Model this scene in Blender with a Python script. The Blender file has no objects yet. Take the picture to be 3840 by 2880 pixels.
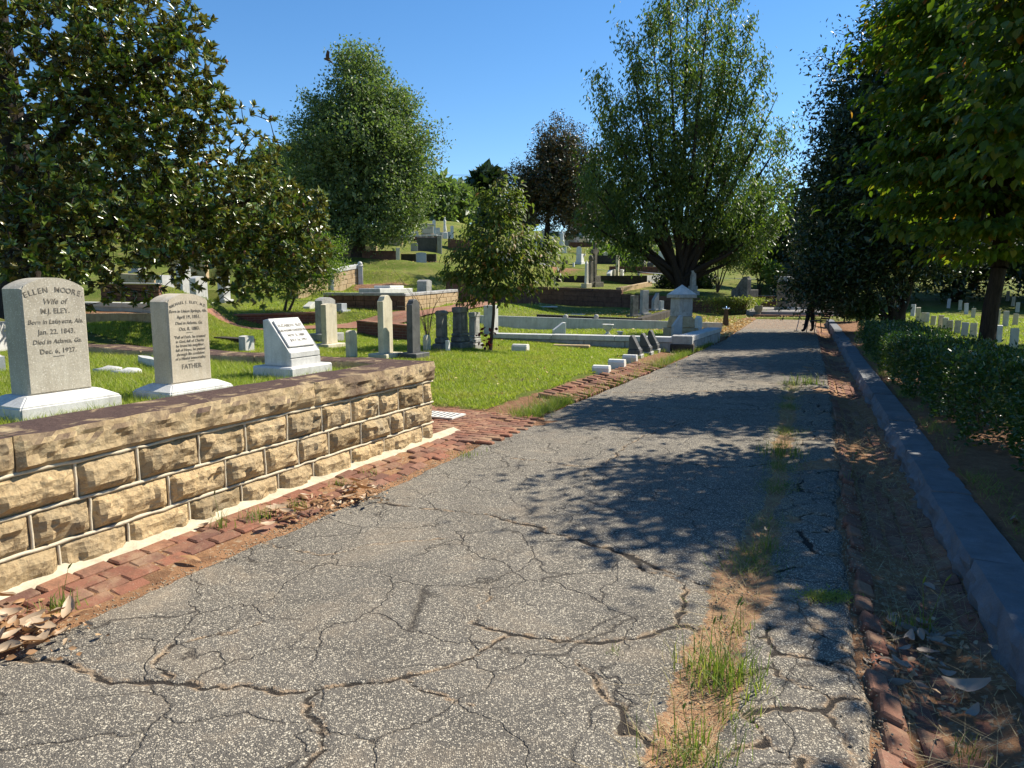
import bpy, bmesh, math, random
import numpy as np
from mathutils import Vector, Matrix
from math import radians, sin, cos, pi, atan2, hypot
random.seed(7); rng = np.random.default_rng(11)
SC = bpy.context.scene
COL = SC.collection
# ------------------------------------------------------------------ camera, sky, sun, exposure
F, HOR, EYE = 720.0, 285.0, 1.65
PITCH = math.atan((384 - HOR) / F)
cam = bpy.data.cameras.new('camera'); camo = bpy.data.objects.new('camera', cam); COL.objects.link(camo)
cam.sensor_width = 36; cam.lens = 36 * F / 1024; cam.clip_start = 0.05; cam.clip_end = 2000
camo.location = (0, 0, EYE); camo.rotation_euler = (pi / 2 - PITCH, 0, 0)
SC.camera = camo
SC.render.resolution_x, SC.render.resolution_y = 1024, 768
SUN_AZ, SUN_EL = math.atan2(.88, .47), radians(46)        # azimuth from +Y towards +X
wd = bpy.data.worlds.new('World'); SC.world = wd; wd.use_nodes = True
nt = wd.node_tree; nt.nodes.clear()
sky = nt.nodes.new('ShaderNodeTexSky'); sky.sky_type = 'NISHITA'; sky.sun_disc = False
sky.sun_elevation = SUN_EL; sky.sun_rotation = SUN_AZ; sky.air_density = 1.0; sky.dust_density = 0.0; sky.ozone_density = 4.0; sky.altitude = 300
bg = nt.nodes.new('ShaderNodeBackground'); bg.inputs[1].default_value = 0.092
wo = nt.nodes.new('ShaderNodeOutputWorld'); hsv = nt.nodes.new('ShaderNodeHueSaturation'); hsv.inputs['Saturation'].default_value = 1.2; nt.links.new(sky.outputs[0], hsv.inputs['Color']); nt.links.new(hsv.outputs[0], bg.inputs[0]); nt.links.new(bg.outputs[0], wo.inputs[0])
sl = bpy.data.lights.new('sun', 'SUN'); sl.energy = 5.0; sl.angle = radians(0.5); sl.color = (1.0, 0.93, 0.80)
so = bpy.data.objects.new('sun', sl); COL.objects.link(so); so.location = (20, 12, 30)
sd = Vector((sin(SUN_AZ) * cos(SUN_EL), cos(SUN_AZ) * cos(SUN_EL), sin(SUN_EL)))
so.rotation_euler = sd.to_track_quat('Z', 'Y').to_euler()
SC.view_settings.view_transform = 'Standard'; SC.view_settings.look = 'None'
SC.view_settings.gamma = 1; SC.view_settings.use_curve_mapping = False; SC.view_settings.exposure = 0.9
SC.cycles.max_bounces = 4; SC.cycles.diffuse_bounces = 3; SC.cycles.glossy_bounces = 2; SC.cycles.transmission_bounces = 3; SC.cycles.transparent_max_bounces = 4; SC.cycles.sample_clamp_indirect = 6
# ------------------------------------------------------------------ surveying helpers (sightline -> place)
def ray(px, py):
    x = (px - 512) / F; y = (384 - py) / F
    return np.array([x, cos(PITCH) + sin(PITCH) * y, -sin(PITCH) + cos(PITCH) * y])
def G(px, py, z=0.0):
    r = ray(px, py); return np.array([0, 0, EYE]) + r * ((z - EYE) / r[2])
def D(px, py, Y):
    r = ray(px, py); return np.array([0, 0, EYE]) + r * (Y / r[1])
def S2(pts): return [G(a / 2.16, b / 2.16) for a, b in pts]
# ------------------------------------------------------------------ object helpers
def props(o, label=None, cat=None, group=None, kind=None):
    if label: o['label'] = label
    if cat: o['category'] = cat
    if group: o['group'] = group
    if kind: o['kind'] = kind
    return o
def empty(name, loc, rz=0.0, label=None, cat=None, group=None):
    o = bpy.data.objects.new(name, None); COL.objects.link(o); o.location = loc; o.rotation_euler = (0, 0, rz)
    o.empty_display_size = .2
    return props(o, label, cat, group)
def link(name, me, m=None, parent=None, loc=None, rz=None):
    o = bpy.data.objects.new(name, me); COL.objects.link(o)
    if m is not None and not me.materials: me.materials.append(m)
    if parent is not None: o.parent = parent
    if loc is not None: o.location = loc
    if rz is not None: o.rotation_euler = (0, 0, rz)
    return o
def fast_mesh(name, V, Fc, smooth=False):
    V = np.asarray(V, np.float32); Fc = np.asarray(Fc, np.int32); k = Fc.shape[1]
    me = bpy.data.meshes.new(name)
    me.vertices.add(len(V)); me.vertices.foreach_set('co', V.ravel())
    me.loops.add(Fc.size); me.loops.foreach_set('vertex_index', Fc.ravel())
    me.polygons.add(len(Fc)); me.polygons.foreach_set('loop_start', np.arange(0, Fc.size, k, dtype=np.int32))
    me.polygons.foreach_set('loop_total', np.full(len(Fc), k, np.int32))
    if smooth: me.polygons.foreach_set('use_smooth', np.ones(len(Fc), bool))
    me.update(calc_edges=True); me.validate(); return me
def bm_mesh(name, bm, smooth=False):
    me = bpy.data.meshes.new(name); bmesh.ops.recalc_face_normals(bm, faces=bm.faces); bm.to_mesh(me); bm.free()
    if smooth:
        for p in me.polygons: p.use_smooth = True
    return me
def attr(me, name, vals):
    a = me.attributes.new(name, 'FLOAT', 'POINT'); a.data.foreach_set('value', np.asarray(vals, np.float32))
def box_bm(bm, x0, x1, y0, y1, z0, z1, mat=None):
    vs = [bm.verts.new((x, y, z)) for z in (z0, z1) for x, y in ((x0, y0), (x1, y0), (x1, y1), (x0, y1))]
    for f in ((3, 2, 1, 0), (4, 5, 6, 7), (0, 1, 5, 4), (1, 2, 6, 5), (2, 3, 7, 6), (3, 0, 4, 7)): bm.faces.new([vs[i] for i in f])
    return vs
def box_me(name, sx, sy, sz, bev=0.0, taper=1.0, seg=1):
    """box standing on z=0, centred in x and y"""
    bm = bmesh.new(); vs = box_bm(bm, -sx / 2, sx / 2, -sy / 2, sy / 2, 0, sz)
    if taper != 1.0:
        for v in vs[4:]: v.co.x *= taper; v.co.y *= taper
    if bev: bmesh.ops.bevel(bm, geom=list(bm.edges), offset=bev, segments=seg, affect='EDGES', profile=.5)
    return bm_mesh(name, bm)
def extrude_me(name, prof, depth, bev=0.006):
    """outline in x,z pushed through y, centred on y=0"""
    bm = bmesh.new(); n = len(prof)
    a = [bm.verts.new((x, -depth / 2, z)) for x, z in prof]; b = [bm.verts.new((x, depth / 2, z)) for x, z in prof]
    f1 = bm.faces.new(a); f2 = bm.faces.new(b[::-1])
    for i in range(n): bm.faces.new((a[i], b[i], b[(i + 1) % n], a[(i + 1) % n]))
    if bev: bmesh.ops.bevel(bm, geom=list(f1.edges) + list(f2.edges), offset=bev, segments=1, affect='EDGES', profile=.5)
    return bm_mesh(name, bm)
def lathe_me(name, prof, n=14, square=False):
    bm = bmesh.new(); rings = []
    for r, z in prof:
        rings.append([bm.verts.new((r * cos(2 * pi * i / n), r * sin(2 * pi * i / n), z)) for i in range(n)])
    for a, b in zip(rings, rings[1:]):
        for i in range(n): bm.faces.new((a[i], a[(i + 1) % n], b[(i + 1) % n], b[i]))
    bm.faces.new(rings[0][::-1]); bm.faces.new(rings[-1])
    return bm_mesh(name, bm, not square)
def tubes(paths, k=6):
    V, Fc, off = [], [], 0
    ang = np.arange(k) * 2 * pi / k
    for P, R in paths:
        P = np.asarray(P, float); R = np.asarray(R, float); n = len(P)
        if n < 2: continue
        T = np.gradient(P, axis=0); T /= np.linalg.norm(T, axis=1)[:, None] + 1e-9
        ref = np.where(np.abs(T[:, 2:3]) > .9, np.array([[1., 0, 0]]), np.array([[0, 0, 1.]]))
        A = np.cross(T, ref); A /= np.linalg.norm(A, axis=1)[:, None] + 1e-9; B = np.cross(T, A)
        ring = P[:, None] + R[:, None, None] * (A[:, None] * np.cos(ang)[None, :, None] + B[:, None] * np.sin(ang)[None, :, None])
        V.append(ring.reshape(-1, 3))
        i = np.arange(n - 1)[:, None] * k; j = np.arange(k)[None]; j2 = (j + 1) % k
        Fc.append((off + np.stack([i + j, i + k + j, i + k + j2, i + j2], -1)).reshape(-1, 4)); off += n * k
    return np.concatenate(V), np.concatenate(Fc)
# ------------------------------------------------------------------ procedural materials
class Nt:
    def __init__(s, name):
        s.m = bpy.data.materials.new(name); s.m.use_nodes = True; s.t = s.m.node_tree; s.t.nodes.clear()
        s.out = s.n('ShaderNodeOutputMaterial')
    def n(s, ty, **kw):
        nd = s.t.nodes.new(ty)
        for k, v in kw.items(): setattr(nd, k, v)
        return nd
    def l(s, a, b): s.t.links.new(a, b)
    def geo(s): return s.n('ShaderNodeNewGeometry')
    def pos(s, obj=False):
        return s.n('ShaderNodeTexCoord').outputs['Object'] if obj else s.geo().outputs['Position']
    def mapv(s, vec, sc=(1, 1, 1), rot=(0, 0, 0)):
        mp = s.n('ShaderNodeMapping'); mp.inputs['Scale'].default_value = sc; mp.inputs['Rotation'].default_value = rot; s.l(vec, mp.inputs['Vector']); return mp.outputs[0]
    def noise(s, vec, scale, detail=3, rough=.6, dist=0):
        t = s.n('ShaderNodeTexNoise'); t.inputs['Scale'].default_value = scale; t.inputs['Detail'].default_value = detail
        t.inputs['Roughness'].default_value = rough; t.inputs['Distortion'].default_value = dist; s.l(vec, t.inputs['Vector']); return t.outputs['Fac']
    def voro(s, vec, scale, feat='F1', out='Distance', rand=1.0):
        t = s.n('ShaderNodeTexVoronoi', feature=feat); t.inputs['Scale'].default_value = scale; t.inputs['Randomness'].default_value = rand
        s.l(vec, t.inputs['Vector']); return t.outputs[out]
    def ramp(s, fac, stops, interp='LINEAR'):
        r = s.n('ShaderNodeValToRGB'); r.color_ramp.interpolation = interp
        el = r.color_ramp.elements
        while len(el) < len(stops): el.new(.5)
        for e, (p, c) in zip(el, stops):
            e.position = p; e.color = (c, c, c, 1) if isinstance(c, (int, float)) else (*c, 1)
        s.l(fac, r.inputs[0]); return r.outputs[0]
    def mix(s, fac, a, b, mode='MIX'):
        m = s.n('ShaderNodeMix', data_type='RGBA', blend_type=mode)
        for i, v in ((0, fac), (6, a), (7, b)):
            if hasattr(v, 'links'): s.l(v, m.inputs[i])
            elif i == 0: m.inputs[0].default_value = v
            else: m.inputs[i].default_value = (*v, 1)
        return m.outputs[2]
    def math(s, op, a, b=0.0, c=None):
        m = s.n('ShaderNodeMath', operation=op)
        for i, v in enumerate((a, b) if c is None else (a, b, c)):
            if hasattr(v, 'links'): s.l(v, m.inputs[i])
            else: m.inputs[i].default_value = v
        return m.outputs[0]
    def bump(s, hgt, strength=.5, dist=.01, nrm=None):
        b = s.n('ShaderNodeBump'); b.inputs['Strength'].default_value = strength; b.inputs['Distance'].default_value = dist
        s.l(hgt, b.inputs['Height'])
        if nrm is not None: s.l(nrm, b.inputs['Normal'])
        return b.outputs[0]
    def attr(s, name): return s.n('ShaderNodeAttribute', attribute_name=name).outputs['Fac']
    def rnd(s): return s.n('ShaderNodeObjectInfo').outputs['Random']
    def isl(s): return s.geo().outputs['Random Per Island']
    def sep(s, v, i):
        x = s.n('ShaderNodeSeparateXYZ'); s.l(v, x.inputs[0]); return x.outputs[i]
    def pbr(s, col, rough=.8, nrm=None, spec=.3, metal=0.0):
        p = s.n('ShaderNodeBsdfPrincipled')
        if hasattr(col, 'links'): s.l(col, p.inputs['Base Color'])
        else: p.inputs['Base Color'].default_value = (*col, 1)
        if hasattr(rough, 'links'): s.l(rough, p.inputs['Roughness'])
        else: p.inputs['Roughness'].default_value = rough
        p.inputs['Specular IOR Level'].default_value = spec; p.inputs['Metallic'].default_value = metal
        if nrm is not None: s.l(nrm, p.inputs['Normal'])
        return p
    def done(s, sh): s.l(sh.outputs[0], s.out.inputs[0]); return s.m
def stone_mat(name, c1, c2, c3, streak=.5, sc=1.0, bump=.35, rough=.85, dark=(.05, .045, .04), darkamt=.3, speck=0.0):
    """weathered stone: mottled tone, vertical rain streaks, dark lichen blotches"""
    t = Nt(name); g = t.geo(); p = g.outputs['Position']; r = t.rnd()
    off = t.n('ShaderNodeVectorMath', operation='ADD'); t.l(p, off.inputs[0])
    cmb = t.n('ShaderNodeCombineXYZ'); t.l(t.math('MULTIPLY', r, 37.0), cmb.inputs[0]); t.l(cmb.outputs[0], off.inputs[1]); p = off.outputs[0]
    base = t.mix(t.ramp(t.noise(p, 3.5 * sc, 5, .65), [(.35, 0), (.68, 1)]), c1, c2)
    st = t.noise(t.mapv(p, (9, 9, .9)), 1.6 * sc, 4, .6)
    base = t.mix(t.math('MULTIPLY', t.ramp(st, [(.48, 0), (.72, 1)]), streak), base, c3)
    bl = t.ramp(t.noise(p, 5.0 * sc, 6, .72, .4), [(.60 - .25 * darkamt, 0), (.72, 1)])
    base = t.mix(t.math('MULTIPLY', bl, min(1, darkamt * 1.6)), base, dark)
    fine = t.noise(p, 90 * sc, 3, .7)
    base = t.mix(t.ramp(fine, [(.3, .72), (.7, 1.0)]), (0, 0, 0), base) if False else t.mix(.28, base, t.mix(1.0, base, t.ramp(fine, [(.35, .45), (.7, 1.25)]), 'MULTIPLY'))
    if speck:
        sp = t.ramp(t.voro(p, 170, out='Color'), [(.80, 0), (.88, 1)])
        base = t.mix(t.math('MULTIPLY', sp, speck), base, (.72, .68, .58))
    nb = t.bump(t.math('ADD', t.noise(p, 55 * sc, 4, .7), t.math('MULTIPLY', t.noise(p, 9 * sc, 4, .6), .8)), bump, .006)
    return t.done(t.pbr(base, rough, nb, .25))
M = {}
M['ellen'] = stone_mat('grey_weathered_granite', (.36, .32, .25), (.46, .415, .33), (.55, .51, .42), .45, 1, .35, .8, (.16, .14, .11), .15, .55)
M['michael'] = stone_mat('tan_weathered_stone', (.42, .36, .27), (.53, .46, .35), (.60, .55, .45), .5, 1, .3, .85, (.15, .12, .09), .18)
M['marble'] = stone_mat('weathered_grey_marble', (.50, .49, .46), (.64, .63, .60), (.30, .29, .27), .45, 1, .2, .6, (.20, .19, .18), .2)
M['white'] = stone_mat('pale_marble', (.66, .64, .58), (.76, .74, .68), (.46, .44, .38), .4, 1, .15, .6, (.3, .28, .24), .15)
M['bluegrey'] = stone_mat('blue_grey_granite', (.33, .35, .36), (.42, .44, .45), (.25, .26, .27), .2, 1, .1, .45, (.2, .2, .2), .1)
M['cream'] = stone_mat('cream_streaked_marble', (.58, .52, .38), (.68, .61, .45), (.40, .32, .18), .6, 1, .2, .7, (.16, .14, .12), .25)
M['dark'] = stone_mat('blackened_lichen_stone', (.16, .15, .13), (.26, .245, .21), (.09, .085, .08), .6, 1, .4, .9, (.045, .043, .04), .6)
M['slate'] = stone_mat('dark_slate_stone', (.085, .085, .085), (.13, .13, .125), (.05, .05, .05), .4, 1, .25, .6, (.03, .03, .03), .4)
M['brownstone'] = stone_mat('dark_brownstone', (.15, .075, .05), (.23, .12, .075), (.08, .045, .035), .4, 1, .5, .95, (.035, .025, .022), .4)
M['kerbgrey'] = stone_mat('grey_kerb_granite', (.34, .33, .31), (.46, .45, .42), (.20, .19, .18), .5, 1, .35, .8, (.08, .075, .07), .4)
M['bluestone'] = stone_mat('blue_grey_kerb_stone', (.12, .13, .14), (.19, .20, .21), (.15, .125, .10), .3, 1.3, .9, .75, (.09, .085, .08), .35)
M['kerbblack'] = stone_mat('near_black_kerb_stone', (.05, .042, .036), (.09, .075, .06), (.03, .026, .024), .4, 1, .4, .95, (.02, .018, .017), .5)  # near-black mottled stone for dark kerbs and wall cores
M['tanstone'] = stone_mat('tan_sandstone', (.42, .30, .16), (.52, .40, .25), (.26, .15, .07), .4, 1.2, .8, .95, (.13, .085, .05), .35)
M['engrave'] = (lambda t: t.done(t.pbr(t.mix(t.ramp(t.noise(t.pos(), 28, 4, .8), [(.4, 0), (.66, 1)]), (.11, .095, .075), (.27, .24, .19)), .9)))(Nt('worn_engraved_lettering'))
def wallstone():
    t = Nt('rock_faced_tan_granite'); g = t.geo(); p = g.outputs['Position']; r = t.rnd()
    a = t.mix(t.ramp(t.noise(p, 6, 6, .7, .6), [(.3, 0), (.7, 1)]), (.53, .415, .255), (.35, .26, .15))
    a = t.mix(t.ramp(t.noise(p, 2.6, 3, .6), [(.50, 0), (.68, .8)]), a, (.34, .29, .21))
    a = t.mix(t.ramp(t.noise(p, 11, 5, .7, 1.0), [(.55, 0), (.68, .9)]), a, (.13, .085, .05))
    a = t.mix(t.ramp(t.noise(t.mapv(p, (1, 1, 4)), 22, 4, .75), [(.42, .0), (.78, .55)]), a, (.62, .51, .33))
    a = t.mix(1.0, a, t.ramp(r, [(0, (.72, .68, .62)), (.5, (1.0, .95, .88)), (1, (1.18, 1.1, .98))]), 'MULTIPLY')
    n1 = t.bump(t.math('ADD', t.noise(p, 34, 6, .78, .5), t.math('MULTIPLY', t.voro(t.mapv(p, (1, 1, 1.8)), 17), .7)), .9, .022)
    return t.done(t.pbr(a, .95, n1, .15))
M['wallstone'] = wallstone()
def coping():
    t = Nt('weathered_coping_granite'); g = t.geo(); p = g.outputs['Position']; nz = t.sep(g.outputs['True Normal'], 2)
    a = t.mix(t.ramp(t.noise(p, 5, 6, .7, .4), [(.3, 0), (.7, 1)]), (.50, .385, .225), (.32, .225, .12))
    a = t.mix(t.ramp(t.noise(p, 13, 5, .75), [(.56, 0), (.74, .9)]), a, (.58, .47, .28))
    stain = t.ramp(t.noise(t.mapv(p, (1, 1, 1)), 3.2, 6, .72, .8), [(.34, 0), (.47, 1)])
    top = t.ramp(nz, [(.35, 0), (.8, 1)])
    st2 = t.ramp(t.noise(p, 1.3, 5, .7), [(.49, 0), (.60, .85)])
    a = t.mix(t.math('MAXIMUM', t.math('MULTIPLY', stain, top), t.math('MULTIPLY', st2, .9)), a, (.085, .055, .047))
    nb = t.bump(t.math('ADD', t.noise(p, 30, 6, .78, .5), t.math('MULTIPLY', t.voro(t.mapv(p, (1, 1, 2)), 14), .6)), .75, .018)
    return t.done(t.pbr(a, .95, nb, .12))
M['coping'] = coping()
def brick():
    t = Nt('old_red_brick'); p = t.pos(); r = t.rnd()
    a = t.ramp(r, [(0, (.20, .085, .055)), (.25, (.27, .115, .07)), (.5, (.15, .075, .055)), (.75, (.31, .15, .085)), (1, (.23, .12, .085))])
    a = t.mix(t.ramp(t.noise(p, 16, 5, .7), [(.45, 0), (.72, .75)]), a, (.115, .065, .045))
    a = t.mix(t.ramp(t.noise(p, 3, 4, .7), [(.50, 0), (.66, .65)]), a, (.34, .23, .14))
    a = t.mix(t.ramp(t.noise(p, 40, 4, .8), [(.6, 0), (.7, .5)]), a, (.42, .33, .24))
    nb = t.bump(t.noise(p, 50, 5, .8), .8, .008)
    return t.done(t.pbr(a, .9, nb, .2))
M['brick'] = brick()
def brickwall(name, c1, c2, mort, bw=.22, bh=.072):
    """brickwork too far away to tell the bricks apart; runs along the object's own x axis"""
    t = Nt(name); tc = t.n('ShaderNodeTexCoord').outputs['Object']
    b = t.n('ShaderNodeTexBrick'); b.inputs['Scale'].default_value = 1; b.inputs['Brick Width'].default_value = bw; b.inputs['Row Height'].default_value = bh
    b.inputs['Mortar Size'].default_value = .008; b.inputs['Color1'].default_value = (*c1, 1); b.inputs['Color2'].default_value = (*c2, 1); b.inputs['Mortar'].default_value = (*mort, 1)
    mp = t.n('ShaderNodeMapping'); mp.inputs['Rotation'].default_value = (pi / 2, 0, 0)
    t.l(tc, mp.inputs[0]); t.l(mp.outputs[0], b.inputs['Vector'])
    col = t.mix(t.ramp(t.noise(t.pos(), 4, 5, .7), [(.45, 0), (.7, .7)]), b.outputs['Color'], (.07, .045, .04))
    return t.done(t.pbr(col, .95, t.bump(t.math('SUBTRACT', 1.0, b.outputs['Fac']), .5, .01), .15))
M['brickpath'] = None
M['brickwall'] = brickwall('red_brickwork', (.21, .075, .05), (.14, .055, .042), (.19, .13, .10))
def brickpath():
    t = Nt('brick_path_paving'); p = t.pos(); b = t.n('ShaderNodeTexBrick'); b.inputs['Scale'].default_value = 1; b.inputs['Brick Width'].default_value = .21; b.inputs['Row Height'].default_value = .105; b.inputs['Mortar Size'].default_value = .008
    b.inputs['Color1'].default_value = (.30, .13, .085, 1); b.inputs['Color2'].default_value = (.22, .10, .07, 1); b.inputs['Mortar'].default_value = (.16, .11, .07, 1); t.l(t.mapv(p, (1, 1, 1), (0, 0, .5)), b.inputs['Vector'])
    c = t.mix(t.ramp(t.noise(p, 2.5, 5, .7), [(.45, 0), (.68, .7)]), b.outputs['Color'], (.30, .20, .13)); return t.done(t.pbr(c, .95, t.bump(t.noise(p, 30, 4, .7), .4, .01), .15))
M['brickpath'] = brickpath()
M['palebrick'] = brickwall('grey_buff_brickwork', (.24, .19, .15), (.28, .23, .18), (.20, .17, .14), .22, .075)
def simple(name, c, rough=.7, var=.3, scale=20, bump=.3, metal=0, spec=.3, bd=.01):
    t = Nt(name); p = t.pos(); n = t.noise(p, scale, 5, .7)
    c2 = tuple(x * (1 - var) for x in c)
    return t.done(t.pbr(t.mix(t.ramp(n, [(.35, 0), (.68, 1)]), c, c2), rough, t.bump(n, bump, bd), spec, metal))
M['mortar'] = simple('ribbon_mortar', (.60, .52, .38), .95, .25, 25, .6)
M['cement'] = simple('cement_footing', (.58, .50, .36), .95, .35, 9, .6, bd=.02)
M['iron'] = simple('black_iron', (.02, .02, .022), .5, .3, 30, .1)
M['bronzepost'] = simple('brown_metal_post', (.10, .06, .035), .5, .3, 30, .1, .5)
M['steel'] = simple('blue_steel_basin', (.35, .48, .68), .25, .2, 30, .05, .9)
M['terracotta'] = simple('mossy_stone_pot', (.30, .27, .19), .9, .4, 18, .4)
M['paving'] = simple('grey_paving_slabs', (.28, .26, .24), .9, .35, 3, .2)
M['wire'] = simple('utility_cable', (.05, .06, .07), .7)
M['plastic_blue'] = simple('blue_cane', (.03, .07, .22), .4)
M['cloth'] = simple('dark_navy_cloth', (.012, .013, .018), .9, .3, 40, .3)
M['cloth2'] = simple('dark_grey_jacket', (.03, .03, .033), .9, .3, 40, .3)
M['skin'] = simple('skin', (.30, .16, .11), .6, .15, 30, .05)
M['hair'] = simple('dark_hair', (.02, .015, .012), .7, .3, 60, .4)
M['redcloth'] = simple('red_scarf', (.45, .04, .05), .9, .2, 40, .2)
M['bird'] = simple('brown_feathers', (.09, .05, .03), .8, .4, 60, .2)
def soilmat(name='red_clay_soil'):
    t = Nt(name); p = t.pos()
    c = t.mix(t.ramp(t.noise(p, 7, 6, .75), [(.35, 0), (.7, 1)]), (.36, .20, .105), (.20, .105, .055))
    c = t.mix(t.ramp(t.voro(p, 60, out='Color'), [(.75, 0), (.85, .7)]), c, (.42, .33, .22))
    c = t.mix(t.ramp(t.noise(p, 38, 4, .7), [(.58, 0), (.7, .8)]), c, (.11, .07, .045))
    return t.done(t.pbr(c, .98, t.bump(t.noise(p, 45, 6, .8), .9, .02), .1))
M['soil'] = soilmat()
def groundmat():
    """lawn with worn soil, leaf litter and pine straw where the masks say"""
    t = Nt('cemetery_lawn'); p = t.pos()
    n1 = t.noise(p, .5, 6, .72); n2 = t.noise(p, 26, 5, .8); n3 = t.noise(p, 3.0, 4, .6)
    c = t.mix(t.ramp(n2, [(.30, 0), (.70, 1)]), (.050, .080, .012), (.17, .21, .034))
    c = t.mix(t.ramp(n1, [(.44, 0), (.62, .8)]), c, (.20, .185, .055))
    c = t.mix(t.ramp(n3, [(.54, 0), (.70, .6)]), c, (.24, .19, .085))
    s = t.mix(t.ramp(t.noise(p, 8, 6, .75), [(.35, 0), (.7, 1)]), (.33, .18, .10), (.17, .09, .05))
    s = t.mix(t.ramp(t.noise(p, 40, 4, .7), [(.56, 0), (.68, .8)]), s, (.36, .26, .15))
    so_ = t.math('ADD', t.attr('soil'), t.math('MULTIPLY', t.math('SUBTRACT', n2, .5), .8))
    so_ = t.ramp(so_, [(.42, 0), (.58, 1)])
    c = t.mix(so_, c, s)
    nb = t.bump(t.math('ADD', n2, t.math('MULTIPLY', t.noise(p, 120, 3, .8), .6)), .9, .04)
    return t.done(t.pbr(c, .95, nb, .1))
M['ground'] = groundmat()
def asphalt():
    t = Nt('worn_cracked_asphalt'); p = t.pos()
    ps = t.mapv(p, (1, 1, .2))
    cell = t.n('ShaderNodeTexVoronoi'); cell.inputs['Scale'].default_value = 150; t.l(ps, cell.inputs['Vector'])
    sepc = t.n('ShaderNodeSeparateColor'); t.l(cell.outputs['Color'], sepc.inputs[0])
    wear = t.noise(p, 1.1, 5, .7)                       # where the bitumen has worn off the gravel
    thr = t.math('MULTIPLY_ADD', wear, -.62, .86)
    peb = t.math('GREATER_THAN', sepc.outputs[0], thr)
    inner = t.ramp(cell.outputs['Distance'], [(.30, 1), (.62, 0)])
    peb = t.math('MULTIPLY', peb, inner)
    cell2 = t.n('ShaderNodeTexVoronoi'); cell2.inputs['Scale'].default_value = 80; t.l(ps, cell2.inputs['Vector'])
    sc2 = t.n('ShaderNodeSeparateColor'); t.l(cell2.outputs['Color'], sc2.inputs[0])
    peb2 = t.math('MULTIPLY', t.math('GREATER_THAN', sc2.outputs[0], t.math('MULTIPLY_ADD', wear, -.5, 1.12)), t.ramp(cell2.outputs['Distance'], [(.28, 1), (.5, 0)]))
    bit = t.mix(t.ramp(t.noise(p, 2.3, 5, .7), [(.35, 0), (.7, 1)]), (.118, .105, .086), (.185, .165, .136))
    bit = t.mix(t.ramp(t.noise(p, 160, 3, .8), [(.3, 0), (.7, .7)]), bit, (.065, .059, .051))
    pc = t.mix(sepc.outputs[1], (.33, .29, .225), (.58, .51, .39))
    c = t.mix(peb, bit, pc); c = t.mix(peb2, c, (.55, .49, .38))
    sand = t.ramp(t.noise(p, .9, 6, .75, .5), [(.52, 0), (.72, .6)])
    c = t.mix(t.math('MULTIPLY', sand, .85), c, (.36, .28, .19))
    c = t.mix(t.ramp(t.noise(p, .55, 5, .65, .6), [(.54, 0), (.70, .4)]), c, (.10, .094, .086))
    # fine crazing
    w = t.n('ShaderNodeVectorMath', operation='ADD'); nz = t.n('ShaderNodeTexNoise'); nz.inputs['Scale'].default_value = 3.5; nz.inputs['Detail'].default_value = 6
    t.l(p, nz.inputs['Vector']); sm = t.n('ShaderNodeVectorMath', operation='SCALE'); sm.inputs['Scale'].default_value = .40; t.l(nz.outputs['Color'], sm.inputs[0])
    t.l(p, w.inputs[0]); t.l(sm.outputs[0], w.inputs[1])
    wv = t.mapv(w.outputs[0], (1, 1, .0), (0, 0, radians(22)))
    e1 = t.voro(wv, 1.9, 'DISTANCE_TO_EDGE'); e2 = t.voro(wv, 5.5, 'DISTANCE_TO_EDGE')
    k1 = t.math('MULTIPLY', t.ramp(e1, [(.0, 1), (.014, 0)]), t.ramp(t.noise(p, 1.6, 2), [(.36, 0), (.46, 1)]))
    k2 = t.math('MULTIPLY', t.ramp(e2, [(.0, 1), (.030, 0)]), t.math('MAXIMUM', t.attr('craze'), t.ramp(t.noise(p, 1.1, 4, .7), [(.54, 0), (.64, .6)])))
    k3 = t.ramp(t.math('ADD', t.attr('crack'), t.math('MULTIPLY', t.math('SUBTRACT', t.noise(p, 45, 4, .85), .5), .75)), [(.66, 0), (.84, 1)])
    k = t.math('MAXIMUM', t.math('MAXIMUM', t.math('MULTIPLY', k1, .8), k2), k3)
    edge = t.ramp(t.attr('crack'), [(.12, 0), (.5, .75)])
    c = t.mix(t.math('MULTIPLY', edge, t.ramp(t.noise(p, 9, 4, .7), [(.45, 0), (.6, 1)])), c, (.36, .25, .15))
    c = t.mix(k, c, (.035, .028, .022))
    s = t.mix(t.ramp(t.noise(p, 9, 6, .75), [(.35, 0), (.7, 1)]), (.38, .22, .115), (.22, .12, .065))
    s = t.mix(t.ramp(t.noise(p, 48, 4, .75), [(.56, 0), (.68, .8)]), s, (.42, .34, .22))
    s = t.mix(t.ramp(t.noise(p, 30, 4, .75, 2), [(.60, 0), (.68, .7)]), s, (.10, .06, .04))
    sf = t.ramp(t.math('ADD', t.attr('soil'), t.math('MULTIPLY', t.math('SUBTRACT', t.noise(p, 14, 5, .8), .5), 1.3)), [(.44, 0), (.56, 1)])
    c = t.mix(sf, c, s)
    hgt = t.math('SUBTRACT', t.math('ADD', t.math('MULTIPLY', inner, .5), t.math('MULTIPLY', t.noise(p, 130, 4, .8), .9)), t.math('MULTIPLY', k, 2.2))
    nb = t.bump(hgt, .75, .007)
    return t.done(t.pbr(c, .88, nb, .25))
M['asphalt'] = asphalt()
M['roadfar'] = simple('pale_grey_roadway', (.17, .17, .175), .85, .2, 1.5, .1)
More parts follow.
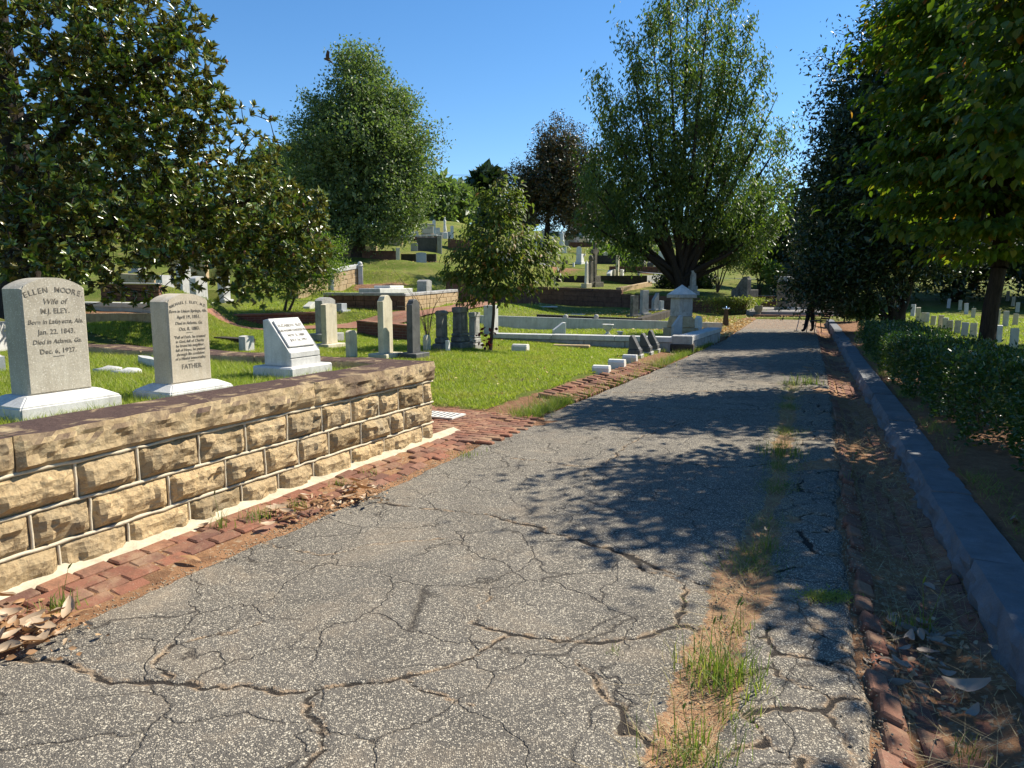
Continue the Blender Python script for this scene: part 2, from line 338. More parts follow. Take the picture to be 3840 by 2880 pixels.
def leafmat(name, stops, rough=.45, trans=.3, under=None, spec=.4, tcol=None, patch=None):
    t = Nt(name); g = t.geo(); r = g.outputs['Random Per Island']
    c = t.ramp(r, stops)
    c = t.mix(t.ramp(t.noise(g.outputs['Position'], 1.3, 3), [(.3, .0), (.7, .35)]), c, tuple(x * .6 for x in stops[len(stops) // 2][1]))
    if patch: c = t.mix(t.ramp(t.noise(g.outputs['Position'], .9, 5, .7), [(.48, 0), (.70, .75)]), c, patch)
    if under: c = t.mix(g.outputs['Backfacing'], c, under)
    p = t.pbr(c, rough, None, spec)
    tr = t.n('ShaderNodeBsdfTranslucent')
    tc = t.mix(1.0, c, tcol or (1.6, 1.9, .7), 'MULTIPLY'); t.l(tc, tr.inputs[0])
    m = t.n('ShaderNodeMixShader'); m.inputs[0].default_value = trans; t.l(p.outputs[0], m.inputs[1]); t.l(tr.outputs[0], m.inputs[2])
    return t.done(m)
M['magnolia'] = leafmat('magnolia_leaf', [(0, (.052, .100, .018)), (.45, (.090, .145, .024)), (.8, (.150, .190, .030)), (.95, (.24, .22, .04)), (1, (.30, .20, .05))], .28, .2, (.12, .105, .030), .6)
M['magnolia_dark'] = leafmat('dark_magnolia_leaf', [(0, (.020, .034, .012)), (.6, (.036, .052, .018)), (1, (.085, .060, .028))], .4, .12, (.085, .055, .026), .4)
M['oak'] = leafmat('oak_leaf', [(0, (.075, .110, .045)), (.5, (.115, .160, .062)), (.85, (.165, .210, .080)), (1, (.20, .22, .08))], .5, .32)
M['willowoak'] = leafmat('willow_oak_leaf', [(0, (.040, .070, .020)), (.5, (.068, .108, .028)), (.85, (.12, .16, .036)), (1, (.19, .2, .045))], .45, .36, None, .35)
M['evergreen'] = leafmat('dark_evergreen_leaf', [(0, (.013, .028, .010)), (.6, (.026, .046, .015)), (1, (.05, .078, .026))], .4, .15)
M['dogwood'] = leafmat('dogwood_leaf', [(0, (.040, .075, .013)), (.5, (.075, .112, .018)), (.8, (.15, .165, .028)), (.92, (.28, .22, .045)), (1, (.32, .12, .035))], .5, .42, (.105, .125, .04))
M['dogwood_green'] = leafmat('dogwood_green_leaf', [(0, (.040, .085, .013)), (.55, (.065, .120, .016)), (.85, (.115, .155, .02)), (.97, (.19, .18, .03)), (1, (.4, .13, .03))], .5, .45, None, .3, (1.9, 1.9, .6))
M['shrub'] = leafmat('light_green_leaf', [(0, (.075, .125, .022)), (.6, (.12, .18, .03)), (1, (.19, .23, .05))], .5, .4)
M['hedge'] = leafmat('glossy_hedge_leaf', [(0, (.020, .050, .012)), (.6, (.036, .080, .016)), (.93, (.065, .115, .022)), (1, (.2, .2, .03))], .36, .22, None, .45)
M['yellowshrub'] = leafmat('yellow_green_leaf', [(0, (.14, .16, .03)), (.6, (.20, .22, .045)), (1, (.30, .26, .07))], .6, .4)
M['redleaf'] = leafmat('wine_red_leaf', [(0, (.07, .012, .018)), (1, (.14, .03, .03))], .5, .3, None, .3, (1.5, 1, 1))
M['blade'] = leafmat('grass_blade', [(0, (.12, .165, .018)), (.4, (.22, .28, .032)), (.8, (.33, .36, .055)), (1, (.5, .45, .18))], .5, .4, patch=(.34, .30, .09))
M['weed'] = leafmat('weed_blade', [(0, (.10, .15, .025)), (.6, (.17, .22, .04)), (1, (.36, .31, .12))], .5, .35)
M['straw'] = leafmat('dry_straw', [(0, (.34, .25, .13)), (1, (.50, .40, .22))], .7, .2)
M['dryleaf'] = leafmat('dry_magnolia_leaf', [(0, (.30, .16, .07)), (.5, (.40, .23, .11)), (1, (.48, .34, .19))], .5, .12, (.42, .31, .20), .4, (1.2, 1, .8))
M['greyleaf'] = leafmat('bleached_dry_leaf', [(0, (.17, .12, .085)), (.5, (.25, .19, .14)), (1, (.34, .28, .22))], .55, .12, (.26, .21, .16), .4, (1.2, 1, .8))
M['litter'] = leafmat('yellow_leaf_litter', [(0, (.42, .27, .10)), (.6, (.55, .40, .17)), (1, (.60, .50, .28))], .7, .2, None, .2, (1.2, 1, .8))
M['cone'] = simple('magnolia_seed_cone', (.30, .15, .08), .8, .4, 60, .5)
def barkmat(name, c1, c2):
    t = Nt(name); p = t.pos(); n = t.noise(t.mapv(p, (6, 6, 1.2)), 5, 6, .75)
    return t.done(t.pbr(t.mix(t.ramp(n, [(.38, 0), (.65, 1)]), c1, c2), .95, t.bump(n, .8, .03), .1))
M['bark'] = barkmat('grey_brown_bark', (.13, .10, .075), (.05, .038, .03))
M['bark_dark'] = barkmat('dark_bark', (.05, .04, .032), (.02, .016, .014))
# ------------------------------------------------------------------ the lie of the land
K = np.array([.375, .927]); K /= np.hypot(*K); NN = np.array([K[1], -K[0]])          # along / across the lane
A_K = atan2(K[1], K[0])
def RK(s, n, z=0.0): p = s * K + n * NN; return np.array([p[0], p[1], z])
SL = [0, 1.95, 2.39, 3.55, 5.84, 8.26, 13.2, 22.5, 36, 60]; TL = [-3.33, -3.27, -3.25, -3.2, -3.09, -3.07, -2.70, -2.25, -2.2, -2.2]
def tL(s): return np.interp(s, SL, TL)
def tR(s): return np.interp(s, [0, 5, 10, 15, 60], [.335, .34, .45, .48, .48])
def tS(s): return np.interp(s, [0, 3.2, 4.3, 6.2, 9.6, 60], [-.36, -.31, -.224, -.132, -.137, -.1])
Lw = np.array([-2.744, 3.669]); Wd = np.array([.4305, .9026]); Wn = np.array([.9026, -.4305])      # low stone wall: start, run, face
A_W = atan2(Wd[1], Wd[0])
def WP(s, t, z=0.0): p = Lw + s * Wd + t * Wn; return np.array([p[0], p[1], z])
S_END = 4.36; PLOT_Z = .75
ANCH = []
def anch(*pts):
    for p in pts: ANCH.append(tuple(p))
def anD(px, py, Y): anch(D(px, py, Y))
for s in range(-4, 40, 3):                       # lane margins
    a = RK(s, float(tL(s)) - .9, .03 if s > 4 else 0); b = RK(s, 1.4, .10); c = RK(s, 3.0, .16); anch(a, b, c)
    anch(RK(s, 8, .2), RK(s, 14, .2), RK(s, 24, .3))
anch((-1.2, 11, .06), (.8, 12, .07), (-.5, 16.8, .07), (1.5, 15, .07), (2.8, 17, .06), (-3, 14, .2), (-3.5, 16.5, .25), (-6, 14, .35), (-9, 14, .5), (-2.5, 18.5, .24), (0, 21, .15), (4, 20, .14), (3, 24, .13))
for a in ((386, 358.7, 13.8), (330, 347.6, 16), (300, 333, 20), (250, 333, 20.5), (351, 357, 13.5), (247, 351, 13.5), (427, 351, 15.5), (461, 347, 16.5), (565, 329, 25), (596, 329, 25.5),
          (607, 333.5, 22.5), (680, 336, 21), (725, 325, 29), (634, 317, 34), (655, 311, 36), (545, 318, 33), (600, 316, 35)): anD(*a)
for a in ((350, 295, 31), (375, 288, 31), (420, 289, 30), (383, 283.5, 33), (330, 290, 31), (364, 285, 33.5), (300, 300, 29),                       # slope below the mound
          (380, 270, 37), (400, 260, 40.5), (421, 263.4, 40), (440, 262, 41), (357, 257, 43), (375, 259, 42.5), (330, 262, 40), (414, 251.5, 50), (425, 254, 52), (400, 247, 55), (427, 236.5, 64), (445, 239, 64), (405, 242, 62), (380, 238, 70), (340, 250, 52), (350, 232, 85)): anD(*a)
for a in ((552, 268, 60), (580, 270, 60), (620, 272.5, 59), (664, 275, 58), (703, 279, 56), (740, 280, 56), (780, 281, 57), (580, 264, 66), (561, 253.5, 80), (586, 247.6, 90), (577, 247.6, 90), (544, 240, 95), (617, 262, 68),
          (650, 262, 70), (662, 261.5, 72), (700, 262, 76), (740, 262, 78), (540, 232, 115), (460, 226, 115), (430, 222, 105), (500, 232, 110), (600, 236, 115), (660, 240, 115), (720, 250, 115), (800, 262, 100), (520, 250, 75), (500, 256, 62), (470, 252, 58), (470, 262, 48), (500, 268, 50),
          (480, 303.5, 34), (510, 304, 37), (455, 306, 31)): anD(*a)
anch((-9, 17, .95), (-6.5, 18, .38), (-12, 18, 1.2), (-14, 14, .9), (-11, 21.5, 1.7), (-6.5, 21.5, .28), (-7.6, 22.2, .25), (-5, 22.5, .27), (-14, 22, 1.8), (-10, 27, 1.9), (-15, 30, 2.6), (-12, 34, 3.0), (-20, 25, 2.2), (-20, 40, 4.0), (-30, 50, 5.5), (-12, 42, 3.9), (-14, 60, 6.5), (-40, 90, 9), (-60, 60, 7), (-25, 15, 1.0), (-12, 8, .4), (-30, 0, .3),
     (12, 38, .1), (14, 41, .1), (18, 46, .2), (16, 38, .1), (15, 44, .2), (24, 50, .8), (30, 60, 2.0), (40, 45, .8), (60, 40, 1), (50, 90, 4), (20, 75, 3), (10, 64, 2.6), (40, 10, .3), (30, -10, .2), (0, -10, 0), (10, -10, .1), (-10, -10, .2))
for a in ((85, 322, 14.1), (120, 322, 14), (160, 322, 13.9), (78, 308.5, 15.4), (120, 310, 15.2), (160, 310, 15.1), (101, 301, 18.4), (130, 301.5, 18.4), (160, 302, 18.6), (405, 312, 25), (370, 309, 26.5), (430, 308, 27), (458, 303.5, 29.3), (545, 305, 42), (580, 306.5, 41.3), (615, 308, 40.3), (650, 310, 39.7), (700, 313, 38.6), (740, 316, 37.6), (298, 300, 29.3), (330, 293, 31.2), (214, 343, 15.4), (245, 345.5, 14.7), (166, 298, 24), (199, 295, 24.5), (184, 292.5, 25.5), (118, 289, 25.8), (155, 290.5, 25.4), (190, 282.5, 32), (224, 291.5, 28), (140, 285, 30)): anD(*a)
AN = np.array(ANCH)
def idw(x, y):
    x = np.atleast_1d(np.asarray(x, float)); y = np.atleast_1d(np.asarray(y, float)); out = np.empty_like(x)
    for i in range(0, len(x), 20000):
        d2 = (x[i:i + 20000, None] - AN[None, :, 0]) ** 2 + (y[i:i + 20000, None] - AN[None, :, 1]) ** 2
        w = 1 / (d2 + .35) ** 1.9; out[i:i + 20000] = (w * AN[None, :, 2]).sum(1) / w.sum(1)
    return out
def inpoly(x, y, P):
    r = np.zeros(len(x), bool); P = np.asarray(P)
    for (x1, y1), (x2, y2) in zip(P, np.roll(P, -1, 0)):
        c = (y1 > y) != (y2 > y)
        with np.errstate(divide='ignore', invalid='ignore'): r ^= c & (x < (x2 - x1) * (y - y1) / (y2 - y1) + x1)
    return r
def plane3(a, b, c):
    a, b, c = map(np.asarray, (a, b, c)); n = np.cross(b - a, c - a)
    return lambda x, y: a[2] - (n[0] * (x - a[0]) + n[1] * (y - a[1])) / n[2]
def xy(p): return (float(p[0]), float(p[1]))
# raised plots: outline and level
e = 0.18
P_PLOT = [xy(WP(-3, -e)), xy(WP(S_END - e, -e)), xy(WP(S_END - e, -6.6)), xy(WP(-3, -6.6))]
RW0, RW1, RW2 = D(538, 304, 43), D(621, 308, 41), D(746, 315.5, 38.3)      # foot of the long brownstone retaining wall
T_RET = [xy(RW0 + [-.5, .36, 0]), xy(RW1 + [.1, .38, 0]), xy(RW2 + [.1, .38, 0]), xy(D(757, 300, 46)), xy(D(700, 280, 54)), xy(D(640, 280, 53)), xy(D(535, 275, 53))]
pl_ret = plane3(RW0 + [0, 0, .95], RW2 + [0, 0, .78], D(600, 283, 49))
LB0, LB1 = D(226, 329, 23.0), D(318, 326.5, 23.6)                              # low brick lawn edging
T_LB = [xy(LB0 + [-3, .24, 0]), xy(LB0 + [0, .24, 0]), xy(LB1 + [0, .24, 0]), xy(LB1 + [1.2, .9, 0]), xy(D(345, 309, 27)), xy(D(340, 303, 28.5)), xy(D(200, 303, 28.5))]
pl_lb = plane3(LB0 + [0, 0, .44], LB1 + [0, 0, .40], D(300, 302, 28.5))
FB = [D(405, 311.5, 25.2), D(458, 303, 29.5)]; FBd = FB[1] - FB[0]; FBn = np.array([-FBd[1], FBd[0], 0]); FBn /= np.linalg.norm(FBn)
FB += [FB[1] + FBn * 3.3, FB[0] + FBn * 3.3]; FBZ = float(FB[0][2]) + .62           # raised ashlar plot
T5 = [D(549, 283, 49), D(647, 285, 48.4), D(666, 279.5, 54), D(552, 275.5, 56)]; T5Z = 2.22
def hz(x, y, mask=False):
    x = np.atleast_1d(np.asarray(x, float)); y = np.atleast_1d(np.asarray(y, float))
    z = idw(x, y) + .03 * np.sin(x * 1.3 + y * .7) * np.sin(y * 1.1 - x * .4) * np.clip((y - 16) / 10, 0, 1)
    s = x * K[0] + y * K[1]; n = x * NN[0] + y * NN[1]
    soil = np.zeros_like(z); far = s < 37.2
    soil = np.maximum(soil, np.clip(1 - np.abs(n - 1.55) / .9, 0, 1) * 1.4 * (s < 34))
    soil = np.maximum(soil, np.clip(1.15 - np.abs(n - (tL(s) - .25)) / .5, 0, 1) * far)
    for px, py, Y, r, a in ((380, 284.5, 33, 1.6, 1), (372, 286.5, 32.5, 1.2, 1), (395, 283.5, 34, 1.6, .9), (700, 313, 37, 3.0, .35), (660, 313, 36, 2.5, .3), (120, 322, 15, 1.6, .8), (560, 274, 57, 3, .9), (345, 260, 43, 2.5, .7), (632, 268, 62, 3, .8)):
        q = D(px, py, Y); soil = np.maximum(soil, a * np.clip(1.2 - np.hypot(x - q[0], y - q[1]) / r, 0, 1))
    m = inpoly(x, y, T_LB); z[m] = pl_lb(x[m], y[m])
    m = inpoly(x, y, T_RET); z[m] = pl_ret(x[m], y[m])
    fc_ = sum(FB) / 4; m = inpoly(x, y, [xy(fc_ + (p - fc_) * .86) for p in FB]); z[m] = FBZ - .05; soil[m] = .4
    fc_ = sum(T5) / 4; m = inpoly(x, y, [xy(fc_ + (p - fc_) * np.array([.97, .93, 1])) for p in T5]); z[m] = T5Z + .02 * (y[m] - 49)
    # lane trough, and the strip against the wall foot
    m = (n > tL(s) - .02) & (n < 1.12) & far; z[m] = -.30
    gut = (n > tL(s) - .75) & (n <= tL(s) - .02) & (s < 36); z[gut] = np.minimum(z[gut], -.03 + .05 * np.clip((tL(s) - n)[gut] / .75, 0, 1)); soil[gut & (s < 20)] = 1.0
    wk = ((x - Lw[0]) * Wd[0] + (y - Lw[1]) * Wd[1]); wt = ((x - Lw[0]) * Wn[0] + (y - Lw[1]) * Wn[1])
    m = (wk > S_END - .1) & (wk < S_END + 1.75) & (wt < .9) & (wt > -7); z[m] = .0; soil[m] = 1.0
    m = inpoly(x, y, P_PLOT); z[m] = PLOT_Z - .02 * 0; soil[m] = 0
    return (z, soil) if mask else z
def gz(x, y): return float(hz(x, y)[0])
def spacing(lo, hi, a, b, fine, g):
    r = list(np.arange(a, b, fine)); st = fine; v = b
    while v < hi: r.append(v); st *= g; v += st
    r.append(hi); st = fine; v = a - fine; l = []
    while v > lo: l.append(v); st *= g; v -= st
    l.append(lo); return np.array(l[::-1] + r)
gx = spacing(-400, 400, -14, 18, .2, 1.10); gy = spacing(-60, 900, 2.5, 46, .2, 1.07)
XX, YY = np.meshgrid(gx, gy); zz, ss = hz(XX.ravel(), YY.ravel(), True)
V = np.stack([XX.ravel(), YY.ravel(), zz], 1); nx_, ny_ = len(gx), len(gy)
i0 = (np.arange(ny_ - 1)[:, None] * nx_ + np.arange(nx_ - 1)[None]).ravel()
me = fast_mesh('ground', V, np.stack([i0, i0 + 1, i0 + nx_ + 1, i0 + nx_], 1), True); attr(me, 'soil', ss)
ground = link('ground', me, M['ground']); props(ground, kind='structure')
# ------------------------------------------------------------------ the cracked asphalt lane
def h2(i, j, k=0):
    v = np.sin(i * 127.1 + j * 311.7 + k * 74.7) * 43758.5453; return v - np.floor(v)
def voro2(x, y, c):
    gx_, gy_ = np.floor(x / c), np.floor(y / c); f1 = np.full(x.shape, 9e9); f2 = f1.copy(); idn = np.zeros_like(x)
    for a in (-1, 0, 1):
        for b in (-1, 0, 1):
            i, j = gx_ + a, gy_ + b; d = np.hypot((i + .1 + .8 * h2(i, j, 1)) * c - x, (j + .1 + .8 * h2(i, j, 2)) * c - y)
            n1 = d < f1; f2 = np.where(n1, f1, np.minimum(f2, d)); idn = np.where(n1, h2(i, j, 3), idn); f1 = np.where(n1, d, f1)
    return f1, f2, idn
def vnoise(x, y, c):
    x = x / c; y = y / c; i, j = np.floor(x), np.floor(y); a, b = x - i, y - j; a = a * a * (3 - 2 * a); b = b * b * (3 - 2 * b)
    return (h2(i, j) * (1 - a) + h2(i + 1, j) * a) * (1 - b) + (h2(i, j + 1) * (1 - a) + h2(i + 1, j + 1) * a) * b
srow = list(np.arange(.7, 7.2, .018)); st = .018
while srow[-1] < 37.3: st *= 1.018; srow.append(srow[-1] + st)
srow = np.array(srow); tc = np.linspace(0, 1, 250)
S_, T_ = np.meshgrid(srow, tc, indexing='ij')
edgeL = tL(S_) + .05 * (vnoise(S_, S_ * 0, .35) - .5) + .02 * (vnoise(S_, S_ * 0 + 3, .06) - .5)
edgeR = tR(S_) + .06 * (vnoise(S_, S_ * 0 + 7, .3) - .5)
N_ = edgeL + (edgeR - edgeL) * T_
X_ = S_ * K[0] + N_ * NN[0]; Y_ = S_ * K[1] + N_ * NN[1]
CR = [[(820, 1085), (960, 1100), (1080, 1115), (1200, 1150), (1330, 1190), (1440, 1235), (1540, 1265), (1600, 1275)],
      [(1030, 1345), (1080, 1370), (1180, 1380), (1290, 1390), (1380, 1370), (1450, 1350), (1530, 1355)],
      [(1450, 1350), (1480, 1300), (1470, 1260), (1390, 1225), (1330, 1190)],
      [(1085, 1380), (1000, 1425), (900, 1455), (780, 1475), (690, 1495), (600, 1490), (470, 1490), (380, 1475), (250, 1470), (130, 1430), (40, 1420)],
      [(690, 1495), (665, 1530), (700, 1580), (705, 1610), (640, 1659), (600, 1720)],
      [(870, 1460), (940, 1500), (1010, 1525)], [(1250, 1430), (1320, 1500), (1350, 1570), (1400, 1600), (1440, 1640)],
      [(1100, 990), (1300, 1010), (1480, 1000), (1600, 1010), (1690, 995)], [(1180, 905), (1400, 880), (1600, 885), (1720, 880)],
      [(560, 1170), (700, 1200), (800, 1175), (960, 1160)], [(1290, 1010), (1360, 960), (1420, 930), (1500, 905)], [(1040, 1345), (1030, 1310), (1060, 1280)],
      [(1600, 1275), (1640, 1230), (1625, 1180)], [(380, 1475), (330, 1440), (360, 1400), (480, 1370), (560, 1345)], [(900, 870), (1250, 850), (1500, 845), (1720, 838)], [(1300, 820), (1500, 812), (1720, 806)], [(1400, 790), (1560, 782), (1730, 778)]]
CW = [1.2, 1.5, 1.1, 1.1, 1.2, .7, 1.0, 1.0, 1.0, .55, .7, .6, .8, .6, 1.2, 1.2, 1.2]
wx = X_ + .06 * (vnoise(X_, Y_, .13) - .5) + .035 * (vnoise(X_, Y_, .045) - .5); wy = Y_ + .06 * (vnoise(X_ + 9, Y_, .13) - .5) + .035 * (vnoise(X_ + 5, Y_ + 5, .045) - .5)
crack = np.zeros_like(X_)
for pts, cw in zip(CR, CW):
    P = np.array(S2(pts))[:, :2]
    for a, b in zip(P, P[1:]):
        d = b - a; L2 = d @ d; u = np.clip(((wx - a[0]) * d[0] + (wy - a[1]) * d[1]) / L2, 0, 1)
        dist = np.hypot(wx - a[0] - u * d[0], wy - a[1] - u * d[1]) / (cw * (.6 + .9 * vnoise(X_, Y_, .3)) * (1 + .05 * np.maximum(S_ - 5, 0)))
        crack = np.maximum(crack, np.clip(1.1 - dist / .026, 0, 1))
f1, f2, cid = voro2(wx * 1.0, wy * .9, .30); al = np.clip(1.1 - (f2 - f1) / .045, 0, 1)
ag = np.clip((N_ - tS(S_) - .05) / .1, 0, 1); ag = np.maximum(ag, np.clip((S_ - 12) / 8, 0, .55) * (vnoise(X_, Y_, 1.2) > .45))
crack = np.maximum(crack, al * ag * (.55 + .6 * vnoise(X_, Y_, .2)))
hw = .055 + .085 * vnoise(S_, S_ * 0 + 11, .5) + .05 * (S_ < 4.4); soil = np.clip(1.35 - np.abs(N_ - tS(S_) - .05 * (vnoise(S_, N_ * 0, .2) - .5)) / hw, 0, 1) * np.clip((16 - S_) / 5, 0, 1) * (.55 + .75 * vnoise(S_, S_ * 0 + 23, .8))
dl = N_ - edgeL; dr = edgeR - N_
soil = np.maximum(soil, np.clip(.75 - dl / .10, 0, 1)); soil = np.maximum(soil, np.clip(.8 - dr / .09, 0, 1))
soil = np.maximum(soil, .62 * np.clip((vnoise(X_, Y_, .5) - .8) / .1, 0, 1) * ag)
soil = np.maximum(soil, np.clip((S_ - 24) / 12, 0, .46))
Z_ = .012 * (vnoise(X_, Y_, 1.3) - .5) + .006 * (vnoise(X_, Y_, .25) - .5) + ag * (cid - .5) * .014 - .012 * np.clip(crack * 2 - 1, 0, 1) - .02 * np.clip(soil, 0, 1) * (dl > .12) + .018 * np.clip(soil * 1.2 - .4, 0, 1) * (vnoise(X_, Y_, .05) - .3)
Z_ -= .05 * np.clip(1 - dl / .04, 0, 1) + .05 * np.clip(1 - dr / .05, 0, 1)
Z_[:, 0] = -.25; Z_[:, -1] = -.25
R_, C_ = X_.shape; i0 = (np.arange(R_ - 1)[:, None] * C_ + np.arange(C_ - 1)[None]).ravel()
me = fast_mesh('asphalt_lane', np.stack([X_.ravel(), Y_.ravel(), Z_.ravel()], 1), np.stack([i0, i0 + 1, i0 + C_ + 1, i0 + C_], 1), True)
attr(me, 'crack', crack.ravel()); attr(me, 'soil', soil.ravel()); attr(me, 'craze', np.clip((S_ - 6) / 8, 0, 1).ravel() * .7)
lane = link('asphalt_lane', me, M['asphalt']); props(lane, kind='structure')
# ------------------------------------------------------------------ bricks
def brick_meshes(L, W, H, n=6):
    out = []
    for q in range(n):
        r = random.Random(q + int(L * 1e4)); bm = bmesh.new(); vs = box_bm(bm, -L / 2, L / 2, -W / 2, W / 2, -H, 0)
        for v in vs: v.co += Vector((r.uniform(-1, 1) * .006, r.uniform(-1, 1) * .005, r.uniform(-1, 1) * .004))
        bmesh.ops.bevel(bm, geom=[e for e in bm.edges if any(v.co.z > -H / 2 for v in e.verts)], offset=.010, segments=1, affect='EDGES')
        me = bm_mesh('brick', bm); me.materials.append(M['brick']); out.append(me)
    return out
BM1 = brick_meshes(.200, .098, .07); BM2 = brick_meshes(.19, .09, .07)
def brick_at(parent, x, y, z, rz, rx=0.0, ms=BM1, ry=0.0, sc=1.0):
    o = bpy.data.objects.new('brick', random.choice(ms)); COL.objects.link(o); o.parent = parent
    o.location = (x, y, z); o.rotation_euler = (rx + random.uniform(-.035, .035), ry + random.uniform(-.03, .03), rz + random.uniform(-.055, .055)); o.scale = (sc, sc, sc)
    return o
def strip(name, quad_fn, s0, s1, ns, ts, mat, kind='structure'):
    """ribbon of soil or cement following the lane"""
    sv = np.linspace(s0, s1, ns); V = np.array([quad_fn(s, t) for s in sv for t in ts]); c = len(ts)
    i0 = (np.arange(ns - 1)[:, None] * c + np.arange(c - 1)[None]).ravel()
    o = link(name, fast_mesh(name, V, np.stack([i0, i0 + 1, i0 + c + 1, i0 + c], 1), True), mat); props(o, kind=kind); return o
# left gutter under the wall: four courses tilted to the lane
GL = empty('brick_gutter', (0, 0, 0)); props(GL, kind='structure')
for c in range(4):
    t = .17 + c * .108; s = -1.9 + .07 * c
    while s < 5.3:
        p = WP(s + random.uniform(-.012, .012), t + .010 * sin(s * 2 + c) + random.uniform(-.006, .006), .034 - .105 * (t - .17) + .006 * sin(s * 5 + c) + random.uniform(-.006, .004))
        if random.random() > (.07 if c < 3 else .3): brick_at(GL, *p, A_W, .10 if c < 3 else .22)
        s += .21
def bq(s, t): return WP(s, .10 + t * .62, .015 - .105 * (t * .62 - .07) + .012 * (vnoise(np.array([s]), np.array([t * .6]), .12)[0] - .45) - .05 * max(0, t - .9))
strip('gutter_bed', bq, -2.6, 5.6, 260, np.linspace(0, 1, 16), M['soil'])
# left gutter past the crossing walk: bricks laid crossways, half buried in clay
s = 9.9
while s < 15.0:
    for c in range(3):
        n0 = float(tL(s)) - .12 - .2 * c
        if random.random() > (.45, .12, .3)[c]: brick_at(GL, *RK(s, n0 + .02 * sin(s), .02 + .025 * c), A_K + pi / 2 + .25 * sin(s * 3) * .3, .0, BM2, -.12)
    s += .102
# brick crossing walk behind the wall's end
WK = empty('brick_walk', (0, 0, 0)); props(WK, kind='structure')
r = 0; sw = S_END + .06
while sw < S_END + 1.66:
    t = .62 - .25 * max(0, sw - S_END - 1.0) - .1 * (r % 2)
    while t > -1.7:
        q = WP(sw, t, .028 + .008 * sin(t * 3 + sw * 4))
        if random.random() > .03: brick_at(WK, *q, A_W + pi / 2, 0, BM1)
        t -= .208
    sw += .106; r += 1
# right gutter: sunken channel of bricks and a worn brick border
GR = empty('sunken_brick_gutter', (0, 0, 0)); props(GR, kind='structure')
prof = [(-.02, .0), (.13, -.055), (.24, -.085), (.35, -.09), (.46, -.07), (.56, -.03)]
far_b = []
for c in range(5):
    a, b = prof[c], prof[c + 1]; tilt = math.atan2(b[1] - a[1], b[0] - a[0]); s = .9 + .1 * (c % 2)
    while s < 31:
        n0 = float(tR(s)) * .6 + .15 + (a[0] + b[0]) / 2; p = RK(s, n0, (a[1] + b[1]) / 2 - .006 + .007 * sin(s * 7 + c) - .012 * sin(s * 1.7 + c * .6))
        if s < 12.4: brick_at(GR, *p, A_K, -tilt * 0 + -tilt, BM1)
        else: far_b.append((p, tilt))
        s += .212 if s < 12.4 else .22
bm = bmesh.new()
for p, tl in far_b:
    M4 = Matrix.Translation(Vector(p)) @ Matrix.Rotation(A_K + random.uniform(-.03, .03), 4, 'Z') @ Matrix.Rotation(-tl, 4, 'X')
    vs = box_bm(bm, -.1, .1, -.048, .048, -.05, 0)
    for v in vs: v.co = M4 @ (v.co + Vector((0, 0, random.uniform(-.004, .004))))
o = link('distant_bricks', bm_mesh('distant_bricks', bm), M['brick'], GR); o['kind'] = 'stuff'
s = 1.2
while s < 7.5:
    if random.random() > .22: brick_at(GR, *RK(s, float(tR(s)) + .045 + .018 * sin(s * 9), .004 + .014 * sin(s * 5)), A_K, .3, BM2, 0, .92)
    s += .2
def gq(s, t):
    n0 = float(tR(s)) * .6 + .15; n = n0 - .16 + t * .80; return RK(s, n, np.interp(n - n0, [-.16, -.02, .13, .35, .56, .64], [-.045, -.025, -.070, -.105, -.05, -.02]) + .030 * (vnoise(np.array([s]), np.array([n * 9]), .2)[0] - .5))
strip('gutter_soil', gq, .7, 36, 240, np.linspace(0, 1, 14), M['soil'])
# ------------------------------------------------------------------ bluestone kerb
def rough_block(name, L, W, H, nx=14, nf=5, rough=.02, seed=0, top=.004, face='y', batter=.0):
    """long stone: dressed top, rock-faced front (local -y), runs along x from 0 to L, standing on z=0"""
    sec = [(0, 0)] + [(batter * q / nf, H * q / nf) for q in range(1, nf + 1)] + [(W * .33, H), (W * .66, H), (W, H), (W, 0)]
    m = len(sec); xs = np.linspace(0, L, nx + 1); V = []
    for i, x in enumerate(xs):
        for j, (y, z) in enumerate(sec):
            dy = dz = dx = 0.0
            if 0 < j < nf:
                dy = -rough * (1.2 * vnoise(np.array([x * 1.0 + seed * 7]), np.array([z * 1.6 + seed]), .09)[0] + .5 * vnoise(np.array([x + seed * 3]), np.array([z * 1.5]), .035)[0]) * (1 if 0 < i < nx else .25) * min(1, (nf - j) / 1.5)
            if j == nf: dy = -.3 * rough * vnoise(np.array([x + seed * 7]), np.array([.0]), .12)[0]
            if nf <= j <= nf + 3: dz = top * (vnoise(np.array([x + seed]), np.array([y * 3]), .2)[0] - .5) * 2
            V.append((x, y + dy, z + dz))
    Fc = [(i * m + j, (i + 1) * m + j, (i + 1) * m + (j + 1) % m, i * m + (j + 1) % m) for i in range(nx) for j in range(m)]
    bm = bmesh.new(); vs = [bm.verts.new(v) for v in V]
    for f in Fc: bm.faces.new([vs[q] for q in f])
    bm.faces.new([vs[j] for j in range(m)][::-1]); bm.faces.new([vs[nx * m + j] for j in range(m)])
    return bm_mesh(name, bm)
KB = empty('stone_kerb', (0, 0, 0)); props(KB, kind='structure')
s = .6; q = 0
while s < 35.5:
    L = random.uniform(1.25, 2.3); p = RK(s, .955 + random.uniform(-.015, .015), -.12)
    # block runs along +K; its front (local -y) must face the gutter (-NN)
    o = link('kerb_stone', rough_block('kerb_stone', L - .012, .27, .235 + random.uniform(-.012, .012), int(L * 14) if s < 9 else 8, 6, .05, q, .005, batter=.02), M['bluestone'], KB, p, A_K)
    o.scale = (1, -1, 1); s += L; q += 1
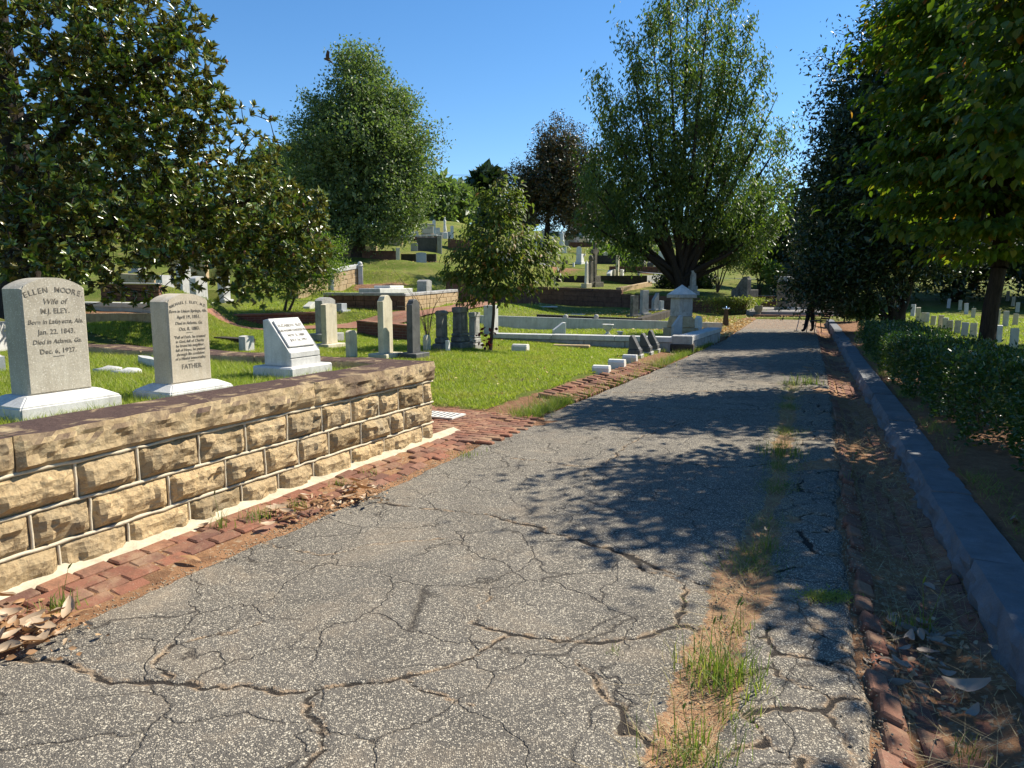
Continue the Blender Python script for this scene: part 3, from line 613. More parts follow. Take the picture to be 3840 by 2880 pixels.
# ------------------------------------------------------------------ low rock-faced wall round the near plot
WL = empty('low_stone_wall', tuple(WP(S_END, 0)), 0, 'low tan rock-faced stone wall with raised white mortar ribbons beside the lane', 'wall')
def kid(name, me, m, parent, loc, rz, k=None):
    """child placed in world coordinates under an unrotated or rotated empty"""
    o = link(name, me, m, parent); pm = Matrix.Translation(parent.location) @ Matrix.Rotation(parent.rotation_euler.z, 4, 'Z')
    w = Matrix.Translation(Vector([float(a) for a in loc])) @ Matrix.Rotation(rz, 4, 'Z')
    o.matrix_local = pm.inverted() @ w
    if k: o['kind'] = k
    return o
def ashlar(L, H, depth, seed, nx=None, nz=7, rough=.035, face=.003):
    """quarry-faced block: front is local -y at y=0, x 0..L, z 0..H"""
    nx = nx or max(6, int(L / .03)); xs = np.linspace(0, L, nx + 1); zs = np.linspace(0, H, nz + 1)
    Xg, Zg = np.meshgrid(xs, zs, indexing='ij'); ex = np.minimum(Xg, L - Xg); ez = np.minimum(Zg, H - Zg); eg = np.clip(np.minimum(ex, ez) / .055, 0, 1) ** .7
    big = vnoise(Xg + seed * 3.1, Zg + seed * 1.7, .13); mid = vnoise(Xg + seed, Zg * 1.4 - seed, .055); sm = vnoise(Xg - seed, Zg + seed * 5, .024)
    f1, f2, ci = voro2(Xg + seed * 2.3, Zg * 1.3 + seed, .12)
    Yg = -face - rough * eg * (.05 + .6 * big + .95 * ci + .45 * mid + .3 * sm)
    Yg = np.where((ex < 1e-6) | (ez < 1e-6), -.002, Yg)
    V = np.stack([Xg, Yg, Zg], -1).reshape(-1, 3).tolist(); c = nz + 1
    Fq = [(i * c + j, (i + 1) * c + j, (i + 1) * c + j + 1, i * c + j + 1) for i in range(nx) for j in range(nz)]
    bm = bmesh.new(); vs = [bm.verts.new(v) for v in V]
    for f in Fq: bm.faces.new([vs[a] for a in f])
    per = [i * c for i in range(nx + 1)] + [nx * c + j for j in range(1, nz + 1)] + [i * c + nz for i in range(nx - 1, -1, -1)] + [j for j in range(nz - 1, 0, -1)]
    bk = [bm.verts.new((vs[a].co.x, depth, vs[a].co.z)) for a in per]
    for a in range(len(per)): b = (a + 1) % len(per); bm.faces.new((vs[per[a]], bk[a], bk[b], vs[per[b]]))
    bm.faces.new(bk)
    return bm_mesh('wall_block', bm)
ZR = [(-.02, .185), (.197, .405), (.417, .632)]
JN = {2: [-2.6, -1.9, -1.25, -.62, -.02, .456, .855, 1.327, 1.748, 2.182, 2.593, 2.983, 3.399, 3.725, 4.176, S_END],
      1: [-2.6, -1.6, -1.0, -.4, .179, .527, 1.066, 1.544, 1.933, 2.293, 2.671, 3.126, 3.577, 3.812, S_END],
      0: [-2.6, -2.0, -1.3, -.75, -.2, .323, .754, 1.218, 1.683, 2.066, 2.464, 2.968, 3.466, 4.159, S_END]}
def bead(path, r=.011, seed=0):
    P = np.array(path, float); n = max(3, int(np.linalg.norm(P[-1] - P[0]) / .035)); u = np.linspace(0, 1, n)[:, None]
    Q = P[0] + (P[-1] - P[0]) * u; Q[:, 2] += .006 * (vnoise(np.arange(n) * .035 + seed, np.zeros(n) + seed, .09) - .5) * 2
    if abs(P[-1][2] - P[0][2]) > .1: Q[:, :2] += (.006 * (vnoise(np.arange(n) * .035 + seed, np.zeros(n), .06) - .5) * 2)[:, None] * Wd
    R = r * .85 * (.8 + .5 * vnoise(np.arange(n) * .035, np.zeros(n) + seed, .06)); return Q, R
sd_ = 0
bm = bmesh.new(); box_bm(bm, -7.0, -.012, .012, .34, -.1, .640); box_bm(bm, -.34, -.012, .34, 6.6, -.1, .640)
kid('wall_core', bm_mesh('wall_core', bm), M['mortar'], WL, WP(S_END, 0), A_W)
for row, js in JN.items():
    z0, z1 = ZR[row]
    for a, b in zip(js, js[1:]):
        sd_ += 1; kid('wall_block', ashlar(b - a - .016, z1 - z0, .03, sd_, rough=.040), M['wallstone'], WL, WP(a + .008, .0, z0), A_W)
    for a in js[1:-1]:
        V_, F_ = tubes([bead([WP(a, .012, z0 - .006), WP(a, .012, z1 + .006)], .0105, a)], 6)
        o = link('mortar_bead', fast_mesh('mortar_bead', V_ - np.array(WL.location), F_, True), M['mortar'], WL)
    zt = z1 + .006
    V_, F_ = tubes([bead([WP(-2.6, .016, zt), WP(S_END + .012, .016, zt)], .0125, row * 5.0)], 6)
    link('mortar_bead', fast_mesh('mortar_bead', V_ - np.array(WL.location), F_, True), M['mortar'], WL)
    # end face, running back from the corner
    for a, b in ((.0, .33 + .1 * row), (.33 + .1 * row, .95), (.95, 1.6), (1.6, 2.3), (2.3, 3.1), (3.1, 3.9), (3.9, 4.8)):
        sd_ += 1; kid('wall_block', ashlar(b - a - .014, z1 - z0, .03, sd_, nx=8, nz=4), M['wallstone'], WL, WP(S_END, -.0 - a - .007, z0), A_W + pi / 2)
# coping: long slabs with a dressed top and rock-faced edge
for a, b in ((-2.6, .123), (.123, 2.508), (2.508, S_END + .035)):
    o = kid('coping_stone', rough_block('coping_stone', b - a - .006, .43, .195, int((b - a) * 26), 7, .040, int(a * 10) + 31, .006), M['coping'], WL, WP(a + .003, .022, .650), A_W)
for a, b in ((.0, 1.7), (1.7, 3.6), (3.6, 6.0)):
    bm = bmesh.new(); box_bm(bm, 0, b - a - .006, 0, .42, 0, .193); bmesh.ops.subdivide_edges(bm, edges=[e for e in bm.edges if abs(e.verts[0].co.x - e.verts[1].co.x) > .5], cuts=12, use_grid_fill=True)
    for v in bm.verts: v.co.z += .008 * math.sin(v.co.x * 5 + a) * (v.co.z > .1); v.co.y += .006 * math.sin(v.co.x * 11 + a * 2)
    bmesh.ops.bevel(bm, geom=[e for e in bm.edges if len(e.link_faces) == 2 and e.calc_face_angle() > 1], offset=.012, segments=1, affect='EDGES')
    kid('coping_stone', bm_mesh('coping_stone', bm), M['coping'], WL, WP(S_END + .03, -.412 - a, .651), A_W + pi / 2)
# cement footing along the wall foot
def fq(s, t): return WP(s, .012 + t * (.115 + .03 * vnoise(np.array([s]), np.array([2.0]), .3)[0]), .055 * (1 - t) + .012 * t + .008 * vnoise(np.array([s]), np.array([t]), .1)[0])
o = strip('wall_footing', fq, -2.6, S_END + .45, 120, np.linspace(0, 1, 4), M['cement'])
# white grating let into the walk
GT = empty('marble_grating', tuple(WP(5.45, -.52, .04)), A_W, 'small white slotted marble grating lying flat by the wall end', 'grating')
bm = bmesh.new(); box_bm(bm, -.17, .17, -.24, .24, 0, .018); link('slab', bm_mesh('slab', bm), M['white'], GT)
for i in range(6):
    bm = bmesh.new(); box_bm(bm, -.13, .13, -.012, .012, .0185, .021); link('slot_shade', bm_mesh('slot_shade', bm), M['slate'], GT, (0, -.18 + i * .072, 0))  # slots are flat dark strips on the slab, their shade put into colour
# ------------------------------------------------------------------ stones
def arc(w, h, rise, n=10):
    """upright outline with a segmental head"""
    if rise <= 0: return [(-w / 2, 0), (w / 2, 0), (w / 2, h), (-w / 2, h)]
    R = (w * w / 4 + rise * rise) / (2 * rise); cz = h - R; a0 = math.asin(min(1, w / 2 / R))
    if rise > w / 2 * .98: R = w / 2; cz = h - R; a0 = pi / 2
    return [(-w / 2, 0), (w / 2, 0)] + [(R * sin(a0 - 2 * a0 * i / n), cz + R * cos(a0 - 2 * a0 * i / n)) for i in range(n + 1)]
def outline(style, w, h):
    if style == 'flat': return arc(w, h, 0)
    if style == 'seg': return arc(w, h, w * .16)
    if style == 'low': return arc(w, h, w * .07)
    if style == 'round': return arc(w, h, w * .5)
    if style == 'shoulder':   # round head between square shoulders
        r = w * .36; zs = h - r * 1.05; return [(-w / 2, 0), (w / 2, 0), (w / 2, zs), (r, zs + .02 * h)] + [(r * cos(pi * i / 8), zs + .02 * h + (h - zs - .02 * h) * sin(pi * i / 8)) for i in range(1, 8)] + [(-r, zs + .02 * h), (-w / 2, zs)]
    if style == 'point': return [(-w / 2, 0), (w / 2, 0), (w / 2, h - w * .3), (0, h), (-w / 2, h - w * .3)]
    if style == 'ogee': return [(-w / 2, 0), (w / 2, 0), (w / 2, h * .86), (w * .42, h * .885), (w * .36, h * .94), (w * .18, h * .985), (0, h), (-w * .18, h * .985), (-w * .36, h * .94), (-w * .42, h * .885), (-w / 2, h * .86)]
    if style == 'slope': return [(-w / 2, 0), (w / 2, 0), (w / 2, h), (w * .3, h), (-w / 2, h * .55)]
AW = A_W                                                 # stones face the lane like the near ones (local -y -> Wn)
def tomb(name, label, cat, px, py, Y, wpx, hpx, style='flat', mat='marble', base=None, th=.12, rz=None, group=None, z=None, bury=.12, top_mat=None):
    """a headstone whose foot is seen at (px,py) at distance Y; sizes are turned into metres there"""
    p = D(px, py, Y); zg = gz(p[0], p[1]) if z is None else z
    u = Y / F; rz = AW if rz is None else rz
    vis = abs(cos(rz)) + 0.0; w = wpx * u / max(.45, abs(cos(atan2(p[0], p[1]) * -1 - rz + 0)) if False else 1.0)
    w = wpx * u; h = hpx * u + (float(p[2]) - zg)
    e = empty(name, (p[0], p[1], zg), rz, label, cat, group); zb = 0
    if base:
        bw, bh, bd = base; zb = bh
        link('base', box_me('base', bw * w, bd, bh + bury, .012), M[mat] if top_mat is None else M[top_mat], e, (0, 0, -bury))
    o = link('tablet', extrude_me('tablet', outline(style, w, h - zb + (0 if base else bury)), th, .008), M[mat], e, (0, 0, zb if base else -bury))
    return e
def text_mesh(lines, name='inscription'):
    """lines: (string, size, x, z, arc_radius or None, shear) in the plane of the stone"""
    bm = bmesh.new()
    def add(s, size, x, z, rot, shear, bold):
        cu = bpy.data.curves.new('t', 'FONT'); cu.body = s; cu.size = size; cu.align_x = 'CENTER'; cu.extrude = .0012; cu.shear = shear; cu.offset = bold; cu.resolution_u = 2
        ob = bpy.data.objects.new('t', cu); COL.objects.link(ob); bpy.context.view_layer.update()
        me = bpy.data.meshes.new_from_object(ob.evaluated_get(bpy.context.evaluated_depsgraph_get()))
        me.transform(Matrix.Translation((x, 0, z)) @ Matrix.Rotation(rot, 4, 'Y') @ Matrix.Rotation(pi / 2, 4, 'X')); bm.from_mesh(me)
        bpy.data.objects.remove(ob); bpy.data.curves.remove(cu); bpy.data.meshes.remove(me)
    for s, size, x, z, R, shear in lines:
        bold = size * .004
        if R is None: add(s, size, x, z, 0, shear, bold)
        else:
            adv = {'I': .38, 'M': .86, 'W': .9, ' ': .38, '.': .32, 'J': .55, 'L': .58, ',': .32}; ws = [adv.get(c, .70) * size for c in s]; tot = sum(ws); a = -tot / 2
            for c, w in zip(s, ws):
                th = (a + w / 2) / R; a += w
                if c != ' ': add(c, size, x + R * sin(th), z - R * (1 - cos(th)), th, shear, bold)
    return bm_mesh(name, bm)
def chamfer_base(w, d, h, inset, ch):
    bm = bmesh.new(); b = [bm.verts.new((sx * w / 2, sy * d / 2, z)) for z in (-.15, h - ch) for sx, sy in ((-1, -1), (1, -1), (1, 1), (-1, 1))]
    t = [bm.verts.new((sx * (w / 2 - inset), sy * (d / 2 - inset), h)) for sx, sy in ((-1, -1), (1, -1), (1, 1), (-1, 1))]
    R = [b[:4], b[4:], t]
    for lo, hi in zip(R, R[1:]):
        for i in range(4): bm.faces.new((lo[i], lo[(i + 1) % 4], hi[(i + 1) % 4], hi[i]))
    bm.faces.new(t); bm.faces.new(b[:4][::-1]); bmesh.ops.bevel(bm, geom=[e for e in bm.edges], offset=.009, segments=2, affect='EDGES')
    return bm_mesh('base', bm)
def big_stone(name, label, BL, w, h_sh, rise, th, base, mat, lines, zp):
    c = np.array(BL[:2]) + Wd * w / 2 - Wn * th / 2
    e = empty(name, (c[0], c[1], PLOT_Z), AW, label, 'gravestone')
    link('base', chamfer_base(*base), M['marble'], e)
    z0 = zp - PLOT_Z
    tb = link('tablet', extrude_me('tablet', arc(w, h_sh + rise, rise, 16), th, .012), M[mat], e, (0, 0, z0))
    # chamfered front arrises above a stop, as cut on the stone
    for ln in lines: link('inscription', text_mesh([ln]), M['engrave'], tb, (0, -th / 2 - .0012, 0))
    return e
BL = G(29.6, 396, .91)
big_stone('gravestone', 'tall grey round-topped headstone nearest the left edge, lettered ELLEN MOORE', BL, .445, .715, .075, .21, (.72, .46, .16, .10, .06), 'ellen',
          [('ELLEN  MOORE.', .052, 0, .692, .55, 0), ('Wife of', .054, 0, .612, None, .25), ('M.J. ELEY.', .050, 0, .548, None, 0), ('Born in Lafayette, Ala.', .043, 0, .478, None, .2), ('Jan. 22. 1843.', .048, 0, .408, None, 0),
           ('Died in Atlanta, Ga.', .043, 0, .342, None, .2), ('Dec. 6, 1927.', .048, 0, .274, None, 0), ('___', .05, 0, .258, None, 0)], .91)
BL = G(171.9, 384.7, .875)
big_stone('gravestone', 'tan round-topped headstone marked FATHER, standing behind the wall coping', BL, .395, .645, .062, .20, (.62, .44, .125, .09, .05), 'michael',
          [('MICHAEL J. ELEY, M.D.', .030, 0, .632, .40, 0), ('Born in Union Springs, Ala.', .033, 0, .560, None, .15), ('April 19, 1851.', .038, 0, .512, None, 0), ('Died in Atlanta, Ga.', .033, 0, .466, None, .2), ('Oct. 8, 1883.', .038, 0, .418, None, 0), ('___', .04, 0, .404, None, 0),
           ('"Full of Faith, he trusted', .031, 0, .356, None, .15), ('in God, full of Charity', .031, 0, .322, None, .15), ('he loved his neighbor,', .031, 0, .288, None, .15), ('full of Hope, he passed', .031, 0, .254, None, .15), ('through life confident', .031, 0, .220, None, .15), ('of a blissful immortality.', .031, 0, .186, None, .15), ('___', .04, 0, .176, None, 0), ('FATHER', .054, 0, .112, None, 0)], .875)
# slant-faced stone
bl = G(291.8, 380.6, PLOT_Z); c = np.array(bl[:2]) + Wd * .29 - Wn * .24
e = empty('slant_gravestone', (c[0], c[1], PLOT_Z), AW, 'grey marble slant-faced headstone with an inscribed tablet on a two-step base', 'gravestone')
link('base', box_me('base', .60, .50, .27, .015), M['marble'], e, (0, 0, -.15))
def side_prof(name, prof, w, bev=.008):
    me = extrude_me(name, prof, w, bev); me.transform(Matrix.Rotation(pi / 2, 4, 'Z')); return me     # outline in y,z pushed along x
b = link('body', side_prof('body', [(-.17, .12), (.17, .12), (.17, .56), (.10, .575), (-.14, .265), (-.165, .25), (-.165, .205), (-.15, .20), (-.15, .195), (-.17, .19)], .43), M['marble'], e)
tilt = math.atan2(.24, .31)
fp = link('face_panel', box_me('face_panel', .37, .315, .016, .006), M['marble'], e); fp.rotation_euler = (pi / 2 - tilt + .0, 0, 0); fp.location = (0, -.022, .424)
for ln in [('ELIZABETH  ELEY', .044, 0, .075, None, 0), ('GRAHAM HARRISON', .040, 0, .018, None, 0), ('NOV. 5, 1880', .041, 0, -.042, None, 0), ('JULY 16, 1951', .041, 0, -.100, None, 0)]:
    txt = text_mesh([ln]); txt.transform(Matrix.Rotation(-pi / 2, 4, 'X')); link('inscription', txt, M['engrave'], fp, (0, 0, .0172))
# grave kerbs in the near plot, sunk in the grass
for (px, py, L, W, H, lb) in ((203, 366.5, .95, .09, .10, 'low marble grave kerb sunk in grass beside the FATHER stone'), (6, 367, .9, .12, .16, 'low dark marble grave kerb at the left edge of the photo')):
    p = G(px - 30 if px > 100 else px, py + 5, PLOT_Z); o = link('grave_kerb', rough_block('grave_kerb', L, W, H + .1, 10, 4, .012, px, .012), M['marble'], None, (p[0], p[1], PLOT_Z - .1), AW + pi / 2 - .4); props(o, lb, 'kerb')
for px, py, lb in ((108.5, 372.5, 'left of two broken marble lumps lying in the near grass'), (128, 374.5, 'right of two broken marble lumps lying in the near grass')):
    p = G(px, py, PLOT_Z); bm = bmesh.new(); bmesh.ops.create_icosphere(bm, subdivisions=2, radius=1)
    for v in bm.verts: v.co = Vector((v.co.x * .16, v.co.y * .05, v.co.z * .055)) * (1 + .15 * sin(v.co.x * 9 + px))
    o = link('marble_fragment', bm_mesh('marble_fragment', bm, True), M['marble'], None, (p[0], p[1], PLOT_Z + .012), .35); props(o, lb, 'stone fragment')
# ------------------------------------------------------------------ wall-like things that run between two points
def run_wall(name, label, p0, p1, H, th, mat, cat='wall', cap=None, capmat=None, below=.4, blocks=None, group=None, z0=None, z1=None, seed=0):
    """wall from p0 to p1 (feet); parts: body or single blocks, plus capping slabs"""
    p0 = np.array(p0, float); p1 = np.array(p1, float); d = p1 - p0; L = hypot(d[0], d[1]); rz = atan2(d[1], d[0]); sl = d[2] / L
    e = empty(name, tuple(p0), rz, label, cat, group)
    def shear(me):
        for v in me.vertices: v.co.z += sl * v.co.x
        return me
    if blocks:
        bw, bh = blocks; nr = max(1, round((H - (cap or 0)) / bh)); bh = (H - (cap or 0)) / nr; r = random.Random(seed)
        bm = bmesh.new(); box_bm(bm, .01, L - .01, .02, th - .02, -below, H - (cap or 0) - .005); link('core', shear(bm_mesh('core', bm)), M['mortar'] if mat in ('tanstone', 'wallstone') else M['kerbblack'], e)
        for k in range(nr):
            x = -bw * .5 * (k % 2)
            while x < L:
                w = bw * r.uniform(.75, 1.25); a, b = max(0, x), min(L, x + w); x += w
                if b - a < .05: continue
                bm = bmesh.new(); jy = r.uniform(0, .018); box_bm(bm, a + .006, b - .006, -jy, th, k * bh + .006 - (below if k == 0 else 0), (k + 1) * bh - .006)
                bmesh.ops.bevel(bm, geom=list(bm.edges), offset=.008, segments=1, affect='EDGES')
                link('block', shear(bm_mesh('block', bm)), M[mat], e)
    else:
        bm = bmesh.new(); box_bm(bm, 0, L, 0, th, -below, H - (cap or 0)); link('body', shear(bm_mesh('body', bm)), M[mat], e)
    if cap:
        n = max(1, round(L / 1.8)); r = random.Random(seed + 5)
        for i in range(n):
            bm = bmesh.new(); box_bm(bm, L * i / n + .004, L * (i + 1) / n - .004, -.03, th + .03, H - cap + .002, H + r.uniform(-.006, .006)); bmesh.ops.bevel(bm, geom=list(bm.edges), offset=.01, segments=1, affect='EDGES')
            link('capping_slab', shear(bm_mesh('capping_slab', bm)), M[capmat or mat], e)
    return e
def setz(p, dz=0.0): return np.array([p[0], p[1], gz(p[0], p[1]) + dz])
# long brownstone retaining wall at the back of the lawn
run_wall('retaining_wall', 'tall left length of long brownstone retaining wall behind the lawn', RW0, RW1, 1.02, .42, 'brownstone', cap=.16, blocks=(1.0, .28), seed=1)
run_wall('retaining_wall', 'lower right length of brownstone retaining wall with ivy over its end', RW1 + np.array([.02, .05, 0]), RW2, .80, .42, 'brownstone', blocks=(1.0, .27), seed=2)
bb = D(621, 296, 41.5); run_wall('terrace_kerb', 'short stone kerb running back from the step in the brownstone wall', (bb[0], bb[1], pl_ret(bb[0], bb[1]) - .02), (lambda q: (q[0], q[1], pl_ret(q[0], q[1])))(D(652, 287.5, 47.5)), .28, .3, 'tanstone', cat='kerb')
# low brick edging of the left lawn, with two steps
e = run_wall('brick_edging', 'low dark red brick edging wall along the left lawn', LB0, LB1, .47, .26, 'brickwall', cap=.07, capmat='brick', seed=3)
for i in range(3):
    p = LB0 + (LB1 - LB0) * .02 + np.array([-.1, -.28 * (3 - i) + .2, .0]); bm = bmesh.new(); box_bm(bm, -.55, .55, 0, .3, -.2, .11 + .11 * i); o = link('brick_step', bm_mesh('brick_step', bm), M['brickwall'], None, tuple(p), 0)
    props(o, ('lowest', 'middle', 'upper')[i] + ' brick step at the left end of the low brick edging', 'step')
q0 = LB1 + np.array([.02, .0, 0]); q1 = np.array([*D(360, 320.5, 25.0)]); run_wall('brick_edging', 'short brick edging wall turning back beside the grey block headstone', q0, (q1[0], q1[1], q0[2] + .05), .34, .24, 'brickwall', cap=.06, capmat='brick', seed=4)
p0, p1, p2 = D(325, 338, 17.6), D(357, 329.5, 19.6), D(410, 336.5, 18.2)
o = run_wall('brick_border', 'low octagonal brick border round the small central grass bed', (p1[0], p1[1], p1[2] - .05), (p2[0], p2[1], p2[2] - .02), .30, .22, 'brickwall', cap=.05, capmat='brick', seed=5)
def path_strip(name, pts, w):
    P = np.array(pts); out = []
    for i, q in enumerate(P):
        t = P[min(i + 1, len(P) - 1)] - P[max(i - 1, 0)]; nrm = np.array([-t[1], t[0]]) / hypot(t[0], t[1])
        for v in np.linspace(-w / 2, w / 2, 7): x, y = q[0] + nrm[0] * v, q[1] + nrm[1] * v; out.append((x, y, gz(x, y) + .06))
    i0 = (np.arange(len(P) - 1)[:, None] * 7 + np.arange(6)[None]).ravel(); o = link(name, fast_mesh(name, out, np.stack([i0, i0 + 7, i0 + 8, i0 + 1], 1), True), M['brickpath']); props(o, kind='structure')
def poly(pts, n=14): P = np.array(pts); u = np.linspace(0, len(P) - 1, n); return np.stack([np.interp(u, range(len(P)), P[:, k]) for k in range(3)], 1)
path_strip('brick_path', poly([D(205, 331, 21.8), D(260, 331.5, 21.8), D(320, 331, 22.2), D(362, 325, 23.2), D(400, 320, 23.6), D(430, 315, 24.8), D(470, 308, 27.6), D(492, 303.5, 31)], 40), 1.3)
# raised ashlar plot
g0 = setz(FB[0], 0); c3 = FB[0] + (FB[3] - FB[0]); zf = float(FB[0][2])
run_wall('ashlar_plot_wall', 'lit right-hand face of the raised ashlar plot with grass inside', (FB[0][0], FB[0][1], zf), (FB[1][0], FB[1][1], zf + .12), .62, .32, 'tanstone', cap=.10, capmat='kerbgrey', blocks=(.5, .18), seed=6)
run_wall('ashlar_plot_wall', 'shaded left-hand face of the raised ashlar plot with grass inside', (FB[3][0], FB[3][1], zf), (FB[0][0], FB[0][1], zf), .64, .30, 'brownstone', cap=.10, capmat='kerbgrey', blocks=(.45, .18), seed=7)  # dark brownstone on this face puts its shade into the colour
pc = (FB[0] + FB[1] + FB[2] + FB[3]) / 4; ee = empty('grave_slab', (pc[0] - .3, pc[1], FBZ - .05), atan2(FBd[1], FBd[0]), 'pale flat marble slab lying on the raised ashlar plot', 'grave slab')
link('slab', box_me('slab', 2.6, .9, .22, .02), M['marble'], ee); link('upper_slab', box_me('upper_slab', 1.1, .7, .10, .02), M['white'], ee, (.2, 0, .222))
tomb('headstone', 'rounded grey headstone standing at the back of the raised ashlar plot', 'gravestone', 424.5, 293, 29.5, 10, 13, 'seg', 'kerbgrey', None, .45, z=FBZ - .05)
# L-shaped stone wall with white corner posts
w0, w1 = D(298, 299.5, 29.5), D(363, 285, 33.5)
run_wall('stone_wall', 'tan ashlar wall topped by white marble rails left of the grassy mound', w0, w1, .95, .4, 'tanstone', cap=.16, capmat='marble', blocks=(.55, .22), seed=8)
def post(label, px, py, Y, wpx, hpx, ball=True, mat='marble', z=None):
    p = D(px, py, Y); u = Y / F; zg = float(p[2]) if z is None else z; e = empty('gate_post', (p[0], p[1], zg), .3, label, 'post'); w = wpx * u
    link('shaft', box_me('shaft', w, w, hpx * u * .84 + .3, .015), M[mat], e, (0, 0, -.3)); link('cap', box_me('cap', w * 1.2, w * 1.2, hpx * u * .05, .01), M[mat], e, (0, 0, hpx * u * .842))
    if ball: link('ball', lathe_me('ball', [(w * .48 * sin(pi * i / 8) + .003, hpx * u * .895 + w * .45 * (1 - cos(pi * i / 8))) for i in range(9)], 10), M[mat], e)
post('white marble corner post with ball top at the wall by the mound', 360.6, 284, 33.2, 4.6, 20); post('plain white marble post partway along the tan ashlar wall', 332, 285, 31.4, 3.6, 17, False)
# ---- headstones in the middle plots
T = tomb
T('headstone', 'tall streaked cream headstone with rounded shouldered top, centre of the photo', 'gravestone', 386, 358.7, 13.8, 16.3, 63.5, 'shoulder', 'cream', (1.85, .11, .42), .13)
T('headstone', 'tall dark headstone with dappled shade beside the cream one', 'gravestone', 414, 359.2, 13.9, 14.5, 60, 'shoulder', 'slate', (1.75, .11, .42), .13)  # whole stone and base in the dark slate colour
T('headstone', 'pale yellow square-topped headstone with a white plinth', 'gravestone', 330, 347.6, 15.9, 17, 44, 'low', 'cream', (1.6, .10, .4), .14)
T('headstone', 'large grey round-shouldered headstone standing behind the pale yellow one', 'gravestone', 326.5, 343, 17.4, 20.5, 45.5, 'seg', 'kerbgrey', (1.5, .18, .5), .22)
T('headstone', 'low grey block headstone with pale base at the brick edging corner', 'gravestone', 341, 316.5, 24.6, 8.6, 13, 'flat', 'bluegrey', (1.5, .06, .5), .3, z=float(pl_lb(*D(341, 316.5, 24.6)[:2])))
T('footstone', 'small round-shouldered footstone left of the tall cream headstone', 'gravestone', 351.8, 357.5, 13.6, 12.2, 27.5, 'seg', 'cream', None, .10)
T('footstone', 'narrow small pale footstone with round head right of the dark headstone', 'gravestone', 427, 351, 15.5, 8.5, 16.4, 'round', 'cream', None, .09)
T('footstone', 'tiny leaning white stub of stone before the scroll-topped monument', 'gravestone', 447.8, 350.3, 15.4, 4.2, 10, 'flat', 'white', None, .07)
T('footstone', 'squat white block footstone just behind the near plot wall', 'gravestone', 247, 352, 13.4, 12.4, 16.5, 'low', 'marble', None, .16)
T('headstone', 'small pale slanted headstone on the left lawn above the brick edging', 'gravestone', 310, 312.3, 25.6, 11, 10.4, 'slope', 'white', None, .30, z=float(pl_lb(*D(310, 312.3, 25.6)[:2])))
def monument(label, px, py, Y, wpx, hpx, mat, scroll=True, orn=False):
    p = D(px, py, Y); u = Y / F; w = wpx * u; h = hpx * u; e = empty('monument', (p[0], p[1], gz(p[0], p[1])), AW, label, 'monument')
    link('plinth', box_me('plinth', w, w * .62, h * .16 + .15, .015), M[mat], e, (0, 0, -.15))
    link('base', box_me('base', w * .82, w * .5, h * .15, .03, .92), M[mat], e, (0, 0, h * .162))
    if orn: link('moulding', box_me('moulding', w * .76, w * .46, h * .07, .02, .9, 2), M[mat], e, (0, 0, h * .314))
    zb = h * (.386 if orn else .314)
    link('die', box_me('die', w * .62, w * .38, h * (.5 if orn else .6), .012, .95), M[mat], e, (0, 0, zb))
    if orn:
        link('panel', box_me('panel', w * .42, .012, h * .36, .004), M[mat], e, (0, -w * .19 - .002, zb + h * .06))
        link('crown', extrude_me('crown', outline('ogee', w * .68, h * .13), w * .40, .01), M[mat], e, (0, 0, zb + h * .502))
    else:
        link('scroll', side_prof('scroll', [(.5 * w * .44 * cos(a), .5 * w * .30 * sin(a)) for a in np.linspace(0, 2 * pi, 16)[:-1]], w * .64, .0), M[mat], e, (0, 0, zb + h * .60))
monument('dark lichened monument with rolled scroll top on a square plinth', 442, 349.6, 15.9, 19, 40, 'dark')
monument('ornate dark grey monument with carved panel and moulded stepped base', 460.5, 347.5, 16.4, 25, 40.5, 'dark', False, True)
monument('pale grey carved monument half hidden by the young dogwood', 474.5, 343, 17.2, 18, 36, 'kerbgrey', False, True)
T('headstone', 'plain grey slab headstone behind the young dogwood trunk', 'gravestone', 491, 327.5, 22, 13, 22, 'flat', 'marble', None, .3)
# block footstones on the lawn
def footblock(label, px, py, z, wpx, hpx, mat='white', rz=None):
    p = G(px, py, z); u = p[1] / F; e = empty('footstone', (p[0], p[1], gz(p[0], p[1])), AW if rz is None else rz, label, 'gravestone', 'low block footstones on the lawn')
    link('block', side_prof('block', [(-.11, -.1), (.11, -.1), (.11, hpx * u * .72), (.075, hpx * u * .95), (0, hpx * u), (-.075, hpx * u * .95), (-.11, hpx * u * .72)], wpx * u, .008), M[mat], e)
footblock('nearest of three white block footstones in a row by the lane', 601.5, 371.5, .07, 17, 9.6, rz=-.35)
footblock('middle of three white block footstones in a row by the lane', 617, 366.3, .07, 16.5, 10.2, rz=-.35)
footblock('shaded third white block footstone in the row by the lane', 630, 361, .07, 14, 9.2, 'marble', rz=-.35)  # greyer marble here: the shade on this white stone is in the colour
footblock('lone white block footstone on the lawn right of the dogwood', 520.5, 352.7, .07, 16, 7.6, rz=-.35)
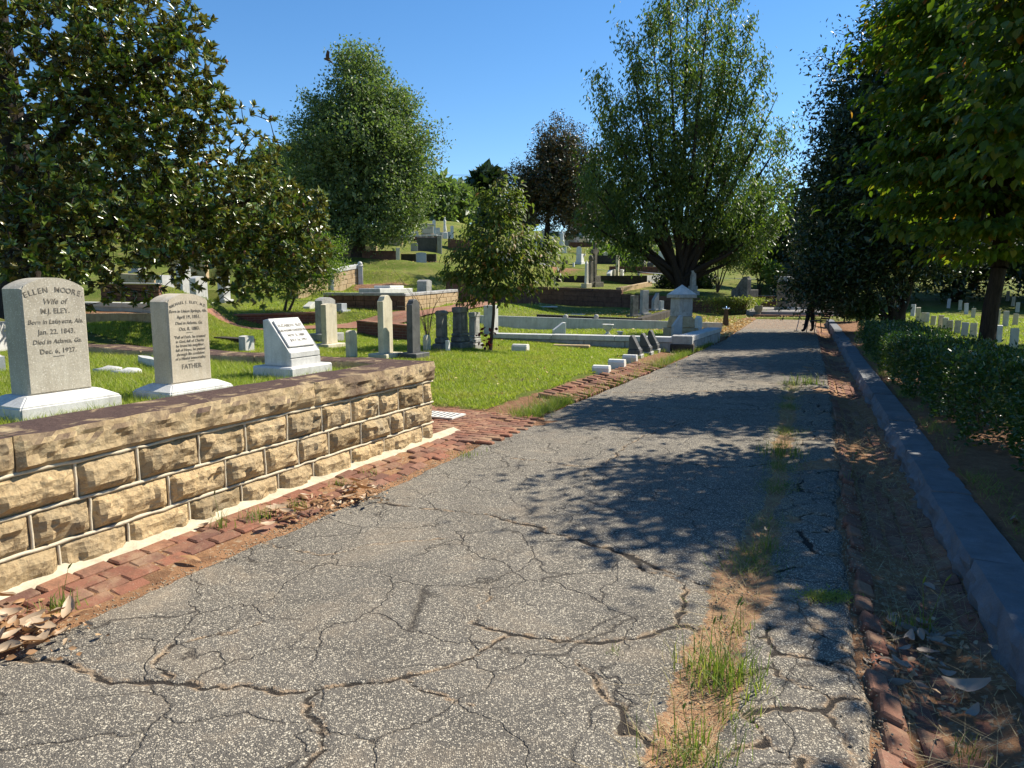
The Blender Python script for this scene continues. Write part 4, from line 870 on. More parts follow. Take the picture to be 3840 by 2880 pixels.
# dark slant markers
def slant(label, px, py, Y, wpx, hpx):
    p = D(px, py, Y); u = Y / F; h = hpx * u; e = empty('slant_marker', (p[0], p[1], gz(p[0], p[1])), AW + .1, label, 'gravestone', 'dark slant markers by the lane')
    link('base', box_me('base', wpx * u * 1.7, .34, .12, .012), M['kerbgrey'], e, (0, 0, -.06)); link('plinth', box_me('plinth', wpx * u * 1.45, .27, .11, .01), M['slate'], e, (0, 0, .061))
    link('body', side_prof('body', [(-.115, .172), (.115, .172), (.115, h * .9), (.09, h), (.055, h), (.03, h * .93), (-.02, h * .72), (-.08, h * .45), (-.115, h * .38)], wpx * u * 1.25, .01), M['slate'], e)
slant('nearest of three dark carved slant markers in shade by the lane', 635, 355.5, 16.1, 11, 21.5); slant('middle of three dark carved slant markers in shade by the lane', 645.5, 352, 16.9, 10, 20.5); slant('farthest of three dark carved slant markers in shade by the lane', 653, 349.8, 17.6, 10, 21)
# ---- grey kerb enclosure
ec, el, er = D(681, 350.5, 17.7), D(492, 345.2, 19.3), D(720, 338.5, 21.8)
for p in (ec, el, er): p[2] = .05
run_wall('enclosure_kerb', 'long pale-topped stone kerb along the front of the urn enclosure', el, ec, .32, .30, 'kerbgrey', 'kerb', cap=.13, capmat='marble', blocks=(1.4, .19), seed=9)
run_wall('enclosure_kerb', 'sunlit stone kerb at the right side of the urn enclosure', ec + np.array([.25, .15, 0]), er, .33, .34, 'kerbgrey', 'kerb', cap=.13, capmat='marble', blocks=(1.2, .2), seed=10)
e = empty('corner_block', tuple(ec + np.array([-.12, .1, 0])), -.31, 'dark corner block where the two urn enclosure kerbs meet', 'kerb'); link('block', box_me('block', .5, .42, .36 + .2, .015), M['kerbgrey'], e, (.16, .12, -.2)); link('plinth', box_me('plinth', .56, .48, .16 + .2, .02), M['kerbblack'], e, (.16, .12, -.2))
b0, b1 = D(481, 334.5, 23.6), D(722, 334, 26.2)
for p in (b0, b1): p[2] = gz(p[0], p[1]) - .02
run_wall('enclosure_kerb', 'pale back kerb of the urn enclosure below the ball-topped tablets', b0, b1, .30, .22, 'marble', 'kerb', seed=11)
pz0, pz1 = D(590, 346, 17.9), D(592, 345, 18.1)
e = empty('fallen_slab', tuple(setz(D(571.5, 346.5, 18.05), .0)), -.27, 'weathered tan stone slab lying in the grass before the enclosure', 'stone slab'); link('slab', box_me('slab', .92, .22, .07, .015), M['tanstone'], e)
def balltablet(label, px, py, Y):
    p = D(px, py, Y); u = Y / F; e = empty('ball_tablet', (p[0], p[1], gz(p[0], p[1])), .1, label, 'gravestone'); link('tablet', extrude_me('tablet', [(x, z - .1) for x, z in outline('round', 8.6 * u, 8.5 * u + .1)], .2, .01), M['kerbgrey'], e)
    link('neck', lathe_me('neck', [(.075, 8.2 * u), (.05, 9.0 * u), (.045, 9.6 * u), (.06, 10 * u)], 10), M['kerbgrey'], e); r = 2.55 * u; link('ball', lathe_me('ball', [(r * sin(pi * i / 8) + .002, 9.8 * u + r * (1 - cos(pi * i / 8))) for i in range(9)], 12), M['kerbgrey'], e)
balltablet('left of two round tablets crowned by a stone ball', 565.5, 329.5, 24.6); balltablet('right of two round tablets crowned by a stone ball', 596, 329.5, 25)
T('headstone', 'white slant-sided block in front of the left ball-topped tablet', 'gravestone', 559, 332, 21.5, 12, 9.5, 'slope', 'white', None, .3, rz=.1)
def urn(label, px, py, Y, wpx, hpx, mat='white', cat='urn'):
    p = D(px, py, Y); u = Y / F; R = wpx * u / 2; h = hpx * u; e = empty('garden_urn', (p[0], p[1], gz(p[0], p[1])), .2, label, cat)
    link('foot', box_me('foot', R * 1.15, R * 1.15, h * .1 + .06, .006), M[mat], e, (0, 0, -.06))
    link('bowl', lathe_me('bowl', [(R * .5, h * .102), (R * .3, h * .22), (R * .26, h * .34), (R * .55, h * .46), (R * .82, h * .68), (R * .84, h * .86), (R, h * .92), (R, h), (R * .86, h), (R * .7, h * .8)], 16), M[mat], e)
urn('larger wide white stone urn on the enclosure lawn', 607.7, 334, 21.8, 11.8, 11); urn('smaller pale stone urn beside the front enclosure kerb', 620, 335, 20.9, 6.6, 6.6)
# pyramid-capped monument
p = D(680.5, 337, 20.6); u = 20.6 / F; e = empty('capped_monument', (p[0], p[1], gz(p[0], p[1])), .42, 'grey stone monument with a pyramid cap beside the lane', 'monument')
W = 16.5 * u; link('plinth', box_me('plinth', W * 1.55, W * 1.5, .28 + .1, .02), M['tanstone'], e, (0, 0, -.1)); link('base', box_me('base', W * 1.28, W * 1.24, .32, .03, .84), M['tanstone'], e, (0, 0, .282)); sh = link('shaft', box_me('shaft', W * .98, W * .95, .52, .015, .97), M['kerbgrey'], e, (0, 0, .604))
for a in (0, pi / 2):
    r_ = link('relief', box_me('relief', W * .5, .02, .28, .006), M['kerbgrey'], e, (sin(a) * W * .475, -cos(a) * W * .475, .74), a)
tx = text_mesh([('CODY', .11, 0, 0, None, 0)]); link('inscription', tx, M['engrave'], e, (W * .489, 0, .85), pi / 2)
link('cap_band', box_me('cap_band', W * 1.30, W * 1.28, .10, .012), M['kerbgrey'], e, (0, 0, 1.126)); link('cap', box_me('cap', W * 1.24, W * 1.22, .27, .0, .02), M['marble'], e, (0, 0, 1.228))
e = T('headstone', 'grey slant-topped headstone leaning on a base before the capped monument', 'gravestone', 676.5, 339.5, 19.6, 9.5, 24, 'slope', 'bluegrey', (1.7, .16, .4), .14, rz=.25)
T('headstone', 'bright white pointed headstone right of the capped monument', 'gravestone', 698, 333, 22, 6.4, 17, 'shoulder', 'white', (1.3, .09, .3), .14, rz=.6); T('footstone', 'short tan stone stub touching the capped monument', 'gravestone', 692.5, 331, 22.2, 4, 12, 'flat', 'tanstone', None, .14, rz=.6)
# drinking fountain
p = D(725.5, 325.5, 28.6); zg = gz(p[0], p[1]); e = empty('drinking_fountain', (p[0], p[1], zg), .3, 'brown post drinking fountain with a blue steel basin by the lane', 'fountain')
link('pedestal', box_me('pedestal', .19, .19, .66, .01, .6), M['bronzepost'], e); link('basin', lathe_me('basin', [(.05, .66), (.11, .69), (.15, .72), (.15, .74), (.10, .735), (.05, .725)], 14), M['steel'], e); link('spout', lathe_me('spout', [(.02, .73), (.02, .78), (.035, .79), (.03, .81)], 8), M['steel'], e)
# tablets in front of the retaining wall
T('headstone', 'left and darkest of three tall tablets in front of the brownstone wall', 'gravestone', 634, 318, 33.5, 7.4, 22.5, 'low', 'dark', (1.5, .12, .5), .2, rz=.55); T('headstone', 'tallest of three tablets in front of the brownstone wall', 'gravestone', 644, 315, 34.8, 8.2, 24.5, 'flat', 'kerbgrey', (1.25, .14, .5), .2, rz=.55)
T('headstone', 'right of three tall tablets before the brownstone wall, corner broken', 'gravestone', 655, 312, 36, 6.4, 19, 'slope', 'kerbgrey', (1.3, .1, .5), .2, rz=.55); T('footstone', 'small pale tablet right of the three tall tablets', 'gravestone', 661.3, 310.6, 36.5, 4.2, 10, 'low', 'marble', (1.3, .06, .4), .15, rz=.55)
k0, k1, k2 = setz(D(537, 326, 27.2)), setz(D(641, 325.5, 27.4)), setz(D(673, 314, 34))
run_wall('plot_kerb', 'long low near-black kerb behind the ball-topped tablets', k0, k1, .27, .3, 'kerbblack', 'kerb', blocks=(1.5, .27), seed=12); run_wall('plot_kerb', 'near-black rough kerb running back past the three tall tablets', k1 + np.array([.05, .1, 0]), k2, .27, .3, 'kerbblack', 'kerb', blocks=(.8, .27), seed=13)
for i, (px, py, Y) in enumerate(((548, 313, 36), (575, 314.5, 35))):
    q = setz(D(px, py, Y), .01); o = link('flat_marker', box_me('flat_marker', .9, .5, .05, .01), M['marble'], None, tuple(q), .1); props(o, ('left', 'right')[i] + ' flat marker flush in the shaded lawn below the brownstone wall', 'gravestone')
# ---- terrace above the wall: cross, obelisk, kerbs
def onret(px, py, Y): p = D(px, py, Y); return np.array([p[0], p[1], float(pl_ret(p[0], p[1]))])
p = onret(594.5, 285.5, 45.5); u = 45.5 / F; e = empty('cross_monument', tuple(p), .75, 'tall dark stone cross on stepped blocks above the brownstone wall', 'monument')
link('lower_step', box_me('lower_step', 13 * u, 13 * u, 4.5 * u + .2, .02), M['dark'], e, (0, 0, -.2)); link('upper_step', box_me('upper_step', 9 * u, 9 * u, 6 * u, .02), M['dark'], e, (0, 0, 4.52 * u)); link('cross', extrude_me('cross', [(x * u, z * u) for x, z in ((-1.7, 10.6), (1.7, 10.6), (1.5, 32), (4.8, 32), (4.8, 36), (1.5, 36), (1.5, 42), (-1.5, 42), (-1.5, 36), (-4.8, 36), (-4.8, 32), (-1.5, 32))], 3 * u, .02), M['dark'], e)
p = onret(590.5, 286, 45.0); e = empty('monument', tuple(p), .75, 'dark shaft monument with carved head against the tall cross', 'monument'); link('base', box_me('base', 7 * u, 6 * u, 5 * u + .2, .02), M['dark'], e, (0, 0, -.2)); link('shaft', box_me('shaft', 4.6 * u, 4 * u, 20 * u, .03, .85), M['dark'], e, (0, 0, 5.02 * u)); link('head', lathe_me('head', [(1.6 * u, 25 * u), (2.5 * u, 27 * u), (2.2 * u, 29 * u), (1 * u, 31 * u)], 10), M['dark'], e)
p = onret(586.4, 288, 44.3); e = empty('obelisk', tuple(p), .75, 'slim pale obelisk on a square base left of the cross', 'monument'); link('base', box_me('base', 8 * u, 7 * u, 4 * u + .2, .02), M['cream'], e, (0, 0, -.2)); link('shaft', box_me('shaft', 3.2 * u, 3 * u, 19 * u, .015, .8), M['white'], e, (0, 0, 4.02 * u)); link('tip', box_me('tip', 2.6 * u, 2.4 * u, 3 * u, 0, .05), M['white'], e, (0, 0, 23.03 * u))
run_wall('plot_kerb', 'dark kerb wall left of the cross under the upper lawn', (T5[0][0], T5[0][1], T5Z - .5), (D(589, 283.5, 48.8)[0], D(589, 283.5, 48.8)[1], T5Z - .5), .55, .3, 'kerbblack', 'kerb', seed=14)
run_wall('plot_kerb', 'dark kerb wall right of the cross under the upper lawn', (D(598, 283.5, 48.8)[0], D(598, 283.5, 48.8)[1], T5Z - .5), (T5[1][0], T5[1][1], T5Z - .5), .55, .3, 'kerbblack', 'kerb', seed=15)
run_wall('plot_kerb', 'pale sunlit kerb wall at the right end of the upper lawn', (T5[1][0], T5[1][1] + .1, T5Z - .5), (T5[2][0], T5[2][1], T5Z - .4), .56, .3, 'kerbgrey', 'kerb', seed=16)  # continues the dark kerb in paler stone; its sunlight is put into the colour
tz = lambda px, py, Y: T5Z + .02 * (D(px, py, Y)[1] - 49)
T('headstone', 'slim pale pillar among small stones on the upper lawn', 'gravestone', 617.3, 275.2, 53, 3, 19.5, 'point', 'cream', None, .2, z=tz(617, 275, 53)); T('footstone', 'widest of the small stones left of the slim pale pillar', 'gravestone', 609.5, 276.4, 52.5, 6.6, 6.2, 'slope', 'white', None, .3, z=tz(609, 276, 52.5)); T('footstone', 'small stone touching the slim pale pillar on its left', 'gravestone', 614, 275.8, 52.8, 4, 6.3, 'low', 'cream', None, .2, z=tz(614, 276, 52.8)); T('footstone', 'small pale stone right of the slim pale pillar', 'gravestone', 622, 275, 53.5, 4.6, 5.4, 'low', 'white', None, .2, z=tz(622, 275, 53.5)); T('footstone', 'tiny dark stone at the front of the upper lawn', 'gravestone', 638, 278.8, 50.5, 2.6, 5.4, 'slope', 'slate', None, .2, z=tz(638, 279, 50.5))
T('headstone', 'small block marker on the terrace right of the step in the wall', 'gravestone', 646, 300.5, 41.5, 4.2, 3, 'flat', 'marble', None, .3, z=float(pl_ret(*D(646, 300, 41.5)[:2]))); T('headstone', 'low dark marker on the terrace behind the capped monument', 'gravestone', 677, 301, 41.5, 6.5, 4.5, 'low', 'dark', None, .3, z=float(pl_ret(*D(677, 301, 41.5)[:2])))
p = onret(692.5, 297.5, 41.5); u = 41.5 / F; e = empty('monument', tuple(p), .3, 'grey pillar monument on a stepped base beside the spreading tree', 'monument'); link('base', box_me('base', 10 * u, 10 * u, 3.4 * u + .2, .02), M['kerbgrey'], e, (0, 0, -.2)); link('plinth', box_me('plinth', 7 * u, 7 * u, 5 * u, .02), M['kerbgrey'], e, (0, 0, 3.42 * u)); link('shaft', box_me('shaft', 5 * u, 5 * u, 15 * u, .02, .8), M['kerbgrey'], e, (0, 0, 8.44 * u))
# bench-like curved monument
p = onret(741, 299, 40.8); u = 40.8 / F; e = empty('exedra', tuple(p), .55, 'dark sloping stone bench-end monument near the ivy-covered wall end', 'monument'); link('end_scroll', side_prof('end_scroll', [(-.55, -.1), (.6, -.1), (.6, .35), (.25, .5), (-.05, .95), (-.25, 1.12), (-.45, 1.12), (-.55, .95)], .32, .02), M['dark'], e); link('seat', box_me('seat', 1.1, .5, .42, .03), M['dark'], e, (.72, .1, -.02))
# road on the slope behind
rp = [D(470, 263, 61), D(520, 265.5, 61), (D(552, 268, 60)), D(600, 271, 60), D(640, 274, 59), D(664, 275.5, 58), D(703, 279, 57), D(740, 281, 56.5), D(780, 282, 57), D(840, 282, 59)]
V = []; rpn = np.array(rp)
for i, q in enumerate(rpn):
    t = rpn[min(i + 1, len(rpn) - 1)] - rpn[max(i - 1, 0)]; n = np.array([-t[1], t[0]]) / hypot(t[0], t[1])
    for w in np.linspace(-2.2, 2.2, 9): x, y = q[0] + n[0] * w, q[1] + n[1] * w; V.append((x, y, max(gz(x, y), float(q[2]) + w * .03) + .10))
i0 = (np.arange(len(rpn) - 1)[:, None] * 9 + np.arange(8)[None]).ravel(); o = link('upper_road', fast_mesh('upper_road', V, np.stack([i0, i0 + 9, i0 + 10, i0 + 1], 1), True), M['roadfar']); props(o, kind='structure')
# beyond the road
T('headstone', 'large white block headstone on a base across the upper road', 'gravestone', 580, 264.8, 65, 7.6, 10.5, 'flat', 'white', (1.35, .2, .6), .5); T('footstone', 'tiny white stake-like stone on the bank above the road', 'gravestone', 573.5, 267.3, 63.5, 1.8, 4.6, 'flat', 'white', None, .15)
def statue(label, px, py, Y, wpx, hpx, mat='white'):
    p = D(px, py, Y); u = Y / F; h = hpx * u; w = wpx * u; e = empty('statue', (p[0], p[1], gz(p[0], p[1])), .3, label, 'statue'); dz = float(p[2]) - gz(p[0], p[1])
    link('pedestal', box_me('pedestal', w, w, h * .34 + .4 + dz, .03, .9), M[mat], e, (0, 0, -.4)); b = h * .34 + dz
    link('figure', lathe_me('figure', [(w * .34, b), (w * .36, b + h * .1), (w * .28, b + h * .25), (w * .22, b + h * .36), (w * .27, b + h * .47), (w * .24, b + h * .53), (w * .09, b + h * .56), (w * .12, b + h * .59), (w * .14, b + h * .62), (w * .10, b + h * .655), (.02, b + h * .66)], 12), M[mat], e)
    return e
statue('white robed statue on a pedestal across the upper road', 561.7, 254.5, 79, 8, 24); statue('small white angel statue with raised wings by the hilltop tomb', 445, 240, 63, 5, 22)
for i, (px, py, Y, w, h, st, mt, lb) in enumerate(((544, 240, 94, 4.5, 9.5, 'point', 'bluegrey', 'grey pointed monument far up the hill left of the statue'), (577, 248, 88, 4.5, 10.5, 'flat', 'white', 'white upright slab right of the robed statue up the hill'), (581, 248, 89, 3.2, 9, 'flat', 'cream', 'cream slab behind the white upright slab on the hill'),
        (569, 247, 90, 3, 6, 'seg', 'dark', 'dark tablet between the statue and the white slab'), (554, 241, 97, 3, 5, 'round', 'white', 'far white tablet under the dark magnolia'), (592, 243, 98, 3, 6, 'flat', 'white', 'far white tablet right of the hillside urn'), (603, 242, 100, 2.4, 5, 'round', 'kerbgrey', 'far small grey tablet under the spreading tree'), (624, 242, 92, 2.6, 8, 'point', 'cream', 'slim far obelisk seen through the spreading tree'),
        (662, 262, 71, 6.8, 10.5, 'flat', 'white', 'white pedestal block under the spreading tree'), (655.5, 266, 66, 2.6, 6, 'flat', 'white', 'narrow white block behind the rough boulder stones'), (414.3, 252, 49, 6.6, 8.8, 'low', 'bluegrey', 'small pale block beside the black tomb front'), (421.2, 263.8, 39.7, 9.6, 11, 'low', 'bluegrey', 'pale blue-grey block headstone on top of the mound'),
        (398, 260.4, 40.5, 3.8, 12.2, 'flat', 'cream', 'slim cream post stone on top of the mound'), (405, 243, 61, 4.4, 12, 'point', 'cream', 'cream pointed stone on the hilltop under the oak'), (412, 238, 63, 4, 8, 'flat', 'marble', 'small white stone left of the hilltop tomb'), (417, 238, 64.5, 3, 7, 'round', 'marble', 'small round stone touching the hilltop tomb'),
        (438, 237, 66, 4, 9, 'low', 'marble', 'marble slab right of the hilltop tomb'), (441.5, 238.5, 65, 2.6, 6, 'flat', 'bluegrey', 'narrow grey stone between tomb slab and angel'), (449, 239, 66, 3, 7, 'flat', 'bluegrey', 'narrow grey stone right of the angel statue'), (434, 225, 80, 3, 5, 'round', 'white', 'far small white tablet above the hilltop tomb'), (452, 232, 78, 3, 6, 'seg', 'white', 'far white tablet at the top of the hill'))):
    T('headstone', lb, 'gravestone', px, py, Y, w, h, st, mt, None, w * Y / F * .45, rz=.3, bury=.5)
rf = random.Random(9)
for i in range(46):
    px, Y = (rf.uniform(515, 645), rf.uniform(74, 108)) if i < 36 else (rf.uniform(398, 460), rf.uniform(68, 84)); py = 285 - (gz(*D(px, 250, Y)[:2]) - EYE) * F / Y
    T('headstone', 'one of the small distant headstones crowding the hilltop', 'gravestone', px, py, Y, rf.uniform(2.4, 4.8), rf.uniform(4.5, 10), rf.choice(['flat', 'seg', 'round', 'point', 'shoulder']), rf.choice(['white', 'white', 'marble', 'kerbgrey', 'cream', 'bluegrey']), None, .3, rz=.3, bury=.5, group='small distant headstones on the hilltop')
urn('pale stone urn on a pedestal far up the hillside', 586, 247.8, 88, 7, 10, 'white')
for i, px in enumerate((642.5, 650.5)):
    p = D(px, 266.8, 64.5); bm = bmesh.new(); bmesh.ops.create_icosphere(bm, subdivisions=2, radius=1)
    for v in bm.verts: v.co = Vector((v.co.x * .33, v.co.y * .3, v.co.z * .36 + .1)) * (1 + .12 * sin(v.co.x * 7 + v.co.z * 5 + i * 3))
    o = link('boulder_stone', bm_mesh('boulder_stone', bm), M['dark'], None, (p[0], p[1], max(gz(p[0], p[1]), float(p[2])) + .1), .3); props(o, ('left', 'right')[i] + ' dark rough boulder headstone above the brown kerb wall', 'gravestone')
def hw_(name, lb, a, b, H, th, mat, cat='wall', **k): return run_wall(name, lb, a, b, H, th, mat, cat, below=1.2, **k)
hw_('plot_wall', 'long brown kerb wall across the upper road under the boulders', D(609, 273.6, 62.5), D(675, 274.5, 61.5), .62, .35, 'brownstone', cap=.12)
hw_('plot_wall', 'dark wall behind the tall cross on the hillside', D(597, 262.5, 67), D(626, 263, 67), .65, .4, 'kerbblack'); hw_('plot_wall', 'short tan wall end right of the dark hillside wall', D(626.5, 263, 67), D(640, 264, 66), .6, .4, 'kerbgrey')
hw_('plot_wall', 'low pale rubble kerb on the bank left of the white block', D(543, 263.5, 66), D(568, 263.8, 66), .32, .3, 'tanstone', blocks=(.5, .32)); hw_('plot_wall', 'low grey kerb beneath the robed statue', D(553, 256, 77), D(585, 257, 76), .35, .3, 'kerbgrey')
hw_('plot_wall', 'brown wall beside the oak trunk at the top of the mound', D(362, 259.5, 42.2), D(396, 259.8, 41.4), .50, .35, 'brownstone', cap=.06); hw_('plot_wall', 'tan rubble wall left of the oak trunk', D(330, 258, 45), D(354, 258, 45), .72, .4, 'tanstone', blocks=(.45, .2)); hw_('plot_wall', 'low tan capped wall behind the oak trunk', D(361, 252, 50), D(376.5, 252, 50), .4, .4, 'tanstone', blocks=(.4, .2))
hw_('plot_wall', 'dark low kerb wall below the black tomb front', D(401, 259, 44), D(436, 259, 44), .3, .35, 'kerbblack'); hw_('plot_wall', 'brick kerb wall under the hilltop tomb', D(404, 241, 60), D(437, 240, 60), .45, .35, 'brickwall', cap=.14, capmat='marble')
for j, (x0, x1, y_, Y, H, mt, lb) in enumerate(((538, 566, 251, 84, .7, 'kerbblack', 'dark kerb wall high on the hill left of the robed statue'), (570, 604, 249, 86, .6, 'brownstone', 'brown kerb wall below the hillside urn'), (606, 660, 251, 84, .7, 'kerbblack', 'dark hillside wall seen under the willow oak'), (500, 548, 259, 66, .6, 'brownstone', 'brown hillside wall behind the young dogwood crown'), (470, 520, 268, 54, .6, 'kerbgrey', 'grey kerb wall behind the left of the dogwood crown'), (448, 500, 256, 60, .8, 'brownstone', 'brown terrace wall right of the black tomb front'), (536, 600, 243, 99, .6, 'kerbgrey', 'pale far kerb near the top of the hill'), (440, 470, 238, 72, .6, 'kerbgrey', 'pale kerb behind the angel statue'), (366, 402, 243, 58, .6, 'tanstone', 'tan kerb wall under the low oak branches'))):
    q0, q1 = D(x0, y_, Y), D(x1, y_ + .6, Y); q0[2] = gz(q0[0], q0[1]); q1[2] = gz(q1[0], q1[1]); hw_('plot_wall', lb, q0, q1, H, .4, mt, seed=40 + j)
# black-fronted tomb
p = D(427, 255, 50.5); e = empty('tomb_front', (p[0], p[1], gz(p[0], p[1])), .12, 'black shaded tomb front with grey side pillars on the hill', 'tomb'); dz = float(p[2]) - gz(p[0], p[1])
link('front', box_me('front', 1.36, .8, 1.18 + .5 + dz, .02), M['slate'], e, (0, 0, -.5)); link('pillar', box_me('pillar', .32, 1.0, 1.3 + .5 + dz, .02), M['kerbgrey'], e, (.86, -.05, -.5))
for i in range(3): link('block', box_me('block', .14, .3, .14, .01), M['cream'], e, (-.45 + i * .42, 0, 1.182 + dz))
p = D(427.5, 237, 62.5); e = empty('chest_tomb', (p[0], p[1], gz(p[0], p[1])), .25, 'tan chest tomb with overhanging lid on the hilltop', 'tomb'); dz = float(p[2]) - gz(p[0], p[1])
link('plinth', box_me('plinth', 1.25, 1.0, .25 + .5 + dz, .03, .86), M['tanstone'], e, (0, 0, -.5)); link('chest', box_me('chest', .92, .75, .72, .02), M['cream'], e, (0, 0, .252 + dz)); link('lid', box_me('lid', 1.06, .9, .1, .02), M['kerbgrey'], e, (0, 0, .974 + dz)); link('inscription', text_mesh([('FENLEY', .2, 0, 0, None, 0)]), M['engrave'], e, (.02, -.378, .66 + dz))
# raised stair wall behind the young dogwood
hw_('plot_wall', 'dark brick wall end behind the young dogwood on the left', D(446, 297, 32), D(470, 298, 31.5), .92, .4, 'brickwall', cap=.06, capmat='brownstone')
hw_('plot_wall', 'brown step wall behind the young dogwood trunk', D(470, 299.5, 36), D(540, 301.5, 38), .7, .4, 'brownstone', blocks=(.7, .23))
# ---- plots to the left, seen under the magnolia
hw_('plot_wall', 'dark brick retaining wall seen between the two near headstones', D(101, 300.5, 18.6), D(160, 301, 18.9), .46, .3, 'brownstone', cap=.03, capmat='marble', blocks=(.45, .11), seed=21)
hw_('grave_kerb', 'pale marble kerb running between the two near headstones', D(78, 308, 15.6), D(160, 309.5, 15.2), .13, .2, 'marble', 'kerb', cap=.1, capmat='white'); hw_('grave_kerb', 'orange earth-stained kerb between the two near headstones', D(85, 322, 14.2), D(160, 321.5, 14), .16, .3, 'tanstone', 'kerb')
hw_('grave_kerb', 'dark kerb with pale end behind the near plot wall', D(214, 342.5, 15.5), D(245, 345, 14.8), .12, .25, 'kerbblack', 'kerb'); hw_('stone_wall', 'tan ashlar wall glimpsed under the magnolia boughs', D(118, 288, 26), D(155, 290, 25.5), .52, .4, 'tanstone', blocks=(.5, .2), seed=22); hw_('stone_wall', 'orange-brown upper ashlar wall under the magnolia boughs', D(172, 281, 32), D(206, 282, 32), 1.05, .4, 'tanstone', blocks=(.5, .24), seed=23)
T('headstone', 'left of three grey headstones seen beyond the FATHER stone', 'gravestone', 166, 297.5, 24, 14, 22, 'low', 'marble', None, .3); T('headstone', 'tall shouldered middle headstone seen beyond the FATHER stone', 'gravestone', 184.5, 292, 25.5, 11, 28, 'ogee', 'marble', (1.3, .12, .4), .3); T('headstone', 'right of three grey headstones seen beyond the FATHER stone', 'gravestone', 199, 294.5, 24.5, 14.5, 18, 'seg', 'marble', (1.1, .1, .4), .3)
urn('dark small urn at the far left edge of the photo', 6.5, 323, 11, 8, 10, 'slate'); hw_('grave_kerb', 'pale flat grave kerb at the far left edge', D(-10, 332, 10.2), D(11, 331, 10.6), .14, .5, 'marble', 'kerb')
T('headstone', 'white block headstone under the small green-leaved tree', 'gravestone', 224, 291, 28, 9, 14, 'flat', 'marble', (1.3, .12, .5), .3); T('headstone', 'dim grey headstone behind the magnolia boughs at left', 'gravestone', 140, 284, 30, 10, 16, 'flat', 'kerbgrey', (1.4, .2, .6), .4)
# ---- end of the lane: steps, piers, planter
s0, s1 = D(748, 318, 36.5), D(838, 319.5, 35.2)
for i in range(2):
    d = np.array([.25, .6 * i, 0]); bm = bmesh.new(); L = hypot(*(s1 - s0)[:2]); rz = atan2(s1[1] - s0[1], s1[0] - s0[0]); box_bm(bm, 0, L, 0, .7, -.3, .16 + .15 * i); bmesh.ops.bevel(bm, geom=list(bm.edges), offset=.015, segments=1, affect='EDGES')
    o = link('stone_step', bm_mesh('stone_step', bm), M['paving' if i else 'brownstone'], None, (s0[0] + d[0], s0[1] + d[1], 0), rz); props(o, ('lower brown', 'upper pale')[i] + ' stone step across the end of the lane', 'step')
bm = bmesh.new(); box_bm(bm, 0, 5.6, 0, 7, -.3, .325); o = link('paved_landing', bm_mesh('paved_landing', bm), M['paving'], None, (s0[0] + .3, s0[1] + 1.25, 0), rz); props(o, kind='structure')
p = D(787, 309, 39.5); e = empty('brick_pier', (p[0], p[1], .3), .3, 'buff brick gate pier partly hidden by the dark evergreen', 'pier'); link('plinth', box_me('plinth', 1.0, .95, .16, .02), M['kerbgrey'], e); link('shaft', box_me('shaft', .84, .8, 1.35, .01), M['palebrick'], e, (0, 0, .162)); link('cap', box_me('cap', .9, .86, .3, .03, .72), M['kerbgrey'], e, (0, 0, 1.514))
p = D(802, 309, 40.2); e = empty('brick_pier', (p[0] + .35, p[1], .3), .3, 'long buff brick wall behind the gate pier under the evergreen', 'wall'); link('body', box_me('body', 1.6, .6, 1.25, .01), M['palebrick'], e)
p = D(771, 300, 45); e = empty('curved_brick_wall', (p[0], p[1], gz(p[0], p[1])), 0, 'curved red brick planter wall left of the gate pier', 'wall'); bm = bmesh.new(); r = random.Random(3)
k_ = 0
for row in range(9):
    for i in range(15):
        a = radians(200 + (i + .5 * (row % 2)) * 10.0); R = 1.15; q = Vector((R * cos(a) + .25, R * sin(a) + .9, row * .095 - .05)); bm = bmesh.new(); box_bm(bm, -.092, .092, -.05, .05, 0, .085); o = link('brick', bm_mesh('brick', bm), M['brick'], e, q, a + pi / 2)
link('core', lathe_me('core', [(1.08, -.3), (1.08, .8), (.9, .8), (.9, .5)], 24), M['mortar'], e, (.25, .9, 0))
p = D(758.3, 313, 36.9); e = empty('planter', (p[0], p[1], .16), 0, 'round stone pot with spiky plant on the step', 'planter'); link('pot', lathe_me('pot', [(.12, 0), (.12, .05), (.09, .08), (.17, .18), (.215, .32), (.20, .42), (.22, .45), (.17, .45), (.15, .4)], 16), M['terracotta'], e)
V, Fc = [], []; rr = random.Random(2)
for i in range(34):
    a = rr.uniform(0, 2 * pi); el_ = rr.uniform(.5, 1.45); L = rr.uniform(.28, .45); d = Vector((cos(a) * cos(el_), sin(a) * cos(el_), sin(el_))); sd2 = Vector((-sin(a), cos(a), 0)) * .018; b = Vector((0, 0, .42)); n = len(V); V += [b - sd2, b + sd2, b + d * L * .6 + sd2 * .8, b + d * L * .6 - sd2 * .8, b + d * L]; Fc += [(n, n + 1, n + 2), (n, n + 2, n + 3), (n + 3, n + 2, n + 4)]
link('spiky_leaves', fast_mesh('spiky_leaves', [tuple(v) for v in V], Fc), M['shrub'], e)
